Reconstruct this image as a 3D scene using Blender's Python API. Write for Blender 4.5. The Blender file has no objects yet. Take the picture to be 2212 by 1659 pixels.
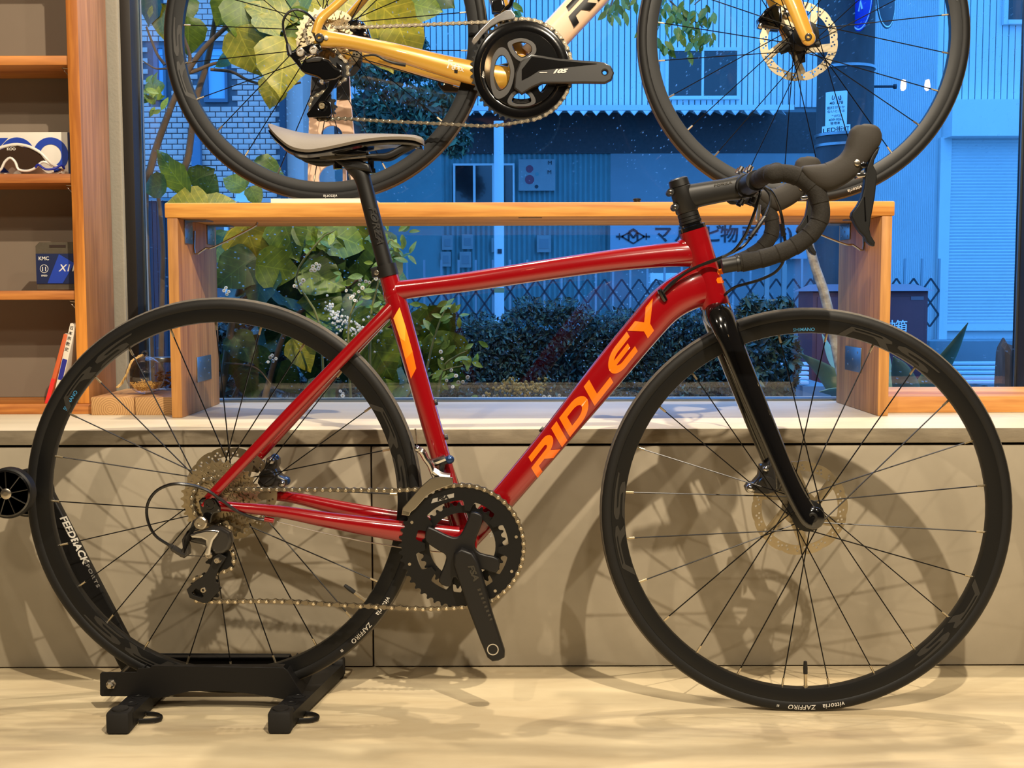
import bpy, bmesh, math, random
from mathutils import Vector, Matrix
from math import sin, cos, pi, radians, sqrt, atan2

random.seed(11)
SC = bpy.context.scene
COL = SC.collection

# ------------------------------------------------------------------ camera
F_PX, CX, CY = 2530.0, 1106.0, 829.5
CAM = Vector((0.0, 0.0, 0.692))
PITCH, ROLL = radians(4.38), 0.0027
_f = Vector((0, cos(PITCH), -sin(PITCH)))
_u0 = Vector((0, sin(PITCH), cos(PITCH)))
_r0 = Vector((1, 0, 0))
C_R = (_r0 * cos(ROLL) - _u0 * sin(ROLL)).normalized()
C_U = (_u0 * cos(ROLL) + _r0 * sin(ROLL)).normalized()
C_F = _f
cd = bpy.data.cameras.new('camera')
cd.sensor_width = 36.0
cd.lens = 36.0 * F_PX / 2212.0
cd.clip_start = 0.05
cam = bpy.data.objects.new('camera', cd)
COL.objects.link(cam)
cam.matrix_world = Matrix((
    (C_R.x, C_U.x, -C_F.x, CAM.x), (C_R.y, C_U.y, -C_F.y, CAM.y),
    (C_R.z, C_U.z, -C_F.z, CAM.z), (0, 0, 0, 1)))
SC.camera = cam

# ------------------------------------------------------------------ world, exposure
SC.view_settings.view_transform = 'Standard'
SC.view_settings.look = 'None'
SC.view_settings.gamma = 1.0
SC.view_settings.use_curve_mapping = False
SC.view_settings.exposure = 0.0
SC.cycles.transparent_max_bounces = 24
SC.cycles.max_bounces = 10
SC.cycles.sample_clamp_indirect = 6.0
wd = bpy.data.worlds.new('dusk_sky')
SC.world = wd
wd.use_nodes = True
bg = wd.node_tree.nodes['Background']
bg.inputs[0].default_value = (0.075, 0.36, 1.0, 1)
bg.inputs[1].default_value = 3.0

# ------------------------------------------------------------------ lamps of the shop (ceiling spots)
WARM = (1.0, 0.86, 0.66)
def spot(name, loc, target, power, radius, cone, blend=0.7, colour=WARM):
    ld = bpy.data.lights.new(name, 'SPOT')
    ld.energy = power
    ld.shadow_soft_size = radius
    ld.color = colour
    ld.spot_size = radians(cone)
    ld.spot_blend = blend
    o = bpy.data.objects.new(name, ld)
    o.location = loc
    o.rotation_euler = (Vector(target) - Vector(loc)).to_track_quat('-Z', 'Y').to_euler()
    COL.objects.link(o)
    return o
spot('ceiling_spot_light', (0.63, 0.12, 2.62), (0.1, 2.2, 0.5), 400, 0.020, 96)
spot('ceiling_spot_light', (-0.25, 2.44, 2.62), (-0.25, 2.2, 0.0), 120, 0.03, 120)
spot('ceiling_spot_light', (0.95, 2.44, 2.62), (0.95, 2.2, 0.0), 120, 0.03, 120)
spot('ceiling_spot_light', (-1.05, -0.5, 2.62), (-0.6, 1.9, 0.4), 140, 0.03, 110)
spot('ceiling_spot_light', (2.0, -0.7, 2.62), (0.6, 1.9, 0.3), 85, 0.05, 110)
spot('ceiling_spot_light', (0.3, -1.9, 2.62), (0.3, 0.5, 0.2), 110, 0.10, 140)

# ------------------------------------------------------------------ pixel / ray helpers
def ray(px, py):
    return C_F + C_R * ((px - CX) / F_PX) - C_U * ((py - CY) / F_PX)
def at(px, py, Y):
    d = ray(px, py)
    return CAM + d * (Y / d.y)
def at_x(px, py, X):
    d = ray(px, py)
    return CAM + d * (X / d.x)
def at_z(px, py, Z):
    d = ray(px, py)
    return CAM + d * ((Z - CAM.z) / d.z)

# ------------------------------------------------------------------ materials
def lin(c):
    return tuple(((v / 255) / 12.92 if v / 255 <= 0.04045 else ((v / 255 + 0.055) / 1.055) ** 2.4) for v in c)
MATS = {}
def mat(name, rgb, rough=0.5, metal=0.0, coat=0.0, var=0.0, vscale=8.0, stretch=(1, 1, 1), bump=0.0, bscale=60.0,
        rgb2=None, spec=0.5, emit=None, trans=0.0, detail=4.0, space='Object', contrast=1.0):
    if name in MATS:
        return MATS[name]
    m = bpy.data.materials.new(name)
    m.use_nodes = True
    nt = m.node_tree
    b = nt.nodes['Principled BSDF']
    c = lin(rgb)
    b.inputs['Base Color'].default_value = (*c, 1)
    b.inputs['Roughness'].default_value = rough
    b.inputs['Metallic'].default_value = metal
    b.inputs['Coat Weight'].default_value = coat
    b.inputs['Coat Roughness'].default_value = 0.04
    b.inputs['Specular IOR Level'].default_value = spec
    if trans:
        b.inputs['Transmission Weight'].default_value = trans
    if emit:
        b.inputs['Emission Color'].default_value = (*lin(emit[0]), 1)
        b.inputs['Emission Strength'].default_value = emit[1]
    if var or rgb2 or bump:
        tc = nt.nodes.new('ShaderNodeTexCoord')
        mp = nt.nodes.new('ShaderNodeMapping')
        mp.inputs['Scale'].default_value = stretch
        nt.links.new(tc.outputs[space], mp.inputs[0])
    if var or rgb2:
        n = nt.nodes.new('ShaderNodeTexNoise')
        n.inputs['Scale'].default_value = vscale
        n.inputs['Detail'].default_value = detail
        n.inputs['Roughness'].default_value = 0.6
        nt.links.new(mp.outputs[0], n.inputs['Vector'])
        r = nt.nodes.new('ShaderNodeValToRGB')
        lo, hi = 0.5 - 0.22 / contrast, 0.5 + 0.22 / contrast
        r.color_ramp.elements[0].position = lo
        r.color_ramp.elements[1].position = hi
        c2 = lin(rgb2) if rgb2 else tuple(v * (1 - var) for v in c)
        r.color_ramp.elements[0].color = (*c2, 1)
        r.color_ramp.elements[1].color = (*c, 1)
        nt.links.new(n.outputs['Fac'], r.inputs[0])
        nt.links.new(r.outputs[0], b.inputs['Base Color'])
    if bump:
        n2 = nt.nodes.new('ShaderNodeTexNoise')
        n2.inputs['Scale'].default_value = bscale
        n2.inputs['Detail'].default_value = 3
        nt.links.new(mp.outputs[0], n2.inputs['Vector'])
        bp_ = nt.nodes.new('ShaderNodeBump')
        bp_.inputs['Strength'].default_value = bump
        bp_.inputs['Distance'].default_value = 0.002
        nt.links.new(n2.outputs['Fac'], bp_.inputs['Height'])
        nt.links.new(bp_.outputs[0], b.inputs['Normal'])
    MATS[name] = m
    return m

def wood(name, rgb, rgb2, axis=0, scale=9.0, rough=0.55, knots=0.5):
    if name in MATS:
        return MATS[name]
    m = mat(name, rgb, rough)
    nt = m.node_tree
    b = nt.nodes['Principled BSDF']
    tc = nt.nodes.new('ShaderNodeTexCoord')
    mp = nt.nodes.new('ShaderNodeMapping')
    s = [scale, scale, scale]
    s[axis] = scale * 0.07
    mp.inputs['Scale'].default_value = s
    nt.links.new(tc.outputs['Object'], mp.inputs[0])
    n = nt.nodes.new('ShaderNodeTexNoise')
    n.inputs['Scale'].default_value = 2.2
    n.inputs['Detail'].default_value = 6
    n.inputs['Distortion'].default_value = 0.6
    nt.links.new(mp.outputs[0], n.inputs['Vector'])
    n2 = nt.nodes.new('ShaderNodeTexNoise')
    n2.inputs['Scale'].default_value = 14
    n2.inputs['Detail'].default_value = 4
    nt.links.new(mp.outputs[0], n2.inputs['Vector'])
    ad = nt.nodes.new('ShaderNodeMath')
    ad.operation = 'MULTIPLY_ADD'
    ad.inputs[1].default_value = 0.45
    nt.links.new(n2.outputs['Fac'], ad.inputs[0])
    nt.links.new(n.outputs['Fac'], ad.inputs[2])
    r = nt.nodes.new('ShaderNodeValToRGB')
    r.color_ramp.elements[0].position = 0.55
    r.color_ramp.elements[1].position = 0.88
    r.color_ramp.elements[0].color = (*lin(rgb), 1)
    r.color_ramp.elements[1].color = (*lin(rgb2), 1)
    nt.links.new(ad.outputs[0], r.inputs[0])
    nt.links.new(r.outputs[0], b.inputs['Base Color'])
    bp_ = nt.nodes.new('ShaderNodeBump')
    bp_.inputs['Strength'].default_value = 0.15
    bp_.inputs['Distance'].default_value = 0.002
    nt.links.new(ad.outputs[0], bp_.inputs['Height'])
    nt.links.new(bp_.outputs[0], b.inputs['Normal'])
    return m

# ------------------------------------------------------------------ objects
def empty(name, loc=(0, 0, 0), parent=None):
    o = bpy.data.objects.new(name, None)
    o.empty_display_size = 0.05
    o.location = loc
    COL.objects.link(o)
    if parent:
        o.parent = parent
    return o
def tag(o, label=None, cat=None, group=None, kind=None):
    if label: o['label'] = label
    if cat: o['category'] = cat
    if group: o['group'] = group
    if kind: o['kind'] = kind
    return o
def obj(name, src, m, parent=None, loc=None, rot=None, smooth=30, recalc=True):
    if isinstance(src, bmesh.types.BMesh):
        if recalc:
            bmesh.ops.recalc_face_normals(src, faces=src.faces)
        me = bpy.data.meshes.new(name)
        src.to_mesh(me)
        src.free()
    else:
        me = src
    if smooth is not None and len(me.polygons):
        me.shade_smooth()
        me.set_sharp_from_angle(angle=radians(smooth))
    for k in (m if isinstance(m, (list, tuple)) else [m]):
        if len(me.materials) == 0 or isinstance(m, (list, tuple)):
            me.materials.append(k)
    o = bpy.data.objects.new(name, me)
    COL.objects.link(o)
    if parent: o.parent = parent
    if loc is not None: o.location = loc
    if rot is not None: o.rotation_euler = rot
    return o
def link_mesh(name, me, parent=None, loc=None, rot=None):
    o = bpy.data.objects.new(name, me)
    COL.objects.link(o)
    if parent: o.parent = parent
    if loc is not None: o.location = loc
    if rot is not None: o.rotation_euler = rot
    return o
def structure(name, src, m, parent=None, **k):
    o = obj(name, src, m, parent, **k)
    o['kind'] = 'structure'
    return o
BM = bmesh.new

# ------------------------------------------------------------------ mesh builders
def box(bm, x0, x1, y0, y1, z0, z1, bev=0.0, mi=0):
    r = bmesh.ops.create_cube(bm, size=1.0)
    vs = r['verts']
    for v in vs:
        v.co = Vector((x0 + (v.co.x + .5) * (x1 - x0), y0 + (v.co.y + .5) * (y1 - y0), z0 + (v.co.z + .5) * (z1 - z0)))
    fs = list({f for v in vs for f in v.link_faces})
    for f in fs: f.material_index = mi
    if bev:
        es = list({e for v in vs for e in v.link_edges})
        bmesh.ops.bevel(bm, geom=es, offset=bev, segments=2, affect='EDGES', profile=0.5)
    return bm
def boxbm(*a, **k):
    return box(BM(), *a, **k)
def lathe(bm, prof, seg=24, closed=False, org=(0, 0, 0), axis='Y', mi=0):
    """revolve (radius, height) about an axis"""
    rings = []
    for (r, h) in prof:
        ring = []
        for i in range(seg):
            a = 2 * pi * i / seg
            if axis == 'Y': p = (r * cos(a), h, r * sin(a))
            elif axis == 'Z': p = (r * cos(a), r * sin(a), h)
            else: p = (h, r * cos(a), r * sin(a))
            ring.append(bm.verts.new(Vector(p) + Vector(org)))
        rings.append(ring)
    n = len(rings)
    for k in range(n if closed else n - 1):
        A, B = rings[k], rings[(k + 1) % n]
        for i in range(seg):
            f = bm.faces.new((A[i], A[(i + 1) % seg], B[(i + 1) % seg], B[i]))
            f.material_index = mi
    if not closed:
        for ring in (rings[0], rings[-1]):
            f = bm.faces.new(ring)
            f.material_index = mi
    return bm
def catmull(pts, n=6):
    P = [Vector(p) for p in pts]
    out = []
    for i in range(len(P) - 1):
        p0 = P[i - 1] if i else P[0] * 2 - P[1]
        p1, p2 = P[i], P[i + 1]
        p3 = P[i + 2] if i + 2 < len(P) else P[-1] * 2 - P[-2]
        for k in range(n):
            t = k / n
            out.append(0.5 * ((2 * p1) + (p2 - p0) * t + (2 * p0 - 5 * p1 + 4 * p2 - p3) * t * t + (3 * p1 - p0 - 3 * p2 + p3) * t ** 3))
    out.append(P[-1].copy())
    return out
def sweep(bm, pts, rad, seg=12, ref=(0, 1, 0), exp=2.0, n=1, caps=True, mi=0):
    """tube along pts; rad: number or list of numbers / (side, other) pairs; ref gives the 'side' axis"""
    m = len(pts)
    if not isinstance(rad, (list, tuple)):
        rad = [rad] * m
    R = [Vector((r, r, 0)) if not isinstance(r, (list, tuple)) else Vector((r[0], r[1], 0)) for r in rad]
    P = [Vector(p) for p in pts]
    if n > 1:
        P, R = catmull(P, n), catmull(R, n)
    side = Vector(ref)
    rings = []
    for i in range(len(P)):
        t = (P[min(i + 1, len(P) - 1)] - P[max(i - 1, 0)])
        t = t.normalized() if t.length > 1e-9 else Vector((1, 0, 0))
        s = side - t * side.dot(t)
        if s.length < 1e-4:
            s = t.orthogonal()
        s.normalize()
        side = s
        o = t.cross(s)
        ring = []
        for k in range(seg):
            a = 2 * pi * k / seg
            c, q = cos(a), sin(a)
            if exp != 2.0:
                c = math.copysign(abs(c) ** (2 / exp), c)
                q = math.copysign(abs(q) ** (2 / exp), q)
            ring.append(bm.verts.new(P[i] + s * (c * R[i].x) + o * (q * R[i].y)))
        rings.append(ring)
    for A, B in zip(rings, rings[1:]):
        for k in range(seg):
            f = bm.faces.new((A[k], A[(k + 1) % seg], B[(k + 1) % seg], B[k]))
            f.material_index = mi
    if caps:
        for r in (rings[0], rings[-1]):
            f = bm.faces.new(r)
            f.material_index = mi
    return bm
def slab(bm, out, y0, y1, r=0.0, steps=3, mi=0):
    """solid with outline out (list of (x, z)) between y0 and y1, edges rounded by r"""
    pts = [Vector((p[0], p[1])) for p in out]
    area = sum(pts[i].x * pts[(i + 1) % len(pts)].y - pts[(i + 1) % len(pts)].x * pts[i].y for i in range(len(pts)))
    if area < 0: pts.reverse()
    N = len(pts)
    nor = []
    for i in range(N):
        e1 = (pts[i] - pts[i - 1]); e2 = (pts[(i + 1) % N] - pts[i])
        n1 = Vector((e1.y, -e1.x)).normalized() if e1.length > 1e-9 else Vector((0, 0))
        n2 = Vector((e2.y, -e2.x)).normalized() if e2.length > 1e-9 else Vector((0, 0))
        v = n1 + n2
        v = v.normalized() if v.length > 1e-6 else n1
        k = max(0.5, v.dot(n1))
        nor.append(v / k)
    layers = []
    if r > 0:
        for s in range(steps + 1):
            a = (pi / 2) * s / steps
            layers.append((y0 + r * (1 - sin(a)), r * (1 - cos(a))))
        L0 = [(y0 + r * (1 - sin(pi / 2 * s / steps)), r * (1 - cos(pi / 2 * s / steps))) for s in range(steps, -1, -1)]
        L1 = [(y1 - r * (1 - sin(pi / 2 * s / steps)), r * (1 - cos(pi / 2 * s / steps))) for s in range(0, steps + 1)]
        layers = L0 + L1
        layers = [(y0, r + .0007)] + layers + [(y1, r + .0007)]
    else:
        layers = [(y0, 0), (y1, 0)]
    rings = []
    for (y, ins) in layers:
        rings.append([bm.verts.new((pts[i].x - nor[i].x * ins, y, pts[i].y - nor[i].y * ins)) for i in range(N)])
    for A, B in zip(rings, rings[1:]):
        for i in range(N):
            f = bm.faces.new((A[i], A[(i + 1) % N], B[(i + 1) % N], B[i])); f.material_index = mi
    f = bm.faces.new(rings[0]); f.material_index = mi
    f = bm.faces.new(rings[-1]); f.material_index = mi
    return bm
def smooth_loop(pts, n=4):
    """closed outline rounded by a spline through its points"""
    P = [Vector((p[0], p[1], 0)) for p in pts]; N = len(P); out = []
    for i in range(N):
        p0, p1, p2, p3 = P[i - 1], P[i], P[(i + 1) % N], P[(i + 2) % N]
        for k in range(n):
            t = k / n
            v = 0.5 * ((2 * p1) + (p2 - p0) * t + (2 * p0 - 5 * p1 + 4 * p2 - p3) * t * t + (3 * p1 - p0 - 3 * p2 + p3) * t ** 3)
            out.append((v.x, v.y))
    return out
def circle(cx, cz, r, n=24, a0=0.0):
    return [(cx + r * cos(a0 + 2 * pi * i / n), cz + r * sin(a0 + 2 * pi * i / n)) for i in range(n)]
def _curve_to_mesh(cu):
    o = bpy.data.objects.new('tmp', cu)
    COL.objects.link(o)
    dg = bpy.context.evaluated_depsgraph_get()
    dg.update()
    me = bpy.data.meshes.new_from_object(o.evaluated_get(dg))
    bpy.data.objects.remove(o)
    bpy.data.curves.remove(cu)
    return me
def flat(loops, y, t, bevel=0.0):
    """plate with holes: loops of (x, z), lies in the xz plane at y, thickness t -> Mesh"""
    cu = bpy.data.curves.new('plate', 'CURVE')
    cu.dimensions = '2D'
    cu.fill_mode = 'BOTH'
    cu.extrude = t / 2
    cu.bevel_depth = bevel
    cu.bevel_resolution = 1
    for lp in loops:
        sp = cu.splines.new('POLY')
        sp.points.add(len(lp) - 1)
        for p, q in zip(sp.points, lp):
            p.co = (q[0], q[1], 0, 1)
        sp.use_cyclic_u = True
    me = _curve_to_mesh(cu)
    for v in me.vertices:
        v.co = Vector((v.co.x, y - v.co.z, v.co.y))
    return me
def text_mesh(s, size, shear=0.0, bold=0.0, thick=0.0003, align='CENTER', sx=1.0, spacing=1.0):
    cu = bpy.data.curves.new('txt', 'FONT')
    cu.body = s
    cu.size = size
    cu.shear = shear
    cu.offset = bold
    cu.extrude = thick / 2
    cu.align_x = align
    cu.align_y = 'CENTER'
    cu.space_character = spacing
    cu.resolution_u = 3
    me = _curve_to_mesh(cu)
    for v in me.vertices:
        v.co = Vector((v.co.x * sx, -v.co.z, v.co.y))
    return me
def remap(me, fn):
    for v in me.vertices:
        v.co = fn(v.co)
    me.update()
    return me
def rot2(me, ang, loc):
    """turn a mesh in the xz plane by ang and move it to loc"""
    c, s = cos(ang), sin(ang)
    L = Vector(loc)
    return remap(me, lambda p: Vector((p.x * c - p.z * s, p.y, p.x * s + p.z * c)) + L)
def front_only(me):
    """keep the faces turned to -y: a printed film, not a solid"""
    bm = BM(); bm.from_mesh(me); bm.normal_update()
    bmesh.ops.delete(bm, geom=[f for f in bm.faces if f.normal.y > -.5], context='FACES')
    bm.to_mesh(me); bm.free()
    return me
def cut(me, axis, vals):
    bm = BM(); bm.from_mesh(me)
    n = Vector((0, 0, 0)); n[axis] = 1
    for v in vals:
        bmesh.ops.bisect_plane(bm, geom=bm.verts[:] + bm.edges[:] + bm.faces[:], plane_co=n * v, plane_no=n)
    bm.to_mesh(me); bm.free()
    return me
def ball(bm, c, r, sub=2, squash=(1, 1, 1), mi=0):
    q = bmesh.ops.create_icosphere(bm, subdivisions=sub, radius=1.0)
    for v in q['verts']:
        v.co = Vector(c) + Vector((v.co.x * r * squash[0], v.co.y * r * squash[1], v.co.z * r * squash[2]))
    for f in {f for v in q['verts'] for f in v.link_faces}: f.material_index = mi
    return bm
# ================================================================== THE ROOM
Z_CT = 0.446           # counter top
Y_CF = 2.132           # counter / panel front
Y_WALL, Y_GL = 2.63, 2.70
XL, XR, YB, ZC = -2.3, 3.0, -3.0, 2.7
X_W0 = at(260, 240, 2.63).x     # window opening
X_W1 = at(2204, 350, 2.70).x + 0.06

m_floor = mat('floor_mortar', (202, 188, 156), 0.45, rgb2=(172, 154, 122), vscale=2.6, stretch=(1.0, 3.0, 1), bump=0.12, bscale=40, detail=7)
def _floor_detail(m):
    nt = m.node_tree
    b = nt.nodes['Principled BSDF']
    prev = b.inputs['Base Color'].links[0].from_socket
    tc = nt.nodes.new('ShaderNodeTexCoord')
    mp = nt.nodes.new('ShaderNodeMapping'); mp.inputs['Scale'].default_value = (0.8, 5.5, 1)
    mp.inputs['Rotation'].default_value = (0, 0, 0.03)
    nt.links.new(tc.outputs['Object'], mp.inputs[0])
    n = nt.nodes.new('ShaderNodeTexNoise'); n.inputs['Scale'].default_value = 1.7; n.inputs['Detail'].default_value = 8; n.inputs['Distortion'].default_value = 1.6
    nt.links.new(mp.outputs[0], n.inputs['Vector'])
    r = nt.nodes.new('ShaderNodeValToRGB')
    r.color_ramp.elements[0].position = 0.52; r.color_ramp.elements[1].position = 0.74
    r.color_ramp.elements[0].color = (0, 0, 0, 1); r.color_ramp.elements[1].color = (0.55, 0.55, 0.55, 1)
    nt.links.new(n.outputs['Fac'], r.inputs[0])
    mx = nt.nodes.new('ShaderNodeMixRGB'); mx.inputs[2].default_value = (*lin((128, 112, 94)), 1)
    nt.links.new(r.outputs[0], mx.inputs[0]); nt.links.new(prev, mx.inputs[1])
    n2 = nt.nodes.new('ShaderNodeTexNoise'); n2.inputs['Scale'].default_value = 55; n2.inputs['Detail'].default_value = 3
    nt.links.new(tc.outputs['Object'], n2.inputs['Vector'])
    r2 = nt.nodes.new('ShaderNodeValToRGB')
    r2.color_ramp.elements[0].position = 0.205; r2.color_ramp.elements[1].position = 0.235
    r2.color_ramp.elements[0].color = (0.35, 0.3, 0.25, 1); r2.color_ramp.elements[1].color = (1, 1, 1, 1)
    nt.links.new(n2.outputs['Fac'], r2.inputs[0])
    m2 = nt.nodes.new('ShaderNodeMixRGB'); m2.blend_type = 'MULTIPLY'; m2.inputs[0].default_value = 1
    nt.links.new(mx.outputs[0], m2.inputs[1]); nt.links.new(r2.outputs[0], m2.inputs[2])
    nt.links.new(m2.outputs[0], b.inputs['Base Color'])
_floor_detail(m_floor)
m_mortar = mat('grey_mortar', (160, 149, 129), 0.7, rgb2=(143, 133, 114), vscale=5, bump=0.12, bscale=26, detail=8)
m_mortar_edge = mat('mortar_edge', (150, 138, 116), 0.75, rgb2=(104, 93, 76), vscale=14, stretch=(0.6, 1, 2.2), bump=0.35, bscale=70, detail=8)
m_ctop = mat('counter_skim', (212, 200, 176), 0.5, rgb2=(192, 180, 156), vscale=3.5, stretch=(0.4, 3, 1), bump=0.05, bscale=40, detail=7)
m_wallgrey = mat('wall_grey', (158, 152, 138), 0.85, var=0.06, vscale=30, bump=0.2, bscale=180)
m_ceil = mat('ceiling_paint', (120, 114, 106), 0.9, var=0.05)
m_roomwall = mat('room_paint', (96, 88, 80), 0.9, var=0.08)
m_gap = mat('shadow_gap', (46, 30, 24), 0.9)
m_frame = mat('dark_bronze_frame', (34, 30, 27), 0.5, spec=.3, var=0.05)
m_alu = mat('window_bead', (120, 128, 135), 0.3, metal=0.9)

structure('floor', boxbm(XL, XR, YB, Y_CF + 0.02, -0.06, 0.0), m_floor)
structure('ceiling', boxbm(XL, XR, YB, 2.80, ZC, ZC + 0.06), m_ceil)
structure('wall_left', boxbm(XL - 0.06, XL, YB, 2.80, -0.06, ZC), m_roomwall)
structure('wall_right', boxbm(XR, XR + 0.06, YB, 2.80, -0.06, ZC), m_roomwall)
structure('wall_back', boxbm(XL, XR, YB - 0.06, YB, -0.06, ZC), m_roomwall)
# window wall: solid left of the window, right of it, above it
structure('wall_front', boxbm(XL, X_W0, Y_WALL, 2.80, Z_CT - 0.02, ZC), m_wallgrey)
structure('wall_front', boxbm(X_W1, XR, Y_WALL, 2.80, Z_CT - 0.02, ZC), m_wallgrey)
structure('wall_front', boxbm(X_W0, X_W1, Y_WALL, 2.80, 2.40, ZC), m_wallgrey)
# low wall under the counter: two big mortar panels with an open joint
low = structure('wall_front', boxbm(XL, XR, Y_CF + 0.012, 2.80, -0.06, Z_CT - 0.032), m_gap)
xj = at(804, 1200, Y_CF).x
obj('panel', boxbm(XL, xj - 0.0015, Y_CF, Y_CF + 0.0115, 0.003, Z_CT - 0.0325, bev=0.0012), m_mortar, low)
obj('panel', boxbm(xj + 0.0015, XR, Y_CF, Y_CF + 0.0115, 0.003, Z_CT - 0.0325, bev=0.0012), m_mortar, low)
ct = structure('trim_1', boxbm(XL, XR, Y_CF - 0.001, 2.80, Z_CT - 0.027, Z_CT, bev=0.0015), m_ctop)
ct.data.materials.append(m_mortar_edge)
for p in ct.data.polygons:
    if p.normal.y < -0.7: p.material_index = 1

# window_1: dark metal frame round one fixed pane
def glass_mat():
    m = bpy.data.materials.new('window_glass')
    m.use_nodes = True
    nt = m.node_tree
    nt.nodes.clear()
    out = nt.nodes.new('ShaderNodeOutputMaterial')
    tr = nt.nodes.new('ShaderNodeBsdfTransparent'); tr.inputs[0].default_value = (0.985, 0.99, 0.99, 1)
    gl = nt.nodes.new('ShaderNodeBsdfGlossy'); gl.inputs['Roughness'].default_value = 0.0
    lw = nt.nodes.new('ShaderNodeLayerWeight'); lw.inputs[0].default_value = 0.5
    pw = nt.nodes.new('ShaderNodeMath'); pw.operation = 'POWER'; pw.inputs[1].default_value = 5
    nt.links.new(lw.outputs['Facing'], pw.inputs[0])
    ma = nt.nodes.new('ShaderNodeMath'); ma.operation = 'MULTIPLY_ADD'; ma.inputs[1].default_value = 0.95; ma.inputs[2].default_value = 0.042
    nt.links.new(pw.outputs[0], ma.inputs[0])
    mx = nt.nodes.new('ShaderNodeMixShader')
    nt.links.new(ma.outputs[0], mx.inputs[0]); nt.links.new(tr.outputs[0], mx.inputs[1]); nt.links.new(gl.outputs[0], mx.inputs[2])
    # dried rain specks
    tc = nt.nodes.new('ShaderNodeTexCoord')
    vo = nt.nodes.new('ShaderNodeTexVoronoi'); vo.inputs['Scale'].default_value = 120
    mp = nt.nodes.new('ShaderNodeMapping'); mp.inputs['Scale'].default_value = (1, 0, 1)
    nt.links.new(tc.outputs['Object'], mp.inputs[0]); nt.links.new(mp.outputs[0], vo.inputs['Vector'])
    sp = nt.nodes.new('ShaderNodeSeparateColor'); nt.links.new(vo.outputs['Color'], sp.inputs[0])
    th = nt.nodes.new('ShaderNodeMath'); th.operation = 'MULTIPLY_ADD'; th.inputs[1].default_value = 0.26; th.inputs[2].default_value = -0.05
    nt.links.new(sp.outputs[0], th.inputs[0])
    lt = nt.nodes.new('ShaderNodeMath'); lt.operation = 'LESS_THAN'
    nt.links.new(vo.outputs['Distance'], lt.inputs[0]); nt.links.new(th.outputs[0], lt.inputs[1])
    nz = nt.nodes.new('ShaderNodeTexNoise'); nz.inputs['Scale'].default_value = 1.8; nz.inputs['Detail'].default_value = 2
    nt.links.new(mp.outputs[0], nz.inputs['Vector'])
    rr = nt.nodes.new('ShaderNodeValToRGB'); rr.color_ramp.elements[0].position = 0.42; rr.color_ramp.elements[1].position = 0.62
    nt.links.new(nz.outputs['Fac'], rr.inputs[0])
    mu = nt.nodes.new('ShaderNodeMath'); mu.operation = 'MULTIPLY'
    nt.links.new(lt.outputs[0], mu.inputs[0]); nt.links.new(rr.outputs[0], mu.inputs[1])
    m3 = nt.nodes.new('ShaderNodeMath'); m3.operation = 'MULTIPLY'; m3.inputs[1].default_value = 0.5
    nt.links.new(mu.outputs[0], m3.inputs[0])
    tl = nt.nodes.new('ShaderNodeBsdfTranslucent'); tl.inputs[0].default_value = (0.85, 0.87, 0.9, 1)
    m2 = nt.nodes.new('ShaderNodeMixShader')
    nt.links.new(m3.outputs[0], m2.inputs[0]); nt.links.new(mx.outputs[0], m2.inputs[1]); nt.links.new(tl.outputs[0], m2.inputs[2])
    nt.links.new(m2.outputs[0], out.inputs[0])
    return m
m_glass = glass_mat()
g0, g1 = at(286, 240, 2.64).x, X_W1 - 0.06
fb = BM()
box(fb, X_W0 + 0.0005, g0, 2.642, 2.715, Z_CT, 2.40, bev=0.002)
box(fb, g1, X_W1 - .0005, 2.642, 2.715, Z_CT, 2.40, bev=0.002)
box(fb, g0, g1, Y_GL - 0.015, 2.715, 2.34, 2.40, bev=0.002)
win = structure('window_1', fb, m_frame)
bb = BM()
box(bb, g0, g0 + 0.004, Y_GL - 0.012, Y_GL - 0.006, Z_CT + 0.004, 2.34)
box(bb, g1 - 0.004, g1, Y_GL - 0.012, Y_GL - 0.006, Z_CT + 0.004, 2.34)
box(bb, g0, g1, Y_GL - 0.02, Y_GL + 0.03, Z_CT, Z_CT + 0.005)
obj('glazing_bead', bb, m_alu, win)
obj('pane', boxbm(g0, g1, Y_GL - 0.004, Y_GL + 0.004, Z_CT + 0.003, 2.345), m_glass, win, smooth=None)

# ================================================================== WOODEN BENCH ON THE COUNTER
m_bw_front = wood('bench_pine', (236, 172, 84), (182, 114, 44), axis=0, scale=9)
m_bw_leg = wood('bench_pine_leg', (206, 148, 80), (150, 98, 46), axis=2, scale=8)
m_zinc = mat('zinc_plate', (150, 158, 165), 0.35, metal=0.95, var=0.15, vscale=60)
m_wire = mat('bright_wire', (170, 165, 158), 0.25, metal=1.0)
BY0, BY1, BZ = 2.342, 2.645, 0.874
BXL, BXR = -0.684, 0.756
bench = tag(empty('wooden_bench', (0, BY0, Z_CT)), 'low orange pine bench on the counter carrying the gold bicycle', 'bench')
def bpart(name, bm, m, p=None):
    o = obj(name, bm, m, p or bench)
    if not p: o.location = -Vector((0, BY0, Z_CT))
    return o
top_ = bpart('bench_top', boxbm(BXL - 0.004, BXR + 0.004, BY0 - 0.002, BY1, BZ - 0.029, BZ, bev=0.003), m_bw_front)
bpart('leg', boxbm(BXL, BXL + 0.0215, BY0, BY1, Z_CT, BZ - 0.0292, bev=0.002), m_bw_leg)
bpart('leg', boxbm(BXR - 0.0215, BXR, BY0, BY1, Z_CT, BZ - 0.0292, bev=0.002), m_bw_leg)
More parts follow.
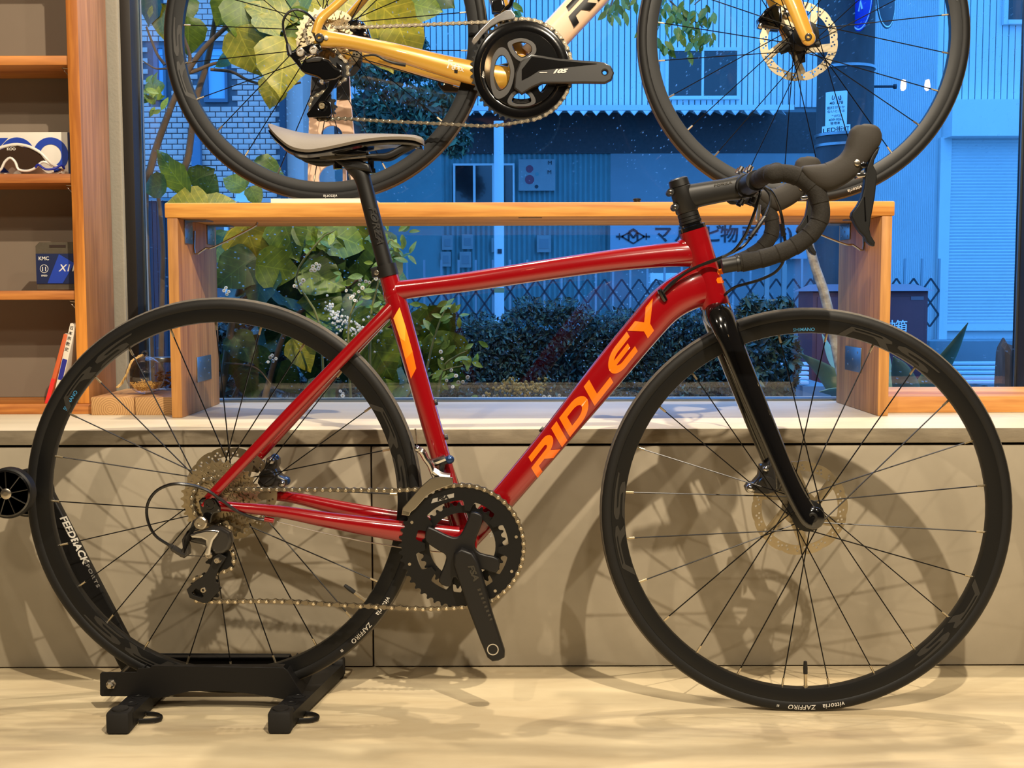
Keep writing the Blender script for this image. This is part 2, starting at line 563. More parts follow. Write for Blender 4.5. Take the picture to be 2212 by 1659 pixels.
def plate(X, sgn, px0, py0, px1, py1):
    a, b = at_x(px0, py0, X), at_x(px1, py1, X)
    y0, y1 = sorted((a.y, b.y)); z0, z1 = sorted((a.z, b.z))
    y0, y1 = max(y0, BY0 + 0.01), min(y1, BY1 - 0.01)
    z1 = min(z1, BZ - 0.03)
    bm = boxbm(min(X, X + sgn * .0022), max(X, X + sgn * .0022), y0, y1, z0, z1, bev=0.0004)
    for (ty, tz) in ((.2, .2), (.8, .25), (.5, .5), (.2, .8), (.8, .78)):
        c = Vector((X + sgn * 0.0025, y0 + (y1 - y0) * ty, z0 + (z1 - z0) * tz))
        ball(bm, c, 0.0028, 1, (0.5, 1, 1))
    if z1 > BZ - 0.04:   # angle plate: folds over under the top
        box(bm, min(X, X + sgn * .045), max(X, X + sgn * .045), y0, y1, BZ - 0.0315, BZ - 0.0292)
    bpart('bracket_plate', bm, m_zinc)
XLi, XRi = BXL + 0.0216, BXR - 0.0216
plate(XLi, 1, 397, 470, 415, 528)
plate(XLi, 1, 446, 478, 462, 530)
plate(XLi, 1, 424, 772, 455, 818)
plate(XRi, -1, 1838, 470, 1816, 520)
plate(XRi, -1, 1876, 470, 1866, 522)
plate(XRi, -1, 1862, 752, 1827, 798)
def wire(pts):
    bm = BM(); sweep(bm, pts, 0.0022, 8, n=3)
    bpart('wire_brace', bm, m_wire)
yb = BY0 + 0.11
wl = lambda *p: [(at(x, y, yb).x, yb, min(at(x, y, yb).z, BZ - .031)) for x, y in p]
wire([(XLi + .003, yb, 0.825), (XLi + .003, yb, at(436, 548, yb).z)] + wl((445, 536), (462, 534), (545, 492), (554, 484), (556, 470)))
wire([(XRi - .003, yb, 0.825), (XRi - .003, yb, at(1850, 540, yb).z)] + wl((1842, 529), (1826, 528), (1770, 506), (1745, 490), (1740, 470)))
a = at(1120, 480, BY0)
lb = boxbm(a.x, a.x + 0.047, BY0 + 0.012, BY0 + 0.022, BZ - 0.0303, BZ - 0.0292)
bpart('tape_label', lb, mat('grey_tape', (120, 112, 100), 0.6, var=0.3, vscale=90))

# ================================================================== BOOKSHELF
m_sh_front = wood('shelf_edge_pine', (224, 146, 58), (160, 92, 28), axis=2, scale=10)
m_sh_side = wood('shelf_side_pine', (186, 130, 78), (132, 88, 46), axis=2, scale=7)
m_sh_board = wood('shelf_board_pine', (206, 134, 60), (150, 84, 30), axis=0, scale=10)
SY0, SY1 = 2.427, 2.597
sx1 = at(182, 500, SY0).x          # outer face of right side panel
sx0 = sx1 - 0.0245
shelf = tag(empty('bookshelf', (sx1, SY0, Z_CT)), 'tall open pine bookshelf standing on the counter beside the window', 'bookshelf')
def spart(name, bm, m, p=None, **k):
    o = obj(name, bm, m, p or shelf, **k)
    if not p: o.location = -Vector((sx1, SY0, Z_CT))
    return o
bp_ = boxbm(sx0, sx1, SY0, SY1, Z_CT + 0.0215, 2.2, bev=0.002)
sp_ = spart('side_panel', bp_, [m_sh_side, m_sh_front])
for p in sp_.data.polygons:
    if p.normal.y < -0.7: p.material_index = 1
spart('side_panel', boxbm(sx0 - 0.85, sx0 - 0.8255, SY0, SY1, Z_CT + 0.0215, 2.2, bev=0.002), m_sh_side)
SHZ = [1.180, 0.9417, 0.7024]
for z in SHZ + [1.42, 1.66, 1.90]:
    spart('shelf_board', boxbm(sx0 - 0.8254, sx0 - 0.001, SY0 + 0.006, SY1 - 0.012, z - 0.019, z, bev=0.0015), m_sh_board)
    bm = BM()
    sweep(bm, [(sx0 - .0012, SY0 + .02, z - .024), (sx0 - .018, SY0 + .02, z - .022), (sx0 - .014, SY0 + .02, z - .028), (sx0 - .001, SY0 + .02, z - .042)], 0.0011, 6)
    spart('shelf_bracket', bm, m_wire)
spart('base_board', boxbm(sx0 - 0.85, sx1 + 0.006, SY0 - 0.004, SY1, Z_CT, Z_CT + 0.0213, bev=0.0015), m_sh_board)
spart('top_board', boxbm(sx0 - 0.85, sx1, SY0, SY1, 2.2002, 2.222, bev=0.0015), m_sh_board)
spart('back_panel', boxbm(sx0 - 0.8254, sx0 - 0.001, SY1 - 0.010, SY1 - 0.001, Z_CT + 0.022, 2.2), mat('shelf_back', (126, 112, 96), 0.8, var=0.06))

# ---- things on the shelf
m_white = mat('white_card', (225, 218, 205), 0.55, var=0.04)
m_blue = mat('blue_ink', (24, 62, 170), 0.5)
z2 = SHZ[1]
bx1 = at(150, 330, SY0 + 0.06).x
box_ = tag(empty('eyewear_box', (bx1 - 0.1, SY0 + 0.1, z2)), 'white eyewear carton with big blue ring letters on the shelf', 'box')
bh = at(60, 285, SY0 + 0.06).z - z2
o = obj('carton', boxbm(-0.16, 0.096, -0.038, 0.05, 0.0005, bh, bev=0.001), m_white, box_)
o = obj('carton_side', boxbm(0.0965, 0.1005, -0.038, 0.05, 0.0005, bh - 0.001), mat('navy_card', (26, 30, 70), 0.5), box_)
def ringletter(cx, cz, gap0, gap1):
    out = [(cx + .037 * cos(a), cz + .037 * sin(a)) for a in [gap0 + (gap1 - gap0) * i / 28 for i in range(29)]]
    inn = [(cx + .0225 * cos(a), cz + .0225 * sin(a)) for a in [gap1 + (gap0 - gap1) * i / 28 for i in range(29)]]
    return flat([out + inn], -0.0388, 0.0008)
cz = at(117, 335, SY0 + 0.06).z - z2
ox = lambda px: at(px, 335, SY0 + 0.062).x - (bx1 - 0.1)
me = ringletter(ox(110), cz, radians(-80), radians(190)); obj('letter', me, m_blue, box_)
me = ringletter(ox(38), cz, radians(-75), radians(195)); obj('letter', me, m_blue, box_)
kx = ox(-20)
me = flat([[(kx - .03, cz - .036), (kx - .016, cz - .036), (kx - .016, cz + .036), (kx - .03, cz + .036)]], -0.0388, 0.0008); obj('letter', me, m_blue, box_)
me = flat([[(kx - .014, cz), (kx + .02, cz + .036), (kx + .038, cz + .036), (kx + .003, cz), (kx + .038, cz - .036), (kx + .02, cz - .036)]], -0.0388, 0.0008); obj('letter', me, m_blue, box_)

gy = SY0 + 0.028
G = lambda px, py: at(px, py, gy)
g_c = G(60, 370)
sg = tag(empty('sports_sunglasses', (g_c.x, gy, z2)), 'white framed wraparound sunglasses in front of the white carton', 'sunglasses')
gl = lambda px, py, dy=0: G(px, py) + Vector((0, dy, 0)) - Vector((g_c.x, gy, z2))
m_wpl = mat('white_gloss_plastic', (232, 226, 216), 0.25, coat=0.3)
bm = BM(); sweep(bm, [gl(-26, 345), gl(-10, 324), gl(15, 315), gl(38, 312), gl(64, 317), gl(88, 330), gl(103, 345), gl(112, 356, .01), gl(125, 360, .04), gl(128, 362, .09)], 0.0032, 10, n=3)
obj('frame', bm, m_wpl, sg)
bm = BM(); sweep(bm, [gl(-20, 368), gl(0, 368), gl(10, 350), gl(22, 341), gl(33, 350), gl(40, 366), gl(60, 369), gl(76, 363), gl(88, 352), gl(98, 350), gl(110, 358, .01)], 0.0026, 10, n=3)
obj('nose_frame', bm, m_wpl, sg)
lens = [(gl(p, q).x, gl(p, q).z) for p, q in ((-14, 328), (15, 318), (38, 315), (64, 320), (86, 332), (98, 347), (86, 352), (74, 361), (58, 366), (42, 364), (34, 348), (22, 339), (8, 352), (0, 366), (-14, 366))]
bm = BM(); slab(bm, lens, 0.001, 0.003); obj('lens', bm, mat('smoke_lens', (60, 44, 34), 0.05, coat=1.0), sg)
me = text_mesh('KOO', 0.008, bold=0.0002); rot2(me, 0, gl(24, 322, 0.0005)); obj('lettering', me, m_white, sg)
bm = BM(); sweep(bm, [gl(78, 362, -.002), gl(84, 356, -.003), gl(100, 366, -.004), gl(118, 364, 0), gl(128, 356, .01), gl(131, 362, .02)], 0.0024, 8, n=3)
obj('temple_grip', bm, mat('blue_rubber', (30, 40, 150), 0.5), sg)

# chain package on the third shelf
z3 = SHZ[2]
kY = SY0 + 0.045
k0, k1 = at(80, 600, kY), at(168, 523, kY)
kp = tag(empty('chain_package', ((k0.x + k1.x) / 2, kY, z3)), 'clear blister pack with blue chain card leaning in the shelf', 'package')
kw, kh = (k1.x - k0.x) / 2, k1.z - z3
bm = BM()
slab(bm, [(-kw, 0.001), (kw, 0.001), (kw, kh), (-kw + .008, kh), (-kw, kh - .008)], -0.004, 0.012, 0.002)
blis = obj('blister', bm, mat('blister_grey', (92, 84, 72), 0.12, coat=0.8, var=0.2, vscale=120), kp)
obj('hang_slot', boxbm(-0.014, 0.02, -0.0052, -0.0035, kh - .011, kh - .006), m_gap, kp)
c0 = kh * 0.14; c1 = kh * 0.76
obj('card', boxbm(-kw + .001, kw, -0.0056, -0.0042, c0, c1), mat('navy_print', (30, 40, 78), 0.4), kp)
me = flat([[(-.020, c0 + .001), (.012, c0 + .001), (.038, c1 - .02), (.006, c1 - .001)]], -0.0060, 0.0006); obj('card_stripe', me, mat('royal_print', (36, 66, 170), 0.4), kp)
m_wink = mat('white_ink', (225, 222, 215), 0.5)
for (s, size, x, z, sh) in (('KMC', .0105, -kw + .018, c1 - .010, 0), ('X11', .020, .022, (c0 + c1) / 2 + .001, .25), ('11', .0125, -kw + .018, (c0 + c1) / 2 - .001, 0), ('SPEED', .0048, -kw + .018, (c0 + c1) / 2 - .0145, 0)):
    me = text_mesh(s, size, shear=sh, bold=size * 0.015); rot2(me, 0, (x, -0.0064, z)); obj('lettering', me, m_wink, kp)
me = flat([circle(-kw + .018, (c0 + c1) / 2, .0088, 24), circle(-kw + .018, (c0 + c1) / 2, .0078, 24)], -0.0063, 0.0005); obj('ring_mark', me, m_wink, kp)

# books leaning at the right end of the lowest shelf
def book(px0, py0, px1, py1, th, col, label, extra=None):
    yb_ = SY0 + 0.012
    b0, b1 = at(px0, py0, yb_), at(px1, py1, yb_)
    L = (b1 - b0).length; ang = atan2(b1.x - b0.x, b1.z - b0.z)
    r = tag(empty('book', b0), label, 'book', None)
    r.rotation_euler = (0, ang, 0)
    obj('cover', boxbm(-th / 2, th / 2, 0, 0.115, 0.0, L, bev=0.0006), mat('cover_' + str(col), col, 0.45), r)
    obj('pages', boxbm(-th / 2 + .0012, th / 2 - .0012, .004, .1155, .001, L + .0006), m_white, r)
    if extra:
        for (z0, z1, c, w) in extra:
            obj('spine_band', boxbm(-th * w / 2, th * w / 2, -0.0006, 0.0002, z0 * L, z1 * L), mat('ink_' + str(c), c, 0.5), r)
    return r
book(101, 872, 142, 722, 0.0085, (204, 96, 52), 'thin orange and red book leaning against the white book in the shelf corner', [(.0, .36, (224, 44, 40), 1.0)])
book(118, 872, 158, 700, 0.0125, (226, 216, 200), 'white book with blue spine label leaning in the shelf corner', [(.30, .56, (36, 40, 140), .8)])
m_spine = mat('spine_ink', (70, 62, 58), .6)
wbk = [o for o in bpy.data.objects if o.get('label', '').startswith('white book with blue')][0]
for i, ch in enumerate('日本宗教史'):
    me = text_mesh(ch, .0085, bold=.0001); obj('lettering', rot2(me, 0, (-.001, -.0005, .163 - .0115 * i)), m_spine, wbk, smooth=None)

# ================================================================== TIMBERS, GLASS GLOBE, JAR, PLANK
def endgrain():
    m = wood('sawn_timber', (196, 150, 98), (150, 104, 60), axis=1, scale=9)
    return m
m_tim = endgrain()
def ring_grain(name, cx, cz):
    m = mat(name, (190, 146, 92), 0.7)
    nt = m.node_tree; b = nt.nodes['Principled BSDF']
    tc = nt.nodes.new('ShaderNodeTexCoord'); mp = nt.nodes.new('ShaderNodeMapping')
    mp.inputs['Location'].default_value = (-cx, 0, -cz); mp.inputs['Scale'].default_value = (1, 0, 1)
    nt.links.new(tc.outputs['Object'], mp.inputs[0])
    w = nt.nodes.new('ShaderNodeTexWave'); w.wave_type = 'RINGS'; w.rings_direction = 'SPHERICAL'
    w.inputs['Scale'].default_value = 70; w.inputs['Distortion'].default_value = 2.5; w.inputs['Detail'].default_value = 2
    nt.links.new(mp.outputs[0], w.inputs[0])
    r = nt.nodes.new('ShaderNodeValToRGB')
    r.color_ramp.elements[0].color = (*lin((164, 122, 76)), 1); r.color_ramp.elements[1].color = (*lin((200, 156, 102)), 1)
    nt.links.new(w.outputs[0], r.inputs[0]); nt.links.new(r.outputs[0], b.inputs['Base Color'])
    return m
tY = 2.40
tz = at(250, 858, tY).z - Z_CT
for i, (p0, p1, lab) in enumerate(((197, 290, 'short timber block with ring end grain beside the bookshelf'), (292, 373, 'short timber block with cracked end grain against the bench leg'))):
    x0, x1 = at(p0, 880, tY).x, at(p1, 880, tY).x
    x1 = min(x1, BXL - 0.002)
    cx, cz_ = (x0 + x1) / 2, Z_CT
    m_end = ring_grain('end_grain_%d' % i, -0.006 if i == 0 else 0.03, 0.012 if i == 0 else -0.01)
    t = obj('timber_block', boxbm(x0 - cx, x1 - cx, 0, Y_WALL + .02 - tY - 0.025, 0, tz, bev=0.0015), [m_tim, m_end], None, (cx, tY, Z_CT))
    for p in t.data.polygons:
        if p.normal.y < -0.7: p.material_index = 1
    tag(t, lab, 'timber block')
# glass globe
m_cglass = bpy.data.materials.new('clear_glass'); m_cglass.use_nodes = True
def thin_glass(m, tint=(0.98, 0.98, 0.97), base=0.08):
    nt = m.node_tree; nt.nodes.clear()
    out = nt.nodes.new('ShaderNodeOutputMaterial')
    tr = nt.nodes.new('ShaderNodeBsdfTransparent'); tr.inputs[0].default_value = (*tint, 1)
    gl = nt.nodes.new('ShaderNodeBsdfGlossy'); gl.inputs['Roughness'].default_value = 0.02
    lw = nt.nodes.new('ShaderNodeLayerWeight'); lw.inputs[0].default_value = 0.5
    pw = nt.nodes.new('ShaderNodeMath'); pw.operation = 'POWER'; pw.inputs[1].default_value = 3
    ma = nt.nodes.new('ShaderNodeMath'); ma.operation = 'MULTIPLY_ADD'; ma.inputs[1].default_value = 0.7; ma.inputs[2].default_value = base
    mx = nt.nodes.new('ShaderNodeMixShader')
    nt.links.new(lw.outputs['Facing'], pw.inputs[0]); nt.links.new(pw.outputs[0], ma.inputs[0])
    nt.links.new(ma.outputs[0], mx.inputs[0]); nt.links.new(tr.outputs[0], mx.inputs[1]); nt.links.new(gl.outputs[0], mx.inputs[2])
    nt.links.new(mx.outputs[0], out.inputs[0])
thin_glass(m_cglass)
gR = 0.0405
gc = at(314, 806, 2.47)
zt = Z_CT + tz
glb = tag(empty('glass_globe', (gc.x, 2.47, zt)), 'clear glass globe holding dry moss with a straw rope on the timbers', 'ornament')
bm = BM()
prof = [(gR * sin(a), gR - gR * cos(a)) for a in [0.15 + (pi - 0.33) * i / 18 for i in range(19)]]
lathe(bm, [(r, h) for r, h in prof], 28, axis='Z')
obj('globe', bm, m_cglass, glb, loc=(0, 0, 0.0005))
bm = BM(); sweep(bm, [(0.006 * cos(a), 0, 2 * gR + 0.004 + 0.006 * sin(a)) for a in [2 * pi * i / 14 for i in range(15)]], 0.0016, 8)
lathe(bm, [(0.0065, 2 * gR - .002), (0.005, 2 * gR + .001), (.003, 2 * gR + .003)], 12, axis='Z')
obj('hanging_loop', bm, m_cglass, glb)
bm = BM()
for i in range(420):
    a, rr = random.random() * 2 * pi, sqrt(random.random()) * 0.031
    h = 0.006 + random.random() * 0.027 * (1 - rr / 0.05)
    h = max(h, gR - sqrt(max(0, (gR - .005) ** 2 - rr ** 2)))
    p = Vector((rr * cos(a), rr * sin(a), h))
    d = Vector((random.uniform(-1, 1), random.uniform(-1, 1), random.uniform(-.3, .6))).normalized() * 0.006
    q = p + d
    if (q - Vector((0, 0, gR))).length > gR - .003: q = p - d * .7
    if (q - Vector((0, 0, gR))).length > gR - .003: continue
    sweep(bm, [p, (p + q) / 2 + Vector((0, 0, .0015)), q], 0.0007, 4, caps=False)
mo = obj('moss', bm, mat('dry_moss', (236, 190, 104), 0.9, rgb2=(150, 100, 40), vscale=90), glb, smooth=None); mo['kind'] = 'stuff'
bm = BM()
rp = [gl_ - Vector((gc.x, 2.47, zt)) for gl_ in (at(308, 767, 2.47), at(296, 772, 2.455), at(283, 784, 2.43), at(272, 812, 2.425), at(262, 828, 2.43), at(253, 838, 2.42))]
for k in range(3):
    c = catmull(rp, 10)
    sweep(bm, [p + Vector((0.0016 * cos(i * .55 + k * 2.1), 0.0016 * sin(i * .55 + k * 2.1), 0.0012 * sin(i * .4 + k))) for i, p in enumerate(c)], 0.0013, 6)
obj('straw_rope', bm, mat('straw', (206, 168, 104), 0.85, var=0.3, vscale=150), glb)
# jar of bark behind the globe
jc = at(356, 838, 2.56)
jar = tag(empty('glass_jar', (at(352, 800, 2.57).x, 2.575, zt)), 'small glass jar of brown bark behind the glass globe', 'jar')
bm = BM(); lathe(bm, [(.023, .001), (.026, .003), (.026, .05), (.021, .056), (.021, .062)], 24, axis='Z'); obj('jar_body', bm, m_cglass, jar)
bm = BM(); lathe(bm, [(.0225, .0622), (.0235, .064), (.0235, .071), (.0225, .073)], 24, axis='Z'); obj('lid', bm, m_zinc, jar)
bm = BM()
for i in range(60):
    a, rr = random.random() * 6.28, sqrt(random.random()) * .0195
    ball(bm, (rr * cos(a), rr * sin(a), .006 + random.random() * .036), .0035, 1, (1.3, .8, .7))
o = obj('bark', bm, mat('bark_chips', (110, 66, 36), 0.9, var=0.5, vscale=80), jar, smooth=None); o['kind'] = 'stuff'
# plank box right of the bench
pY = 2.407
px0 = BXR + 0.002
ph = at(2000, 856, pY).z - Z_CT
pl = obj('plank', boxbm(0, 1.0, 0, Y_GL - 0.05 - pY, 0, ph, bev=0.002), wood('plank_pine', (222, 160, 86), (176, 110, 50), axis=0, scale=8), None, (px0, pY, Z_CT))
tag(pl, 'long thick pine plank lying on the counter right of the bench', 'plank')

# ================================================================== PENDANT BULBS (seen mirrored in the glass)
m_bulb = mat('bulb_glow', (255, 220, 170), 0.3, emit=((255, 205, 140), 40))
for i, (x, lab) in enumerate(((2.108, 'bare pendant bulb of the right hand pair, the one farther from the wall'), (2.237, 'bare pendant bulb of the right hand pair, the one nearer the wall'), (-0.351, 'single bare pendant bulb hanging in the middle of the shop'))):
    r = tag(empty('pendant_lamp', (x, -1.0, 1.80)), lab, 'lamp')
    bm = BM(); lathe(bm, [(.003, -.022), (.011, -.016), (.014, 0), (.012, .018), (.009, .035)], 16, axis='Z'); obj('bulb', bm, m_bulb, r)
    bm = BM(); lathe(bm, [(.014, .0355), (.016, .04), (.016, .075), (.006, .085)], 12, axis='Z'); obj('socket', bm, m_frame, r)
    bm = BM(); sweep(bm, [(0, 0, .085), (0, 0, ZC - 1.80)], .003, 6); obj('cord', bm, m_frame, r)
# ================================================================== BICYCLE KIT
m_tire = mat('tyre_rubber', (18, 17, 16), 0.56, spec=.34, var=0.1, vscale=40)
m_tread = mat('tyre_tread', (100, 93, 83), 0.8, spec=.25, var=0.25, vscale=160)
m_rim = mat('rim_black', (10, 10, 10), 0.4, spec=.35)
m_decal = mat('rim_decal_grey', (42, 40, 37), 0.35)
m_black = mat('satin_black', (21, 20, 19), 0.42, spec=.4)
m_blackg = mat('gloss_black', (10, 10, 11), 0.12, coat=1.0)
m_anod = mat('anodised_black', (15, 15, 15), 0.42, spec=.3)
m_spoke = mat('spoke_black', (22, 21, 21), 0.3, metal=0.6)
m_brass = mat('nipple_metal', (205, 190, 160), 0.25, metal=0.9)
m_steel = mat('steel', (190, 182, 168), 0.28, metal=1.0)
m_cass = mat('cassette_nickel', (196, 180, 148), 0.26, metal=.92)
m_rotor = mat('rotor_steel', (190, 176, 148), 0.3, metal=.97)
m_silver = mat('polished_alloy', (205, 205, 205), 0.16, metal=1.0)
m_dkalloy = mat('dark_grey_alloy', (48, 46, 44), 0.28, metal=0.35, coat=0.35)
m_chain = mat('chain_steel', (138, 128, 110), 0.3, metal=.9)
m_pin = mat('chain_pin', (225, 212, 186), 0.22, metal=.9)
m_wtext = mat('white_print', (215, 210, 200), 0.5)
m_btext = mat('blue_print', (60, 140, 190), 0.5)
m_rubber = mat('hood_rubber', (47, 43, 38), 0.7, spec=.3, bump=0.1, bscale=400)
m_tape = mat('bar_tape', (38, 35, 31), 0.8, spec=.25, var=0.35, vscale=300, bump=0.3, bscale=500)
m_cable = mat('cable_housing', (18, 18, 18), 0.25)
m_bluecap = mat('blue_anodised', (46, 70, 110), 0.3, metal=0.7)

class Rig:
    """a bicycle's own axes: x forward, y to its left side (away from the camera), z up; origin at the rear axle"""
    def __init__(s, rear, front):
        s.o = Vector(rear)
        s.x = (Vector(front) - s.o).normalized()
        s.y = (Vector((0, 0, 1)).cross(s.x)).normalized()
        s.z = s.x.cross(s.y)
        s.M = Matrix(((s.x.x, s.y.x, s.z.x, s.o.x), (s.x.y, s.y.y, s.z.y, s.o.y), (s.x.z, s.y.z, s.z.z, s.o.z), (0, 0, 0, 1)))
        s.wb = (Vector(front) - s.o).length
    def L(s, px, py, off=0.0):
        d = ray(px, py)
        t = ((s.o - CAM).dot(s.y) + off) / d.dot(s.y)
        p = CAM + d * t - s.o
        return Vector((p.dot(s.x), off, p.dot(s.z)))
    def P(s, pts, off=0.0):
        return [s.L(p[0], p[1], p[2] if len(p) > 2 else off) for p in pts]
    def xz(s, pts, off=0.0):
        return [(q.x, q.z) for q in (s.L(p[0], p[1], off) for p in pts)]
def crop(x0, y0, k):
    return lambda pts: [(x0 + p[0] / k, y0 + p[1] / k) + tuple(p[2:]) for p in pts]

R_T, R_C = 0.0127, 0.3233
def arc_map(r0, a_c, side=-1, surf=None):
    """text x runs clockwise, text z runs outward, on the tyre or rim flank"""
    def fn(p):
        r = r0 + p.z
        a = a_c - p.x / r0
        y = surf(r) if surf else 0
        return Vector((r * cos(a), side * (y + 0.0009), r * sin(a)))
    return fn
tyre_surf = lambda r: sqrt(max(0.0, R_T ** 2 - (r - R_C) ** 2))
def rim_surf(r):
    return 0.0082 + (r - 0.2955) / (0.313 - 0.2955) * (0.0113 - 0.0082)
_spoke_cache = {}
def make_wheel(rig, root, centre, phase, valve, rear=False, disc_y=0.036, decals=(), texts=(), lean=0.0):
    bm = BM()
    prof = [(.2945, 0.003), (.2955, .0080), (.304, .0102), (.313, .0113), (.3165, .0113), (.3165, .0095), (.312, .007), (.308, 0.0)]
    full = prof + [(r, -y) for r, y in reversed(prof[:-1])]
    lathe(bm, full, 96, closed=True)
    w = obj('wheel', bm, m_rim, root, loc=centre, smooth=40)
    w.rotation_euler = (0, lean, 0)
    # tyre with a worn tread band, painted paler for the light from above
    bm = BM()
    sec = [(R_C + R_T * sin(a), R_T * cos(a)) for a in [radians(-52) + radians(284) * i / 17 for i in range(18)]]
    lathe(bm, sec, 112, closed=True)
    for f in bm.faces:
        c = f.calc_center_median()
        f.material_index = 1 if sqrt(c.x ** 2 + c.z ** 2) > R_C + R_T * 0.80 else 0
    obj('tire', bm, [m_tire, m_tread], w, smooth=60)
    # hub
    bm = BM()
    if rear:
        lathe(bm, [(.009, -.068), (.012, -.066), (.012, -.050), (.019, -.0175), (.0265, -.0165), (.0265, -.0125), (.015, -.006), (.014, .022), (.024, .029), (.024, .034), (.02, .036), (.0215, .0455), (.012, .047), (.012, .066), (.009, .068)], 24)
    else:
        lathe(bm, [(.0095, -.049), (.0165, -.047), (.0165, -.036), (.026, -.034), (.026, -.030), (.014, -.024), (.0125, .016), (.022, .024), (.022, .028), (.02, .03), (.021, .040), (.0165, .042), (.0095, .049)], 24)
    obj('hub', bm, m_anod, w)
    # spokes
    for s in (-1, 1):
        for k in range(12):
            idx = 2 * k + (0 if s < 0 else 1)
            ar = phase + idx * radians(15)
            lead = 1 if k % 2 else -1
            fr = .0245 if s < 0 else .0225
            fy = (-.0145 if rear else -.032) if s < 0 else (.0315 if rear else .026)
            if rear: fy = -.0145 if s < 0 else .0315
            ah = ar + lead * radians(62)
            key = (rear, s, lead)
            if key not in _spoke_cache:
                h = Vector((fr * cos(lead * radians(62)), fy + lead * .0012, fr * sin(lead * radians(62))))
                e = Vector((.295, 0, 0))
                n0 = e + (h - e).normalized() * .013
                b = BM()
                sweep(b, [h, n0], .00105, 6)
                sweep(b, [n0 + (e - n0) * -.05, e + (e - n0).normalized() * .003], .0019, 7, mi=1)
                o = obj('spoke', b, [m_spoke, m_brass], w)
                _spoke_cache[key] = o.data
            else:
                o = link_mesh('spoke', _spoke_cache[key], w)
            o.rotation_euler = (0, -ar, 0)
    # valve
    bm = BM()
    d = Vector((cos(valve), 0, sin(valve)))
    sweep(bm, [d * .297, d * .268], .0029, 10)
    sweep(bm, [d * .2965, d * .293], .0048, 10)
    sweep(bm, [d * .272, d * .262, d * .251, d * .2505], [.0036, .0038, .0028, .0015], 10, mi=1)
    obj('valve', bm, [m_brass, m_black], w)
    for (s, size, a, r0, m, sp, sh) in texts:
        me = front_only(text_mesh(s, size, shear=sh, bold=size * .006, spacing=sp))
        on_tyre = r0 > .317
        obj('lettering', remap(me, arc_map(r0, a, -1, tyre_surf if on_tyre else rim_surf)), m, w, smooth=None)
    for a in decals:    # two linked outline letters on the rim flank
        for lp in RS_LOOPS:
            me = front_only(flat(lp, 0, .0003))
            me = cut(me, 0, [x * .01 for x in range(-8, 9)])
            obj('rim_decal', remap(me, arc_map(.3045, a, -1, rim_surf)), m_decal, w, smooth=None)
    return w
# outline letters R S drawn wide along the rim (x along, z across)
RS_LOOPS = [
    [[(-.085, -.0085), (-.072, -.0085), (-.062, .0015), (-.028, .0015), (-.020, -.002), (-.012, -.0085), (.004, -.0085), (-.006, -.0005), (.004, .0025), (.002, .0062), (-.012, .0082), (-.066, .0082)],
     [(-.058, .004), (-.062, .0062), (-.016, .0062), (-.012, .004)]],
    [[(.012, -.0085), (.066, -.0085), (.078, -.0055), (.076, -.001), (.066, .001), (.036, .001), (.032, .0035), (.090, .0058), (.092, .0082), (.024, .0082), (.014, .005), (.014, .001), (.024, -.0015), (.056, -.002), (.060, -.005), (.020, -.0055)]]]

def rotor_mesh(r=.080, holes=True, waves=14, arms=6):
    outer = []
    for i in range(168):
        a = 2 * pi * i / 168
        outer.append(((r - .0022 + .0022 * abs(cos(a * waves / 2)) ** .5) * cos(a), (r - .0022 + .0022 * abs(cos(a * waves / 2)) ** .5) * sin(a)))
    loops = [outer]
    for k in range(arms):
        a0 = 2 * pi * k / arms
        win = []
        for i in range(9):
            a = a0 + radians(8) + radians(360 / arms - 16) * i / 8
            win.append(((r - .0165) * cos(a), (r - .0165) * sin(a)))
        for i in range(7):
            a = a0 + radians(360 / arms - 24) - radians(360 / arms - 34) * i / 6 - radians(14)
            win.append((.030 * cos(a), .030 * sin(a)))
        loops.append(win)
    loops.append(circle(0, 0, .017, 20))
    if holes:
        for k in range(waves * 2):
            a = 2 * pi * (k + .25) / (waves * 2)
            for (rr, da) in ((r - .0125, 0), (r - .0072, .05), (r - .0105, .12)):
                if da == .12 and k % 2: continue
                loops.append(circle(rr * cos(a + da), rr * sin(a + da), .0020, 8, .2))
    return flat(loops, 0, .0018)
def teeth(n, pitch=.0127, h=.0030, low=.0028):
    r = pitch / (2 * sin(pi / n))
    out = []
    for i in range(n):
        a = 2 * pi * i / n
        s = 2 * pi / n
        for (f, rr) in ((-.5, r - low), (-.27, r - low * .6), (-.12, r + h * .7), (.0, r + h), (.12, r + h * .7), (.27, r - low * .6)):
            out.append((rr * cos(a + f * s), rr * sin(a + f * s)))
    return out, r
def cassette(w, cogs, y0=-.0535, step=.0041, m=None):
    for i, n in enumerate(cogs):
        o_, r = teeth(n)
        loops = [o_]
        ri = r - .0085
        if n >= 19:
            for k in range(n // 2 if n < 24 else n):
                a = 2 * pi * k / (n // 2 if n < 24 else n)
                loops.append(circle((r - .0075) * cos(a), (r - .0075) * sin(a), .0016, 6))
            for k in range(6):
                a = 2 * pi * k / 6 + i * .2
                loops.append([((r - .011) * cos(a + t), (r - .011) * sin(a + t)) for t in (-.36, -.18, 0, .18, .36)] + [(.020 * cos(a + t), .020 * sin(a + t)) for t in (.34, .1, -.1, -.34)])
        loops.append(circle(0, 0, .0165, 16))
        obj('sprocket', flat(loops, y0 + i * step, .0017), m or m_cass, w, rot=(0, i * .37, 0))
    bm = BM(); lathe(bm, [(.0105, y0 - .003), (.0155, y0 - .003), (.0162, y0 - .0015), (.0162, y0 + .002)], 20)
    obj('lockring', bm, m_dkalloy, w)
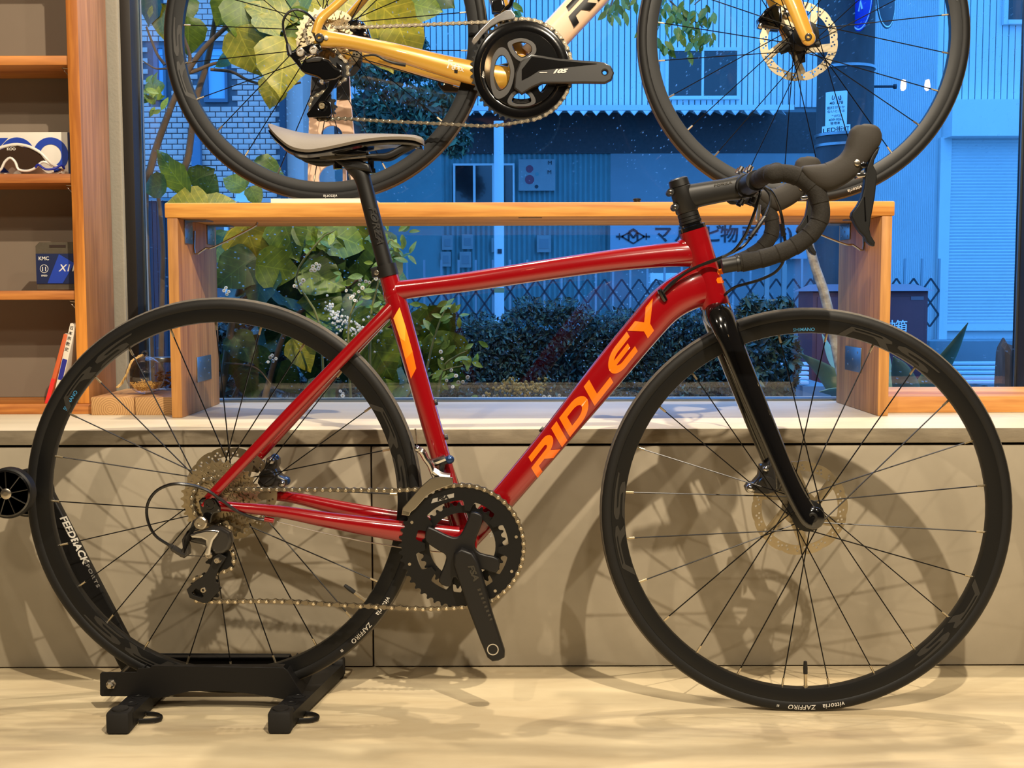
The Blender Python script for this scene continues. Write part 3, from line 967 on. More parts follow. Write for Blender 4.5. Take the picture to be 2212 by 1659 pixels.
# ---- chain
def plate8(bm, y, h):
    r, p = .0040, .0127
    out = [(p + r * cos(a), r * sin(a)) for a in [radians(-125) + radians(250) * i / 8 for i in range(9)]]
    out += [(p / 2, .0021)]
    out += [(r * cos(a), r * sin(a)) for a in [radians(55) + radians(250) * i / 8 for i in range(9)]]
    out += [(p / 2, -.0021)]
    slab(bm, out, y - h / 2, y + h / 2)
_link = {}
def chain(rig, root, pts, off):
    P = [rig.L(p[0], p[1], p[2] if len(p) > 2 else off) for p in pts]
    P = catmull(P + [P[0]], 10)
    S = [P[0]]; acc = 0.0; need = .0127; cur = P[0].copy()
    i = 1
    while i < len(P):
        seg = P[i] - cur
        if (P[i] - S[-1]).length >= need:
            # step along seg until distance from last = need
            lo, hi = 0.0, 1.0
            for _ in range(18):
                mid = (lo + hi) / 2
                if (cur + seg * mid - S[-1]).length < need: lo = mid
                else: hi = mid
            cur = cur + seg * hi
            S.append(cur.copy())
        else:
            cur = P[i].copy(); i += 1
    if len(S) % 2: S.pop()
    ch = empty('chain', (0, 0, 0), root)
    if not _link:
        b = BM(); plate8(b, -.0030, .0010); plate8(b, .0030, .0010)
        for x in (0, .0127): lathe(b, [(.0026, -.0041), (.0020, -.0044), (.0020, .0044), (.0026, .0041)], 8, org=(x, 0, 0), mi=1)
        o = obj('chain_link', b, [m_chain, m_pin], ch); _link[0] = o.data; COL.objects.unlink(o); bpy.data.objects.remove(o)
        b = BM(); plate8(b, -.0018, .0010); plate8(b, .0018, .0010)
        for x in (0, .0127): lathe(b, [(.0036, -.0016), (.0036, .0016)], 8, org=(x, 0, 0), mi=1)
        o = obj('chain_link', b, [m_chain, m_pin], ch); _link[1] = o.data; COL.objects.unlink(o); bpy.data.objects.remove(o)
    for k in range(len(S) - 1):
        d = S[k + 1] - S[k]
        link_mesh('chain_link', _link[k % 2], ch, S[k], (0, -atan2(d.z, d.x), atan2(d.y, sqrt(d.x ** 2 + d.z ** 2))))
    return ch
# ---- letters of the down-tube word, drawn in a unit box (u along the word, v up)
def _ell(cx, cy, rx, ry, a0, a1, n=10):
    return [(cx + rx * cos(radians(a0 + (a1 - a0) * i / n)), cy + ry * sin(radians(a0 + (a1 - a0) * i / n))) for i in range(n + 1)]
LETTERS = {
    'R': (1.0, [[(0, 0), (.22, 0), (.22, .34), (.46, .34), (.70, 0), (1.0, 0), (.74, .37)] + _ell(.70, .69, .28, .31, -66, 90, 8) + [(.08, 1.0), (.08, .74), (.64, .74)] + _ell(.64, .655, .08, .085, 80, -80, 5) + [(.0, .57)]]),
    'I': (.28, [[(0, 0), (.24, 0), (.24, 1), (0, 1)]]),
    'D': (1.0, [[(0, 0), (.46, 0)] + _ell(.50, .5, .48, .5, -86, 86, 12) + [(0, 1)], [(.22, .27), (.22, .73), (.46, .73)] + _ell(.46, .5, .28, .23, 84, -84, 10) + [(.44, .27)]]),
    'L': (.80, [[(0, 0), (.80, 0), (.80, .28), (.23, .28), (.23, 1), (0, 1)]]),
    'E': (.98, [[(.98, 0), (.98, .26)] + _ell(.48, .5, .26, .24, -92, -150, 5) + [(.25, .40), (.84, .40), (.84, .62), (.25, .62)] + _ell(.48, .5, .26, .24, 150, 92, 5) + [(.98, .74), (.98, 1.0)] + _ell(.48, .5, .48, .5, 90, 270, 16)]),
    'Y': (1.0, [[(.36, 0), (.62, 0), (.62, .36), (1.04, 1.0), (.74, 1.0), (.49, .62), (.28, 1.0), (-.04, 1.0), (.36, .36)]])}
from mathutils.bvhtree import BVHTree
def flank(o):
    """function (x, z) -> y of the camera-side surface of a mesh"""
    bm = BM(); bm.from_mesh(o.data); t = BVHTree.FromBMesh(bm); bm.free()
    def f(x, z, default):
        h = t.ray_cast(Vector((x, -.3, z)), Vector((0, 1, 0)))
        return h[0].y if h[0] is not None and h[0].y < 0 else default
    return f
def word_on_tube(root, par, m, word, p0, p1, h, rad0, rad1, vshift=0.0, shear=.30, exp=2.4, gap=.07):
    """lay the word along the tube axis p0->p1 (rig coordinates) on the camera-side flank"""
    ax = (p1 - p0); Lw = ax.length; ax = ax.normalized()
    up = Vector((-ax.z, 0, ax.x))
    total = sum(LETTERS[c][0] for c in word) + gap * (len(word) - 1)
    k = (Lw - shear * h) / total
    u = 0.0
    fl = flank(par)
    for c in word:
        wd_, loops = LETTERS[c]
        lp = [[((u + x) * k + shear * h * z - shear * h * .0, (z - .5) * h) for x, z in l] for l in loops]
        me = front_only(flat(lp, 0, .0003))
        me = cut(me, 2, [h * (q / 20) for q in range(-9, 10)])
        me = cut(me, 0, [q * .008 for q in range(0, 60)])
        def fn(p):
            t = p.x / Lw
            v = p.z + vshift
            ry = rad0[0] + (rad1[0] - rad0[0]) * t
            rz = rad0[1] + (rad1[1] - rad0[1]) * t
            q = min(1.0, abs(v) / rz)
            y = -ry * (1 - q ** exp) ** (1 / exp) - .0006
            w_ = p0 + ax * p.x + up * v
            return Vector((w_.x, fl(w_.x, w_.z, y) - .0008, w_.z))
        obj('lettering', remap(me, fn), m, par, smooth=180, recalc=False)
        u += wd_ + gap
def poly_on_tube(par, m, pts, p0, p1, rad, exp=2.0, name='decal', lift=.0008):
    ax = (p1 - p0).normalized(); up = Vector((-ax.z, 0, ax.x))
    loc = [(Vector((p[0], 0, p[1])) - p0) for p in pts]
    lp = [[(q.dot(ax), q.dot(up)) for q in loc]]
    me = front_only(flat(lp, 0, .0003))
    me = cut(me, 2, [rad[1] * q for q in (-.95, -.9, -.8, -.7, -.55, -.4, -.25, -.1, .1, .25, .4, .55, .7, .8, .9)])
    me = cut(me, 0, [q * .01 for q in range(-5, 60)])
    fl = flank(par)
    def fn(p):
        w_ = p0 + ax * p.x + up * p.z
        return Vector((w_.x, fl(w_.x, w_.z, -.01) - lift, w_.z))
    return obj(name, remap(me, fn), m, par, smooth=180)
def bolt(bm, c, r=.004, h=.004, mi=0, y=-1):
    lathe(bm, [(r, 0), (r, h * .7), (r * .8, h), (r * .5, h), (r * .45, h * .4)], 12, org=c, mi=mi)
    return bm
# ================================================================== RED ROAD BICYCLE
RB = Rig(at(483, 1075, 1.9488), at(1737, 1106, 1.9058))
red = tag(empty('road_bicycle'), 'red road bicycle with black fork and wheels, rear wheel in the floor stand', 'bicycle')
red.matrix_world = RB.M
S_ = 1.94 / F_PX                                    # metres per pixel at the bicycle
m_red = mat('red_paint', (134, 6, 14), 0.2, coat=1.0, var=0.04, vscale=3)
m_orange = mat('orange_decal', (255, 112, 8), 0.3, coat=0.6)
m_orange2 = mat('amber_decal', (255, 172, 58), 0.3, coat=0.6)
m_orange3 = mat('mid_orange_decal', (255, 140, 28), 0.3, coat=0.6)
PX = lambda *r: [(v * S_ if not isinstance(v, tuple) else (v[0] * S_, v[1] * S_)) for v in r]

fb = BM()
BBp = RB.L(1005, 1167)
# head tube, top tube, seat tube, down tube
ht0, ht1 = RB.L(1497, 498), RB.L(1544.5, 661)
sweep(fb, [ht0, ht0.lerp(ht1, .3), ht0.lerp(ht1, .75), ht1], PX(30, 30, 31, 32), 24)
sweep(fb, RB.P([(858, 628), (930, 619), (1010, 609), (1160, 586), (1300, 566), (1420, 553), (1480, 549), (1512, 548)]), PX((20, 21), (21, 20), (22, 21), (22, 22), (23, 23), (23, 25), (24, 27), (22, 30)), 24, exp=2.5, n=4)
st0, st1 = RB.L(838.5, 592), RB.L(1001, 1160)
sweep(fb, [st0, st0.lerp(st1, .06), st0.lerp(st1, .12), st0.lerp(st1, .5), st1], PX(20, 21.5, 24, 21.5, 21.5), 24)
dt0, dt1 = RB.L(1025, 1146), RB.L(1392, 709)
sweep(fb, RB.P([(1010, 1163), (1060, 1107), (1180, 966), (1306, 812), (1392, 709), (1440, 657), (1490, 626), (1532, 612)]), PX((24, 27), (25, 28), (27, 30), (30, 36), (31, 38), (32, 40), (32, 43), (28, 46)), 28, exp=2.6, n=5)
# welds and lugs
ball(fb, RB.L(850, 634), 25 * S_, 3, (.9, .9, 1.2))
ball(fb, RB.L(1478, 530), 22 * S_, 3, (.8, .85, .7))
# bottom bracket shell
lathe(fb, [(.0215, -.036), (.0225, -.035), (.0225, .035), (.0215, .036)], 24, org=BBp)
# chain stays and seat stays
for s in (-1, 1):
    cs = [(452, 1088, .068 * s), (500, 1093, .068 * s), (600, 1104, .062 * s), (700, 1124, .053 * s), (800, 1143, .042 * s), (880, 1156, .036 * s), (985, 1170, .022 * s)]
    P = [RB.L(p[0], p[1], -.06 if True else 0) for p in cs]
    P = [Vector((q.x, c[2], q.z)) for q, c in zip(P, cs)]
    sweep(fb, P, PX((8, 11), (9, 11), (11, 13), (13, 17), (13, 21), (12, 23), (14, 22)), 16, n=4)
    ss = [(449, 1086, .070 * s), (478, 1053, .069 * s), (560, 964, .056 * s), (650, 866, .039 * s), (740, 770, .024 * s), (800, 706, .016 * s), (846, 656, .006 * s)]
    P = [RB.L(p[0], p[1], -.045) for p in ss]
    P = [Vector((q.x, c[2], q.z)) for q, c in zip(P, ss)]
    sweep(fb, P, PX((9, 10), (9, 11), (9, 12), (9.5, 13), (10, 13), (11, 13), (12, 14)), 16, n=4)
# far dropout plate
slab(fb, [(-.016, -.014), (.03, -.016), (.03, .012), (.012, .03), (-.006, .028), (-.018, .012)], .0635, .0705, .002)
# cable stop under the near chain stay
sweep(fb, RB.P([(572, 1121), (592, 1125)], -.062), .0045, 10)
frame = obj('frame', fb, m_red, red, smooth=45)
word_on_tube(red, frame, m_orange, 'RIDLEY', RB.L(1145, 1017), RB.L(1424, 661), .0335, (27 * S_, 30 * S_), (31 * S_, 39 * S_), vshift=.0005, shear=.42, exp=2.6)
q = RB.xz
poly_on_tube(frame, m_orange2, q([(847, 688), (861, 664), (874, 706), (873, 738), (861, 730)], -.03), st0, st1, (21.5 * S_, 21.5 * S_))
poly_on_tube(frame, m_orange3, q([(861, 730), (873, 738), (874, 706), (889, 760), (873, 778)], -.03), st0, st1, (21.5 * S_, 21.5 * S_))
poly_on_tube(frame, m_orange, q([(873, 778), (889, 760), (897, 797), (885, 820)], -.03), st0, st1, (21.5 * S_, 21.5 * S_))
for (a, b) in (((1552, 580), (1563, 592)), ((1550, 598), (1565, 611))):
    pts = q([(a[0], a[1] + 2), (b[0] - 3, a[1]), (b[0] + 1, b[1] - 3), (b[0] + 1, b[1]), (a[0], b[1] + 1), (a[0] - 3, (a[1] + b[1]) / 2)], -.02)
    poly_on_tube(frame, m_orange, pts, ht0, ht1, (31 * S_, 31 * S_), name='head_badge')
for (px, py, tx, ty) in ((937, 870, 1, -.28), (959, 945, 1, -.28), (1230, 867, -.78, -.62), (1174, 931, -.78, -.62)):
    bm = BM(); c = RB.L(px, py, 0); d = Vector((tx, 0, -ty)).normalized()
    sweep(bm, [c - d * .006, c + d * .003, c + d * .0032, c + d * .0062], [.0042, .0042, .0055, .0048], 10)
    obj('bottle_boss', bm, m_black, frame)
me = text_mesh('N', .010, bold=.0003); rot2(me, -1.1, RB.L(1061, 1155, -.03)); obj('bb_sticker', me, m_wtext, frame)
# hanger
bm = BM(); C = crop(300, 920, 3.95)
slab(bm, RB.xz(C([(512, 640), (540, 612), (620, 600), (665, 628), (700, 690), (700, 735), (650, 745), (628, 770), (612, 830), (560, 830), (545, 760), (530, 720)]), -.074), -.0765, -.069, .002)
for (p, rr) in (((537, 655), 3), ((678, 716), 3)):
    c = RB.L(*C([p])[0], -.0765); ball(bm, c, .0022, 1, (1, .6, 1), mi=1)
lathe(bm, [(.0095, .004), (.0095, 0), (.0085, -.0016), (.004, -.0016), (.0036, .001)], 20, org=Vector(RB.L(*C([(600, 668)])[0], -.0765)))
obj('dropout_hanger', bm, [m_blackg, m_silver], frame)
# seat clamp
bm = BM(); a0, a1 = RB.L(826, 573), RB.L(832, 598)
sc0, sc1 = RB.L(832.5, 572.5), RB.L(839, 597)
sweep(bm, [sc0, sc1], 23 * S_, 24)
bxc = RB.L(811, 587); dd = (sc1 - sc0).normalized()
slab(bm, RB.xz([(800, 579), (830, 572), (834, 594), (804, 600)], -.01), -.012, .012, .002)
bolt(bm, RB.L(813, 589, -.0120) , .0042, -.002, mi=1)
obj('seat_clamp', bm, [m_black, m_steel], frame)

# ---- seat post
bm = BM()
sweep(bm, RB.P([(837, 590), (820, 526), (801, 452), (788, 402), (780, 378), (768, 362), (752, 350)]), PX(17, 17, 17, 17, 18, 19, 15), 20, n=4)
slab(bm, RB.xz([(722, 345), (735, 356), (752, 366), (792, 372), (806, 374), (800, 356), (782, 348), (750, 345), (735, 344)], 0), -.016, .016, .004)
post = obj('seatpost', bm, m_black, red, smooth=45)
me = text_mesh('FORZA', 22 * S_, bold=.0001, sx=1.15, shear=.3); rot2(me, -radians(76), RB.L(812, 486, -.0148)); me = remap(me, lambda p: p)
obj('lettering', me, mat('grey_print', (46, 44, 41), 0.4), post, smooth=None)
bm = BM()
slab(bm, RB.xz([(690, 345), (692, 338), (792, 333), (792, 341), (745, 345)], -.022), -.0255, -.0185, .001)
slab(bm, RB.xz([(690, 345), (692, 338), (792, 333), (792, 341), (745, 345)], -.022), .0185, .0255, .001)
obj('rail', bm, m_steel, post)
bm = BM()
slab(bm, RB.xz([(721, 331), (724, 327), (740, 324), (770, 323), (795, 327), (796, 332), (760, 336), (728, 335)], -.028), -.030, .030, .002)
for (p, l) in (((729, 350), 20), ((801, 360), 22)):
    sweep(bm, RB.P([(p[0], p[1] - 18), (p[0] + 1, p[1] + 12)], 0), .0052, 10)
    sweep(bm, RB.P([(p[0], p[1] + 5), (p[0] + 1, p[1] + 15)], 0), .0075, 10)
obj('saddle_clamp', bm, m_blackg, post)

# ---- saddle: lofted cover on a rigid shell
sad_prof = [  # px along, py of centre line top, half width m, edge drop m, edge thickness
    (594, 271, .046, .004), (606, 275, .061, .012), (625, 280, .069, .022), (650, 286, .0735, .031), (680, 290, .072, .033), (710, 291, .063, .029), (745, 290, .048, .022), (785, 289, .034, .014),
    (825, 289, .0265, .009), (865, 290, .0225, .0065), (895, 292, .019, .006), (911, 297, .013, .006), (916, 303, .004, .003)]
def saddle(bm, dz0, thick, lip, mi=0):
    rows = []
    prev = None
    for (px, py, hw, drop) in catmull4(sad_prof, 4):
        c = RB.L(px, py, 0)
        hw = max(hw, .003)
        row = []
        for k in range(15):
            t = -1 + 2 * k / 14
            z = -drop * abs(t) ** 2.3 - (.0035 * math.exp(-(t / .16) ** 2) if .02 < hw and px > 600 else 0)
            row.append(bm.verts.new((c.x, hw * t * (1 - .0 * abs(t)), c.z + z + dz0)))
        low = []
        for k in range(15):
            t = -1 + 2 * k / 14
            z = -drop * abs(t) ** 2.3 - thick * (1 - .5 * abs(t) ** 4)
            low.append(bm.verts.new((c.x, hw * t * lip, c.z + z + dz0)))
        ring = row + low[::-1]
        if prev:
            n = len(ring)
            for i in range(n):
                bm.faces.new((prev[i], prev[(i + 1) % n], ring[(i + 1) % n], ring[i]))
        else:
            bm.faces.new(ring)
        prev = ring
    bm.faces.new(prev)
def catmull4(rows, n):
    out = []
    for i in range(len(rows) - 1):
        for k in range(n):
            t = k / n
            p0 = rows[max(i - 1, 0)]; p1 = rows[i]; p2 = rows[i + 1]; p3 = rows[min(i + 2, len(rows) - 1)]
            out.append(tuple(.5 * (2 * b + (c - a) * t + (2 * a - 5 * b + 4 * c - d) * t * t + (3 * b - a - 3 * c + d) * t ** 3) for a, b, c, d in zip(p0, p1, p2, p3)))
    out.append(rows[-1])
    return out
bm = BM(); saddle(bm, 0, .009, .97)
sad = obj('saddle', bm, mat('saddle_cover', (104, 95, 83), 0.55, spec=.3, bump=.08, bscale=300), red, smooth=50)
bm = BM(); saddle(bm, -.0095, .006, .90)
obj('saddle_shell', bm, m_blackg, sad, smooth=50)
bm = BM()
for s in (-1, 1):
    o_ = lambda px, py, w: Vector((RB.L(px, py, -.02).x, s * w, RB.L(px, py, -.02).z))
    sweep(bm, [o_(612, 296, .030), o_(630, 318, .028), o_(652, 338, .024), o_(690, 344, .022), o_(740, 341, .022), o_(800, 337, .022), o_(835, 336, .019), o_(862, 322, .013), o_(890, 308, .009), o_(905, 304, .007)], [(.004, .007), (.004, .007), (.004, .006), .0037, .0036, .0036, (.0036, .005), (.004, .0055), (.004, .006), (.003, .004)], 10, n=4)
obj('saddle_rail', bm, m_black, sad)

# ---- fork
fk = BM()
P0 = [(1553, 668, 0), (1556, 684, -.028), (1572, 722, -.042), (1608, 808, -.048), (1655, 922, -.052), (1708, 1046, -.056), (1744, 1110, -.0575), (1757, 1119, -.0575)]
for s in (1, -1):
    P = [RB.L(p[0], p[1], p[2]) for p in P0]
    P = [Vector((v.x, v.y * s, v.z)) for v in P]
    sweep(fk, P, PX((24, 30), (22, 31), (17, 29), (12, 27), (11, 25), (10, 23), (9, 25), (8, 24)), 18, n=5)
sweep(fk, RB.P([(1543, 656), (1551, 684), (1556, 700)]), PX(30, (34, 31), (28, 24)), 20)
for s in (1, -1):
    e_ = RB.L(1757, 1119, -.0575); ball(fk, (e_.x, -.0575 * s, e_.z), 24 * S_, 3, (1, .33, 1))
fork = obj('fork', fk, m_blackg, red, smooth=50)
bm = BM()
cF = RB.L(1756, 1119, -.066)
lathe(bm, [(.0085, .006), (.0085, 0), (.007, -.0015), (.004, -.0015), (.0035, .003)], 20, org=(cF.x, -.0635, cF.z))
obj('thru_axle', bm, m_black, fork)

# ---- wheels
vt = [('vittoria', .0118, radians(-90 + 10.2), .3245, m_wtext, 1.05, .12), ('ZAFFIRO', .0112, radians(-90 + 1.0), .3245, m_wtext, 1.05, .12), ('III', .006, radians(-90 - 6), .3245, m_wtext, 1, 0)]
fw = make_wheel(RB, red, Vector((RB.wb, 0, 0)), radians(-87.5 + 7.5), radians(-87.5), decals=(radians(66), radians(-36), radians(186)),
                texts=vt + [('SHIMANO', .0078, radians(92.5), .3005, m_btext, 1.0, 0)])
rt = [('vittoria', .0118, radians(-32.5), .3245, m_wtext, 1.05, .12), ('ZAFFIRO', .0112, radians(-43), .3245, m_wtext, 1.05, .12), ('III', .0065, radians(-51), .3245, m_wtext, 1, 0)]
rw = make_wheel(RB, red, Vector((0, 0, 0)), radians(-35 + 7.5), radians(-35), rear=True, decals=(radians(136), radians(18), radians(-122)),
                texts=rt + [('SHIMANO', .0085, radians(148), .3015, m_btext, 1.0, 0)])
obj('brake_rotor', rotor_mesh(), m_rotor, fw, loc=(0, .037, 0), rot=(0, .35, 0))
obj('brake_rotor', rotor_mesh(), m_rotor, rw, loc=(0, .045, 0))
bm = BM()
for k in range(6):
    a = 2 * pi * k / 6 + .3
    sweep(bm, [Vector((.010 * cos(a), .034, .010 * sin(a))), Vector((.024 * cos(a), .035, .024 * sin(a)))], [(.004, .006), (.003, .005)], 8)
    lathe(bm, [(.003, 0), (.003, -.003)], 8, org=(.0225 * cos(a), .035, .0225 * sin(a)), mi=1)
obj('rotor_carrier', bm, [m_black, m_steel], fw)
cassette(rw, [11, 12, 13, 14, 15, 17, 19, 21, 24, 28, 32][1:])

# ---- calipers
def caliper(rig, root, cx, cy, off, C, sgn=1):
    cal = empty('brake_caliper', (0, 0, 0), root)
    return cal
C = crop(1560, 940, 5.184)
bm = BM()
slab(bm, RB.xz(C([(420, 330), (500, 315), (530, 250), (590, 260), (600, 560), (590, 630), (480, 650), (360, 640), (270, 630), (250, 580), (280, 540), (340, 520), (400, 450)]), .045), .030, .062, .006)
lathe(bm, [(.014, -.003), (.015, 0), (.015, .006)], 20, org=RB.L(*C([(500, 560)])[0], .027))
fc = obj('brake_caliper', bm, m_dkalloy, red)
for p, r_ in (((490, 380), .0052), ((320, 595), .0085)):
    bm = BM(); ball(bm, RB.L(*C([p])[0], .027), r_, 2, (1, .8, 1)); obj('caliper_bolt', bm, m_silver, fc)
bm = BM()
slab(bm, RB.xz(C([(540, 260), (640, 300), (690, 380), (660, 480), (640, 620), (600, 660), (600, 470), (590, 390)]), .05), .046, .05, .001)
slab(bm, RB.xz(C([(705, 620), (735, 620), (765, 540), (740, 520)]), .05), .046, .05, .001)
obj('adapter', bm, m_silver, fc)
C = crop(300, 920, 3.95)
bm = BM()
slab(bm, RB.xz(C([(1100, 270), (1150, 250), (1195, 280), (1195, 330), (1180, 360), (1215, 420), (1275, 450), (1275, 490), (1240, 525), (1150, 525), (1060, 525), (1025, 480), (1040, 400), (1085, 350)]), .05), .036, .068, .005)
lathe(bm, [(.013, -.003), (.0145, 0), (.0145, .006)], 20, org=RB.L(*C([(1095, 440)])[0], .033))
rc = obj('brake_caliper', bm, m_dkalloy, red)
for p, r_ in (((1125, 300), .0066), ((1220, 492), .0058)):
    bm = BM(); ball(bm, RB.L(*C([p])[0], .033), r_, 2, (1, .8, 1)); obj('caliper_bolt', bm, m_silver, rc)
for p in ((1160, 275), (1255, 470)):
    bm = BM(); ball(bm, RB.L(*C([p])[0], .05), .008, 2); obj('bolt_cap', bm, m_bluecap, rc)
bm = BM()
plate_ = C([(985, 220), (1020, 240), (1010, 300), (1075, 290), (1080, 320), (1020, 400), (960, 390), (900, 355), (870, 350), (930, 290)])
obj('adapter', flat([RB.xz(plate_, .058)] + [RB.xz([(300 + x / 3.95 + 1.6 * cos(a), 920 + y / 3.95 + 1.6 * sin(a)) for a in [i * pi / 4 for i in range(8)]], .058) for x, y in ((962, 262), (992, 262), (955, 292), (988, 296), (1045, 330))], .058, .003), m_silver, rc)
obj('adapter', flat([RB.xz(C([(1095, 590), (1170, 575), (1160, 690), (1130, 700), (1090, 660)]), .058)] + [RB.xz([(300 + x / 3.95 + 1.5 * cos(a), 920 + y / 3.95 + 1.5 * sin(a)) for a in [i * pi / 4 for i in range(8)]], .058) for x, y in ((1115, 625), (1140, 625), (1115, 655), (1142, 655))], .058, .003), m_silver, rc)

# ---- crankset
C = crop(660, 900, 3.072)
bm = BM()
spider = C([(1100, 632), (1172, 655), (1166, 720), (1135, 800), (1124, 860), (1160, 905), (1282, 942), (1266, 1036), (1165, 1010), (1180, 1080), (1150, 1120), (1060, 1160), (1010, 1085), (985, 1065), (960, 1127), (885, 1092), (922, 980), (932, 920), (880, 885), (798, 822), (806, 738), (840, 738), (930, 782), (990, 800), (1030, 780), (1070, 700)])
slab(bm, RB.xz(smooth_loop(spider, 3), -.052), -.056, -.046, .0025)
arm = C([(985, 905), (1035, 870), (1110, 900), (1150, 960), (1195, 1120), (1240, 1300), (1322, 1550), (1322, 1592), (1282, 1614), (1240, 1618), (1207, 1592), (1160, 1480), (1070, 1240), (1010, 1060), (985, 980)])
arm_xz = RB.xz(arm, -.066)
slab(bm, arm_xz, -.074, -.0565, .004)
crank = obj('crankset', bm, mat('crank_black', (19, 18, 18), 0.42, spec=.4), red, smooth=45)
bm = BM(); pc = RB.L(*C([(1243, 1545)])[0], -.074)
lathe(bm, [(.0092, .002), (.0095, -.0006), (.0078, -.0006), (.0072, .0012), (.0001, .0012)], 24, org=pc)
obj('pedal_thread', bm, m_silver, crank)
m_gdec = mat('crank_print', (14, 13, 13), 0.2, coat=.8)
me = text_mesh('FSA', .013, bold=.0006, shear=.2, sx=1.3); rot2(me, -radians(68), RB.L(*C([(1112, 1035)])[0], -.0748)); obj('lettering', me, m_gdec, crank, smooth=None)
for k in range(8):
    a, b = C([(1152 + 11 * k, 1150 + 28 * k)])[0], None
    e = flat([RB.xz([(a[0] - 4 + k * .3, a[1] - 2), (a[0] + 3, a[1] - 4), (a[0] + 4, a[1] + 1), (a[0] - 3, a[1] + 3)], -.0745)], -.0746, .0004)
    obj('crank_mark', e, m_gdec, crank, smooth=None)
bbc = Vector((RB.L(998, 1180, -.045).x, 0, RB.L(998, 1180, -.045).z))
out, r50 = teeth(50, h=.0030, low=.003)
WIN = [(87, 142), (44, 77), (2, 32), (322, 351), (294, 315), (258, 272), (227, 254), (188, 214), (158, 175)]
inn = []
for k in range(360):
    dist = max([min(k - a, b - k) for a, b in WIN])
    rr = .0600 + (.0762 - .0600) * max(0.0, min(1.0, (dist + .5) / 3.0)) ** .6
    inn.append((rr * cos(radians(k)), rr * sin(radians(k))))
loops = [out, inn]
ring = flat(loops, -.0475, .0028)
cr1 = obj('chainring', ring, m_anod, crank, loc=bbc)
out, r34 = teeth(34, h=.0034, low=.003)
obj('chainring', flat([out, circle(0, 0, .0545, 48)], -.0395, .0025), m_anod, crank, loc=bbc)
for a in (radians(12), radians(-25), radians(155), radians(200), radians(-52)):
    bm = BM(); lathe(bm, [(.0028, 0), (.0026, -.0012)], 10, org=(bbc.x + .0905 * cos(a), -.0490, bbc.z + .0905 * sin(a)))
    obj('ring_pin', bm, m_steel, crank)
me = flat([RB.xz(C([(833, 575), (845, 545), (985, 508), (985, 535)]), -.049)], -.0492, .0003); obj('ring_label', me, mat('grey_label', (150, 144, 134), .5), crank, smooth=None)
me = text_mesh('FSA', .0075, bold=.0005, shear=.2, sx=1.5); rot2(me, radians(14), RB.L(*C([(910, 541)])[0], -.0496)); obj('lettering', me, m_black, crank, smooth=None)
# far crank arm, pointing the other way, and the axle
bm = BM()
lathe(bm, [(.012, -.05), (.012, .066)], 16, org=bbc)
ca = Vector((pc.x - bbc.x, 0, pc.z - bbc.z)).normalized()
sweep(bm, [bbc + Vector((0, .062, 0)) - ca * t for t in (-.016, 0, .06, .17, .182)], [(.006, .014), (.007, .017), (.007, .013), (.006, .0125), (.005, .009)], 14)
obj('crank_arm', bm, m_black, crank)

# ---- front derailleur
bm = BM()
cage = C([(640, 650), (645, 605), (700, 540), (760, 470), (830, 408), (900, 395), (975, 402), (980, 448), (920, 468), (860, 490), (800, 530), (757, 580), (730, 610), (700, 632), (690, 655)])
slab(bm, RB.xz(cage, -.053), -.0555, -.0535, .0006)
slab(bm, RB.xz(cage, -.043), -.043, -.041, .0006)
slab(bm, RB.xz(C([(640, 650), (690, 655), (700, 630), (645, 615)]), -.05), -.0555, -.041, .001)
fd = obj('front_derailleur', bm, mat('fd_alloy', (176, 170, 158), .25, metal=1.0), red)
bm = BM()
sweep(bm, RB.P(C([(735, 215), (775, 235), (800, 280), (830, 320), (850, 370), (870, 400)]), -.040), [.004, .006, .0055, .006, .006, .007], 10, n=3)
sweep(bm, RB.P(C([(830, 330), (850, 305), (930, 275)]), -.032), [.006, .007, .006], 10)
sweep(bm, RB.P(C([(850, 360), (900, 395), (960, 400)]), -.045), [.006, .0075, .006], 10)
ball(bm, RB.L(*C([(742, 213)])[0], -.044), .0055, 2)
obj('swing_arm', bm, m_silver, fd)
bm = BM()
slab(bm, RB.xz(C([(895, 290), (940, 265), (965, 270), (960, 300), (925, 320), (915, 375), (885, 380)]), -.03), -.036, -.02, .003)
obj('clamp', bm, m_black, fd)
bm = BM(); ball(bm, RB.L(*C([(955, 285)])[0], -.032), .0075, 2, (1.1, .8, 1)); obj('bolt_cap', bm, m_bluecap, fd)
bm = BM(); sweep(bm, RB.P(C([(728, 80), (733, 125)]), -.03), .0016, 6); sweep(bm, RB.P(C([(733, 125), (740, 210)]), -.035), .0008, 5)
obj('shift_cable', bm, m_steel, fd)

# ---- rear derailleur
C = crop(300, 920, 3.95)
bm = BM()
slab(bm, RB.xz(C([(560, 880), (640, 850), (720, 858), (790, 900), (806, 980), (780, 1050), (730, 1085), (665, 1092), (640, 1060), (600, 1030), (560, 1010), (450, 985), (430, 960), (500, 905)]), -.085), -.094, -.076, .005)
rd = obj('rear_derailleur', bm, m_dkalloy, red)
bm = BM()
slab(bm, RB.xz(C([(470, 800), (530, 790), (555, 830), (540, 880), (440, 905), (420, 960), (440, 1040), (440, 1090), (400, 1120), (360, 1110), (360, 1080), (385, 1030), (378, 960), (415, 900), (450, 860)]), -.086), -.095, -.079, .003)
obj('mount_link', bm, m_dkalloy, rd)
bm = BM()
slab(bm, RB.xz(C([(438, 925), (500, 898), (580, 880), (655, 880), (692, 895), (672, 935), (640, 975), (620, 1040), (615, 1100), (575, 1110), (562, 1085), (580, 1030), (575, 975), (540, 958), (455, 952)]), -.096), -.1005, -.0935, .003)
obj('parallelogram', bm, m_silver, rd)
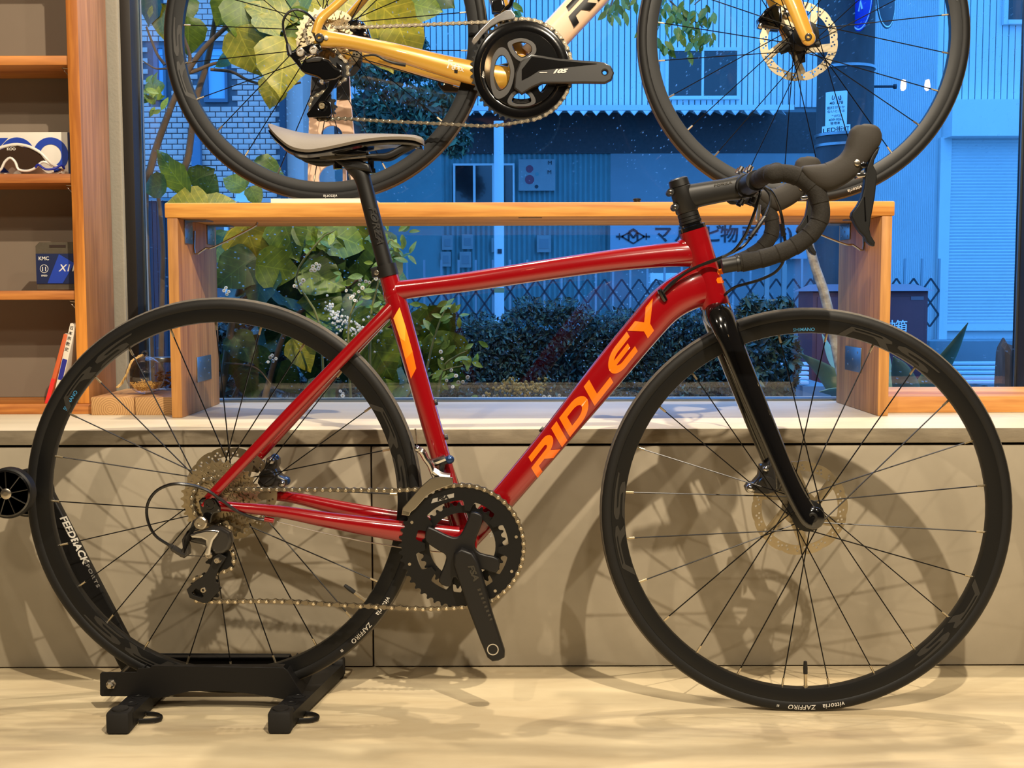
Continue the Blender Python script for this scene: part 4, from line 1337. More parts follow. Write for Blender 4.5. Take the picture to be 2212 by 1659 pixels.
for p, r_ in (((525, 830), .0105), ((595, 1105), .006), ((665, 1150), .005)):
    c = RB.L(*C([p])[0], -.098); bm = BM()
    lathe(bm, [(r_, .006), (r_, 0), (r_ * .8, -.0015), (r_ * .45, -.0015), (r_ * .4, .001)], 18, org=c)
    obj('pivot_bolt', bm, m_steel, rd)
bm = BM()
cage = C([(640, 1120), (690, 1085), (745, 1120), (720, 1160), (680, 1220), (650, 1290), (655, 1330), (680, 1350), (685, 1410), (650, 1440), (590, 1505), (550, 1505), (440, 1462), (415, 1395), (465, 1340), (540, 1290), (590, 1240), (620, 1180)])
hole = C([(450, 1420), (490, 1380), (530, 1400), (560, 1450), (540, 1465), (470, 1445)])
obj('pulley_cage', flat([RB.xz(cage, -.088), RB.xz(hole, -.088)], -.0885, .0035, .0006), m_black, rd)
obj('pulley_cage', flat([RB.xz(cage, -.068)], -.066, .0025), m_black, rd)
for p in ((572, 1382), (700, 1130)):
    o_, r_ = teeth(11, h=.003)
    c = RB.L(*C([p])[0], -.077)
    obj('pulley', flat([o_, circle(0, 0, .004, 10)], 0, .006), m_anod, rd, loc=c)
    bm = BM(); lathe(bm, [(.0048, .002), (.0048, -.001), (.004, -.002), (.0022, -.002), (.002, 0)], 14, org=(c.x, -.0905, c.z)); obj('pulley_bolt', bm, m_steel, rd)
bm = BM()
sweep(bm, RB.P(C([(1095, 806, -.062), (1000, 790, -.066), (850, 735, -.075), (700, 630, -.082), (600, 560, -.086), (480, 515, -.088), (350, 495, -.09), (250, 505, -.09), (150, 555, -.09), (85, 640, -.09), (66, 740, -.09), (90, 850, -.09), (150, 945, -.09), (270, 1025, -.09)])), .0025, 8, n=4)
obj('cable_housing', bm, m_cable, rd)
bm = BM()
sweep(bm, RB.P(C([(262, 1015), (285, 1035), (290, 1040), (345, 1075), (400, 1100)]), -.09), [.004, .0042, .0055, .0055, .006], 10)
sweep(bm, RB.P(C([(410, 1105), (590, 1115)]), -.09), .0007, 5)
obj('barrel_adjuster', bm, m_dkalloy, rd)

# ---- chain
C2 = crop(660, 900, 3.072)
ang = lambda a, r=r50: tuple((bbc.x + r * cos(radians(a)), -.047, bbc.z + r * sin(radians(a))))
class _Pts(list): pass
def chain_local(root, P):
    return chain(type('I', (), {'L': staticmethod(lambda x, y, o=0: Vector((x, o, y)))}), root, [(p[0], p[2], p[1]) for p in P], 0)
up_ = [tuple(v) for v in RB.P([(500, 1056, -.040), (560, 1057, -.041), (640, 1057.5, -.042), (720, 1058, -.043), (800, 1058.5, -.044), (880, 1058, -.046)])]
ringp = [ang(a) for a in range(98, -84, -7)]
lowp = [tuple(v) for v in RB.P([(930, 1315.5, -.050), (860, 1313, -.054), (780, 1309, -.060), (700, 1305, -.066), (600, 1299, -.073), (480, 1294, -.077)])]
c1 = RB.L(*C([(572, 1382)])[0], -.077); c2 = RB.L(*C([(700, 1130)])[0], -.077)
pr = .0225
lw = [(c1.x + pr * cos(radians(a)), -.077, c1.z + pr * sin(radians(a))) for a in (-95, -130, -165, -200, -225)]
upw = [(c2.x + pr * cos(radians(a)), -.077, c2.z + pr * sin(radians(a))) for a in (-60, -20, 20, 50)]
rc_ = .0127 / (2 * sin(pi / 24)) + .0
cog = [(.0410 * 1.0 * cos(radians(a)), -.036, .0410 * sin(radians(a))) for a in (-130, -165, -200, -235)]
cog = [(rr * cos(radians(a)), -.040, rr * sin(radians(a))) for rr, a in ((.041, -60), (.041, -100), (.041, -140), (.041, -180), (.041, -220), (.0405, -255))]
top0 = RB.L(500, 1056, -.040)
chain_local(red, up_ + ringp + lowp[:-1] + lw + upw + cog)

# ---- stem and steerer
bm = BM()
ax0, ax1 = RB.L(1463.5, 383), RB.L(1497, 500)
dA = (ax1 - ax0).normalized()
L_ = lambda f: ax0.lerp(ax1, f)
sweep(bm, [L_(.02), L_(.045), L_(.17), L_(.18)], PX(17, 21, 22, 20), 24)                      # top cap
stem_bm = BM()
sweep(stem_bm, [L_(.17), L_(.19), L_(.62), L_(.65)], PX(20, 23, 24.5, 22), 24)
sweep(stem_bm, RB.P([(1476, 428), (1520, 419), (1570, 410), (1606, 404)]), PX((20, 27), (20, 25), (21, 24), (24, 27)), 24, exp=2.6)
barC = RB.L(1611, 403)
lathe(stem_bm, [(.0185, -.023), (.0195, -.021), (.0195, .021), (.0185, .023)], 28, org=barC)
stem = obj('stem', stem_bm, m_black, red, smooth=45)
obj('top_cap', bm, m_black, stem)
bm = BM()
for k, (f0, f1, r_) in enumerate(((.655, .735, 22.5), (.737, .80, 23), (.802, .85, 24), (.852, .90, 23), (.902, .985, 29))):
    sweep(bm, [L_(f0), L_(f0 + .006), L_(f1 - .006), L_(f1)], PX(r_ - 1, r_, r_, r_ - 1), 24, mi=1 if k > 2 else 0)
obj('spacer', bm, [m_black, m_blackg], stem)
for (px, py) in ((1447, 416), (1457, 448)):
    c = RB.L(px, py, 0); bm = BM()
    sweep(bm, [c + Vector((0, -.014, 0)), c + Vector((0, .014, 0))], .0058, 12)
    for y in (-.0142, .0142): ball(bm, c + Vector((0, y, 0)), .0035, 1, (1, .4, 1), mi=1)
    obj('clamp_bolt', bm, [m_black, m_silver], stem)
for (px, py) in ((1598, 368), (1617, 366), (1600, 438), (1625, 434)):
    c = RB.L(px, py, 0)
    for y in (-.014, .014):
        bm = BM(); sweep(bm, [c + Vector((-.002, y, -.004)), c + Vector((.002, y, .004))], .0045, 10)
        obj('clamp_bolt', bm, m_silver if py < 400 else m_black, stem)
me = text_mesh('FORZA', .006, bold=.0001, sx=1.5); rot2(me, radians(10), RB.L(1562, 397, -.0166)); obj('lettering', me, mat('faint_print', (80, 76, 70), .3), stem, smooth=None)

# ---- handlebar: one bare bar with taped sides
W = .198
hb = BM()
sweep(hb, [barC + Vector((0, -.105, 0)), barC + Vector((0, 0, 0)), barC + Vector((0, .105, 0))], .0158, 20)
bar = obj('handlebar', hb, m_black, red)
path_px = [(1668, 377), (1690, 374), (1716, 379), (1740, 391), (1760, 411), (1771, 438), (1772, 468), (1760, 494), (1738, 517), (1708, 536), (1672, 551), (1632, 562), (1598, 568)]
base_ = [RB.L(p[0], p[1], -W) for p in path_px]
for s in (-1, 1):
    pts = [barC + Vector((.000, -.060, .0)), barC + Vector((.003, -.105, .001)), barC + Vector((.006, -.150, .003)), barC + Vector((.016, -.182, .005))] + base_
    pts = [Vector((p.x, p.y * (-s), p.z)) for p in pts]
    full = catmull(pts, 14)
    # helical wraps: the radius steps down at every overlap
    run = 0.0; rads = []
    for i, p in enumerate(full):
        if i: run += (p - full[i - 1]).length
        fr = (run / .026) % 1.0
        rads.append(.0128 + .0010 * fr)
    tb = BM(); sweep(tb, full, rads, 18)
    obj('bar_tape', tb, m_tape, bar, smooth=25)
    e0 = Vector((base_[-1].x, -W * (-s), base_[-1].z)); e1 = RB.L(1560, 575, -W); e1 = Vector((e1.x, e0.y, e1.z))
    eb = BM(); sweep(eb, [e0, e0.lerp(e1, .1), e1], [.0118, .0112, .0110], 18)
    sweep(eb, [e0.lerp(e1, .06), e0.lerp(e1, .2)], .0125, 18)
    obj('bar_end', eb, m_black, bar)

# ---- brake levers and hoods
C = crop(1420, 240, 3.457)
hood = C([(1045, 405), (1110, 396), (1180, 386), (1240, 381), (1290, 371), (1345, 345), (1390, 312), (1412, 262), (1425, 205), (1450, 142), (1490, 102), (1540, 88), (1590, 88), (1635, 108), (1672, 150), (1690, 190), (1697, 235), (1680, 275), (1640, 292), (1605, 335), (1580, 380), (1560, 432), (1520, 462), (1480, 490), (1420, 535), (1350, 575), (1285, 605), (1225, 572), (1165, 515), (1120, 470), (1080, 430)])
lever = C([(1640, 282), (1670, 262), (1655, 310), (1630, 360), (1622, 405), (1645, 450), (1648, 500), (1632, 640), (1618, 720), (1602, 800), (1592, 880), (1604, 930), (1634, 978), (1630, 1008), (1604, 1000), (1576, 975), (1556, 935), (1520, 900), (1488, 850), (1456, 785), (1462, 755), (1500, 705), (1535, 640), (1552, 560), (1560, 480), (1570, 420), (1592, 365), (1612, 320)])
seam = C([(1548, 640), (1556, 640), (1566, 820), (1556, 822)])
pivot = C([(1440, 425), (1560, 430), (1520, 465), (1450, 508), (1400, 520), (1410, 470)])
for s in (-1, 1):
    yy = W * s
    hb = BM()
    hs_ = [(1085, 428, 26, .012), (1138, 455, 62, .0165), (1203, 480, 92, .0172), (1267, 491, 106, .0172), (1328, 470, 103, .0168), (1388, 437, 100, .0162), (1446, 392, 98, .0160), (1498, 320, 99, .0160), (1535, 246, 112, .0160), (1568, 180, 121, .0150), (1588, 122, 92, .0120), (1593, 94, 42, .0060)]
    hp_ = RB.P(C([(h[0], h[1]) for h in hs_]), -W - .010)
    sweep(hb, [Vector((p.x, yy, p.z)) for p in hp_], [(h[3], h[2] * 1.967e-4) for h in hs_], 20, exp=2.4, n=4)
    hd = obj('brake_lever', hb, m_rubber, red, smooth=60)
    lb = BM(); slab(lb, RB.xz(lever, -W - .012), yy - .0075, yy + .0075, .0018)
    obj('lever_blade', lb, mat('lever_black', (18, 18, 17), .4, spec=.4), hd)
    lb = BM(); slab(lb, RB.xz(seam, -W - .012), yy - .0082, yy - .0070)
    slab(lb, RB.xz(seam, -W - .012), yy + .0070, yy + .0082); obj('shift_paddle_seam', lb, m_blackg, hd)
    lb = BM(); slab(lb, RB.xz(C([(1480, 470), (1500, 458), (1560, 455), (1566, 470), (1555, 490), (1500, 497)]), -W - .012), yy - .010, yy + .010, .002)
    obj('lever_pivot', lb, m_silver, hd)
    lb = BM()
    for p, m_ in (((1495, 385), 0), ((1543, 402), 1)):
        c = RB.L(*C([p])[0], -W - .0165)
        for q_ in (-1, 1):
            ball(lb, (c.x, yy + q_ * .0166, c.z), .0048, 2, (1, .25, 1), mi=m_)
    obj('hood_screw', lb, [m_steel, m_blackg], hd)

# ---- cables from the bars to the frame
def cable(par, pts, r=.0024):
    bm = BM(); sweep(bm, RB.P(pts), r, 8, n=5); obj('cable_housing', bm, m_cable, par)
C = crop(1420, 240, 3.457)
cable(frame, C([(745, 560, -.05), (768, 610, -.06), (745, 690, -.06), (720, 770, -.06), (660, 915, -.05), (570, 1040, -.04), (430, 1115, -.034), (290, 1165, -.0325), (130, 1262, -.030), (30, 1365, -.022), (15, 1395, -.014)]))
cable(frame, C([(800, 575, .07), (838, 620, .06), (842, 690, .05), (800, 790, .03), (740, 880, .01), (660, 990, -.01), (590, 1040, -.028), (470, 1095, -.036), (350, 1140, -.0355), (200, 1215, -.034), (60, 1340, -.030), (20, 1410, -.016)]))
cable(frame, C([(800, 565, -.07), (850, 600, -.07), (890, 670, -.06), (925, 770, -.05), (945, 900, -.05), (955, 1010, -.05), (945, 1110, -.05), (890, 1195, -.045), (790, 1250, -.04), (680, 1285, -.036), (590, 1310, -.033), (530, 1348, -.026), (505, 1372, -.018)]))
for pts_, r_, m_ in (([(925, 840, -.05), (935, 880, -.05), (940, 935, -.05)], [.0036, .004, .0036], m_black), ([(760, 700, .02), (755, 760, .018), (745, 820, .012)], [.003, .0036, .003], m_steel), ([(800, 795, .03), (750, 865, .012), (690, 950, -.004)], [.0034, .004, .0034], m_black)):
    bm = BM(); sweep(bm, RB.P(C(pts_)), r_, 8); obj('inline_adjuster', bm, m_, frame)
bm = BM(); sweep(bm, RB.P([(1424, 625), (1432, 640), (1438, 650)], -.026), [.004, .0055, .004], 8); obj('cable_port', bm, m_blackg, frame)
# brake hose along the far fork blade; shift cables under the bottom bracket
bm = BM()
sweep(bm, RB.P([(598, 1127, -.055), (700, 1152, -.045), (800, 1172, -.03), (920, 1190, -.008), (985, 1194, 0)]), .0011, 6, n=3)
sweep(bm, RB.P([(985, 1194, .004), (930, 1192, .004)]), .0011, 6)
obj('shift_cable', bm, m_steel, frame)
# ================================================================== FLOOR STAND OF THE RED BICYCLE
m_stand = mat('stand_powder_black', (13, 12, 12), 0.5, spec=.3)
m_foot = mat('stand_rubber', (28, 26, 24), 0.75, spec=.3, var=.15, vscale=60)
sd = tag(empty('bicycle_stand', (-0.49, 1.949, 0)), 'black steel floor stand with rollers gripping the red bicycle rear wheel', 'bicycle stand')
sd_o = Vector((-0.49, 1.949, 0))
def sdp(name, bm, m, parent=None, **k):
    o = obj(name, bm, m, parent or sd, **k)
    if not parent: o.location = -sd_o
    return o
Yn, Yf = 1.905, 2.004
def XZ(pts, Y): return [(v.x, v.z) for v in (at(p[0], p[1], Y) for p in pts)]
C = crop(0, 1340, 2.9105)
near = C([(640, 325), (858, 325), (870, 300), (940, 300), (958, 284), (1785, 296), (1812, 318), (1912, 480), (1905, 500), (1780, 495), (1590, 462), (1400, 442), (1190, 446), (1020, 485), (930, 492), (850, 477), (640, 477), (630, 465), (630, 337)])
bm = BM(); slab(bm, XZ(near, Yn), Yn - .0015, Yn + .0015, .0008)
# folded top lip
l0, l1 = at(327, 1438, Yn), at(612, 1441, Yn)
box(bm, l0.x, l1.x, Yn + .0005, Yn + .016, min(l0.z, l1.z) - .002, min(l0.z, l1.z))
sdp('side_plate', bm, m_stand)
far = [(262, 1426), (330, 1424), (337, 1411), (627, 1412), (668, 1476), (560, 1470), (420, 1468), (262, 1474)]
bm = BM(); slab(bm, XZ(far, Yf), Yf - .0015, Yf + .0015, .0008)
l0, l1 = at(337, 1412, Yf), at(627, 1413, Yf)
box(bm, l0.x, l1.x, Yf - .016, Yf - .0005, min(l0.z, l1.z) - .002, min(l0.z, l1.z))
sdp('side_plate', bm, m_stand)
# slanted end plates between the side plates
a0, a1 = at(618, 1450, Yn), at(655, 1508, Yn)
bm = BM()
def quadplate(bm, p, q, y0, y1, t=.002):
    d = (Vector((q[0], 0, q[1])) - Vector((p[0], 0, p[1]))).normalized(); n = Vector((-d.z, 0, d.x)) * t
    slab(bm, [(p[0], p[1]), (q[0], q[1]), (q[0] + n.x, q[1] + n.z), (p[0] + n.x, p[1] + n.z)], y0, y1)
quadplate(bm, (a0.x, a0.z), (a1.x, a1.z), Yn + .0016, Yf - .0016)
sdp('end_plate', bm, m_stand)
b0, b1 = at(300, 1450, Yn), at(285, 1500, Yn)
bm = BM(); quadplate(bm, (b0.x, b0.z), (b1.x, b1.z), Yn + .0016, Yf - .0016); sdp('end_plate', bm, m_stand)
bm = BM(); c = at(242, 1476, Yn)
lathe(bm, [(.0085, 0), (.0085, -.003), (.0062, -.004), (.0062, -.010), (.0035, -.012)], 6, org=(c.x, Yn - .0015, c.z))
sdp('pivot_bolt', bm, m_steel)
bm = BM(); lathe(bm, [(.0045, 0), (.0045, .10)], 10, org=(c.x, Yn, c.z)); sdp('pivot_rod', bm, m_steel)
# two cross feet with rubber ends
for (pxn, pxf) in (((255, 1588), (268, 1470)), ((602, 1594), (690, 1470))):
    n_, f_ = at_z(*pxn, 0.0), at_z(*pxf, 0.0)
    n_.y, f_.y = 1.797, 2.085
    n_ = at_z(pxn[0] + 4, 1582, 0.0); n_.y = 1.80
    x0 = n_.x
    xe = x0 + (.012 if pxn[0] < 400 else .045)
    bm = BM()
    p0, p1 = Vector((x0, n_.y + .022, .026)), Vector((xe, 2.07, .026))
    d = (p1 - p0).normalized(); s_ = Vector((d.y, -d.x, 0)) * .019
    v = [bm.verts.new(p) for p in (p0 - s_, p0 + s_, p1 + s_, p1 - s_)]
    v2 = [bm.verts.new(Vector((q.co.x, q.co.y, .008))) for q in v]
    v3 = [bm.verts.new(Vector((q.co.x, q.co.y, .0285))) for q in v]
    # upturned channel: top sheet and two flanges
    bm.faces.new(v3); bm.faces.new(v)
    for i in range(4):
        bm.faces.new((v[i], v[(i + 1) % 4], v3[(i + 1) % 4], v3[i]))
    for (i, j) in ((0, 3), (1, 2)):
        bm.faces.new((v[i], v[j], v2[j], v2[i]))
    for k, t in enumerate((.06, .17, .30)):      # oval slots seen as dark inlays on top
        cc = p0.lerp(p1, t)
        lathe(bm, [(.0115, .0286), (.0115, .0292), (.0075, .0294), (.0070, .0287)], 16, org=(cc.x, cc.y, 0), axis='Z')
    sdp('cross_leg', bm, m_stand)
    for (p, L_) in ((Vector((x0, n_.y + .017, 0)), .034), (Vector((xe, 2.078, 0)), .03)):
        bm = boxbm(p.x - .0185, p.x + .0185, p.y - L_ / 2, p.y + L_ / 2, 0.0005, .036, bev=.005)
        lathe(bm, [(.013, .0355), (.013, .0385), (.0, .0385 + .0005)][:2], 20, org=(p.x, p.y, 0), axis='Z')
        sdp('rubber_foot', bm, m_foot)
    # little finger loop beside the near foot
    bm = BM()
    lp = [Vector((x0 + .02, n_.y + .045, .006)), Vector((x0 + .045, n_.y + .05, .006)), Vector((x0 + .052, n_.y + .062, .006)), Vector((x0 + .04, n_.y + .075, .006)), Vector((x0 + .022, n_.y + .08, .006))]
    sweep(bm, lp, [(.004, .002)] * 5, 8, ref=(0, 0, 1), n=3); sdp('foot_loop', bm, m_stand)
# upright arm and its two rollers
Ya = 2.012
bm = BM()
a_pts = [at(262, 1428, Ya), at(236, 1380, Ya), at(160, 1235, Ya), at(66, 1040, Ya), at(44, 1012, Ya)]
dA_ = (at(66, 1040, Ya) - at(262, 1428, Ya)).normalized()
nA = Vector((-dA_.z, 0, dA_.x)) * -.0185
p_, q_ = at(292, 1450, Ya), at(84, 1052, Ya)
slab(bm, [((p_ + nA).x, (p_ + nA).z), ((q_ + nA).x, (q_ + nA).z), ((q_ - nA).x, (q_ - nA).z), ((p_ - nA).x, (p_ - nA).z)], Ya - .009, Ya + .009, .0035)
armo = sdp('upright_arm', bm, m_stand)
me = text_mesh('FEEDBACK', .0168, bold=.0005, sx=1.12, shear=.12); rot2(me, atan2(-dA_.z, -dA_.x), at(160, 1166, Ya - .0093)); sdp('lettering', me, m_wtext, smooth=None)
me = text_mesh('SPORTS', .0085, bold=.0001, sx=1.5, spacing=1.25); rot2(me, atan2(-dA_.z, -dA_.x), at(198, 1240, Ya - .0093)); sdp('lettering', me, mat('grey_text', (130, 126, 120), .5), smooth=None)
def roller(px, py, Y, r):
    c = at(px, py, Y)
    bm = BM()
    lathe(bm, [(r * .93, -.010), (r, -.008), (r, .008), (r * .93, .010), (r * .80, .010), (r * .78, .002), (.006, .0), (.006, .010)], 40, org=c)
    o = sdp('roller', bm, m_stand)
    b = BM()
    lathe(b, [(r * .84, -.0101), (r * .86, -.0118), (r * .92, -.0101)], 40, org=c)
    for k in range(9):
        a = 2 * pi * k / 9 + .2
        sweep(b, [c + Vector((.008 * cos(a), -.0103, .008 * sin(a))), c + Vector((r * .85 * cos(a), -.0103, r * .85 * sin(a)))], .0012, 6)
    sdp('roller_rib', b, m_blackg)
    b = BM(); lathe(b, [(.009, -.0101), (.009, -.013), (.006, -.0145), (.003, -.0145)], 12, org=c); sdp('axle_nut', b, m_steel)
roller(20, 1064, 1.895, .0415)
roller(63, 1064, 2.012, .0415)
cA, cB = at(20, 1064, 1.905), at(63, 1064, 2.002)
bm = BM(); sweep(bm, [cA, cB], .0055, 12); sdp('axle', bm, m_stand)

# ================================================================== GOLD BICYCLE ON THE BENCH
gr, gf = at(703, 84, 2.4594), at(1733.6, 79, 2.4256)
gr.z, gf.z = BZ + .0100 + .336, BZ + .336
GB = Rig(gr, gf)
gold = tag(empty('road_bicycle'), 'gold road bicycle with white down tube standing on the bench before the window', 'bicycle')
gold.matrix_world = GB.M
m_gold = mat('gold_paint', (196, 150, 58), 0.26, metal=.12, coat=1.0)
m_pearl = mat('pearl_paint', (230, 200, 170), 0.3, coat=1.0)
GS = 2.45 / F_PX
GX = lambda *r: [(v * GS if not isinstance(v, tuple) else (v[0] * GS, v[1] * GS)) for v in r]
fb = BM()
gBB = GB.L(1124, 150)
for s in (-1, 1):
    cs = [(684, 83, .070), (705, 86, .069), (760, 92, .064), (850, 111, .055), (950, 136, .042), (1030, 154, .034), (1105, 162, .02)]
    P = [Vector((GB.L(p[0], p[1], -.06).x, p[2] * s, GB.L(p[0], p[1], -.06).z)) for p in cs]
    sweep(fb, P, GX((9, 18), (9, 18), (11, 15), (13, 18), (13, 22), (13, 25), (15, 24)), 16, n=4)
    ss = [(686, 78, .071), (697, 46, .069), (720, 22, .063), (745, -4, .056), (800, -62, .044), (900, -168, .024), (985, -255, .006)]
    P = [Vector((GB.L(p[0], p[1], -.05).x, p[2] * s, GB.L(p[0], p[1], -.05).z)) for p in ss]
    sweep(fb, P, GX((8, 10), (8, 10), (8, 9), (8, 9), (8, 9), (9, 10), (10, 12)), 14, n=4)
lathe(fb, [(.0225, -.040), (.024, -.038), (.024, .038), (.0225, .040)], 24, org=gBB)
gs0, gs1 = GB.L(985, -300), gBB
sweep(fb, [gs0, gs0.lerp(gs1, .6), gs1], GX(19, 20, (26, 22)), 20)
gh0, gh1 = GB.L(1478, -420), GB.L(1556, -250)
sweep(fb, [gh0, gh1], GX(25, 30), 20)
sweep(fb, [GB.L(990, -278), GB.L(1200, -320), GB.L(1480, -378)], GX(18, 19, 20), 16, n=4)
gframe = obj('frame', fb, m_gold, gold, smooth=45)
fb = BM()
gd0, gd1 = GB.L(1150, 128), GB.L(1540, -292)
sweep(fb, [gd0, gd1], GX((28, 33), (28, 36)), 24, exp=2.6)
obj('down_tube', fb, m_pearl, gframe, smooth=45)
word_on_tube(gold, gframe, mat('black_decal', (20, 20, 22), .3, coat=.5), 'RIDLEY', GB.L(1224, 51), GB.L(1500, -246), .041, (28 * GS, 33.4 * GS), (28 * GS, 35.6 * GS), shear=.34, exp=2.6)
bm = BM(); c = GB.L(690, 82, -.079)
lathe(bm, [(.0095, .003), (.0095, 0), (.0075, -.002), (.004, -.002), (.0035, .001)], 20, org=c)
lathe(bm, [(.0045, .003), (.0045, -.001), (.002, -.0012)], 14, org=c + Vector((.0135, 0, 0)), mi=1)
obj('thru_axle', bm, [m_black, m_steel], gframe)
C = crop(540, 0, 3.687)
for (s, sz, px, py) in (('F', .026, 971, 139), ('e', .0165, 979, 145), ('n', .0215, 986.5, 141.5), ('ix', .0165, 996, 148)):
    me = front_only(text_mesh(s, sz, bold=0.0)); rot2(me, -radians(9), GB.L(px, py, -.055)); fl_ = flank(gframe)
    obj('lettering', remap(me, lambda p: Vector((p.x, fl_(p.x, p.z, -.05) - .0008, p.z))), m_wtext, gframe, smooth=180)
me = front_only(flat([GB.xz([(981, 149.5), (988.5, 150.5), (988, 157.5), (981, 156.5)], -.055)], 0, .0003)); obj('badge', remap(me, lambda p: Vector((p.x, fl_(p.x, p.z, -.05) - .001, p.z))), m_black, gframe, smooth=None)
# cable tail leaving the chain stay
bm = BM(); sweep(bm, GB.P(C([(905, 445, -.075), (1000, 440, -.077), (1080, 480, -.075), (1160, 505, -.072), (1240, 518, -.070)])), [.002, .0022, .0025, .003, .0038], 8, n=3); obj('cable_grommet', bm, m_black, gframe)
# fork
fk = BM()
P0 = [(1598, -232, 0), (1604, -210, -.026), (1622, -180, -.040), (1660, -110, -.047), (1690, -50, -.052), (1714, 5, -.0555), (1738, 66, -.0575), (1746, 83, -.0575)]
for s in (1, -1):
    P = [Vector((GB.L(p[0], p[1], p[2]).x, p[2] * s, GB.L(p[0], p[1], p[2]).z)) for p in P0]
    sweep(fk, P, GX((22, 28), (20, 28), (14, 26), (11, 24), (10, 21), (9, 19), (8, 17), (8, 15)), 16, n=4)
for s in (1, -1):
    e_ = GB.L(1746, 83, -.0575); ball(fk, (e_.x, -.0575 * s, e_.z), 15 * GS, 3, (1, .53, 1))
gfork = obj('fork', fk, m_gold, gold, smooth=50)
bm = BM(); c = GB.L(1746, 80, -.0655)
lathe(bm, [(.0075, .003), (.0075, 0), (.0055, -.0015), (.003, -.0015), (.0026, .002)], 18, org=c); obj('thru_axle', bm, m_dkalloy, gfork)
# wheels
gfw = make_wheel(GB, gold, Vector((GB.wb, 0, 0)), radians(-96), radians(100), decals=(radians(150), radians(30)),
                 texts=[('vittoria', .0098, radians(-70), .3245, m_wtext, 1.05, .12)])
grw = make_wheel(GB, gold, Vector((0, 0, 0)), radians(-80), radians(85), rear=True, decals=(radians(190), radians(70)),
                 texts=[('vittoria', .0095, radians(-88), .3245, m_wtext, 1.05, .12)])
obj('brake_rotor', rotor_mesh(.0805, waves=12, arms=5), m_rotor, gfw, loc=(0, .037, 0), rot=(0, .2, 0))
obj('brake_rotor', rotor_mesh(.070, waves=12, arms=5), m_rotor, grw, loc=(0, .045, 0))
bm = BM()
for k in range(5):
    a = 2 * pi * k / 5 + .2 - pi / 2
    sweep(bm, [Vector((.010 * cos(a), .034, .010 * sin(a))), Vector((.044 * cos(a), .0355, .044 * sin(a)))], [(.003, .011), (.002, .006)], 8)
obj('rotor_carrier', bm, m_black, gfw)
cassette(grw, [11, 12, 13, 14, 15, 17, 19, 21, 23, 25, 28], m=mat('cassette_gold_light', (225, 205, 165), .3, metal=1.0))
# calipers
bm = BM()
slab(bm, GB.xz([(1636, 60), (1634, 44), (1650, 24), (1668, 14), (1684, 18), (1686, 50), (1680, 68), (1660, 66)], .05), .028, .066, .006)
for k in range(5):
    p = GB.L(1642 + 6 * k, 44 - 6 * k, .028); sweep(bm, [p + Vector((-.004, -.001, -.002)), p + Vector((.012, -.001, .012))], .0016, 6)
gfc = obj('brake_caliper', bm, m_blackg, gold)
bm = BM(); ball(bm, GB.L(1642, 56, .026), .0065, 2); obj('caliper_bolt', bm, m_silver, gfc)
bm = BM(); ball(bm, GB.L(1700, 28, .03), .008, 2, (1, .5, 1.2)); obj('caliper_bolt', bm, m_silver, gfc)
bm = BM()
slab(bm, GB.xz(C([(800, 180), (860, 165), (905, 180), (950, 240), (970, 310), (930, 330), (850, 300), (800, 270)]), .05), .032, .066, .005)
grc = obj('brake_caliper', bm, m_blackg, gold)
bm = BM(); ball(bm, GB.L(*C([(872, 184)])[0], .03), .0055, 2); obj('caliper_bolt', bm, m_silver, grc)
bm = BM(); ball(bm, GB.L(*C([(915, 268)])[0], .03), .0042, 2); obj('caliper_bolt', bm, m_silver, grc)
bm = BM()
slab(bm, GB.xz(C([(820, 420), (885, 410), (900, 450), (880, 540), (830, 600), (770, 610), (800, 560), (830, 500)]), .05), .05, .056, .001); obj('adapter', bm, m_dkalloy, grc)
# crankset: glossy four-arm ring with windows
C3 = crop(940, 0, 3.687)
gc_ = GB.L(*C3([(690, 560)])[0], -.047); gc_ = Vector((gc_.x, 0, gc_.z))
out, gr50 = teeth(50, h=.003, low=.003)
gcr = empty('crankset', gc_, gold)
obj('chainring', flat([out, circle(0, 0, .0715, 60)], -.0475, .0028, .0004), m_anod, gcr)
bm = BM(); lathe(bm, [(.094, -.0489), (.0965, -.0489), (.0965, -.0498), (.094, -.0506), (.080, -.0512), (.0740, -.0500), (.0740, -.0489)], 72, closed=True)
obj('chainring_face', bm, m_blackg, gcr, smooth=50)
out, _ = teeth(34, h=.0034, low=.003)
obj('chainring', flat([out, circle(0, 0, .056, 48)], -.0395, .0025), m_dkalloy, gcr)
def to_c(pts, off): return [(q.x - gc_.x, q.z - gc_.z) for q in (GB.L(p[0], p[1], off) for p in pts)]
winds = [[(612, 360), (640, 340), (690, 330), (740, 345), (768, 372), (770, 410), (740, 440), (700, 460), (665, 450), (630, 410)],
         [(478, 500), (510, 445), (545, 440), (575, 480), (600, 560), (590, 640), (560, 700), (510, 725), (480, 690), (465, 600)],
         [(612, 790), (640, 750), (690, 730), (740, 750), (765, 790), (760, 815), (720, 828), (650, 828), (615, 815)],
         [(820, 690), (870, 660), (895, 665), (895, 690), (860, 740), (830, 730)],
         [(845, 400), (880, 395), (960, 440), (985, 490), (930, 480), (860, 455)]]
winds = [smooth_loop(w_, 4) for w_ in winds]
ring_o = circle(0, 0, .0745, 72)
obj('spider', flat([ring_o] + [to_c(C3(w_), -.052) for w_ in winds[:4]], -.0525, .008, .0012), m_blackg, gcr, smooth=40)
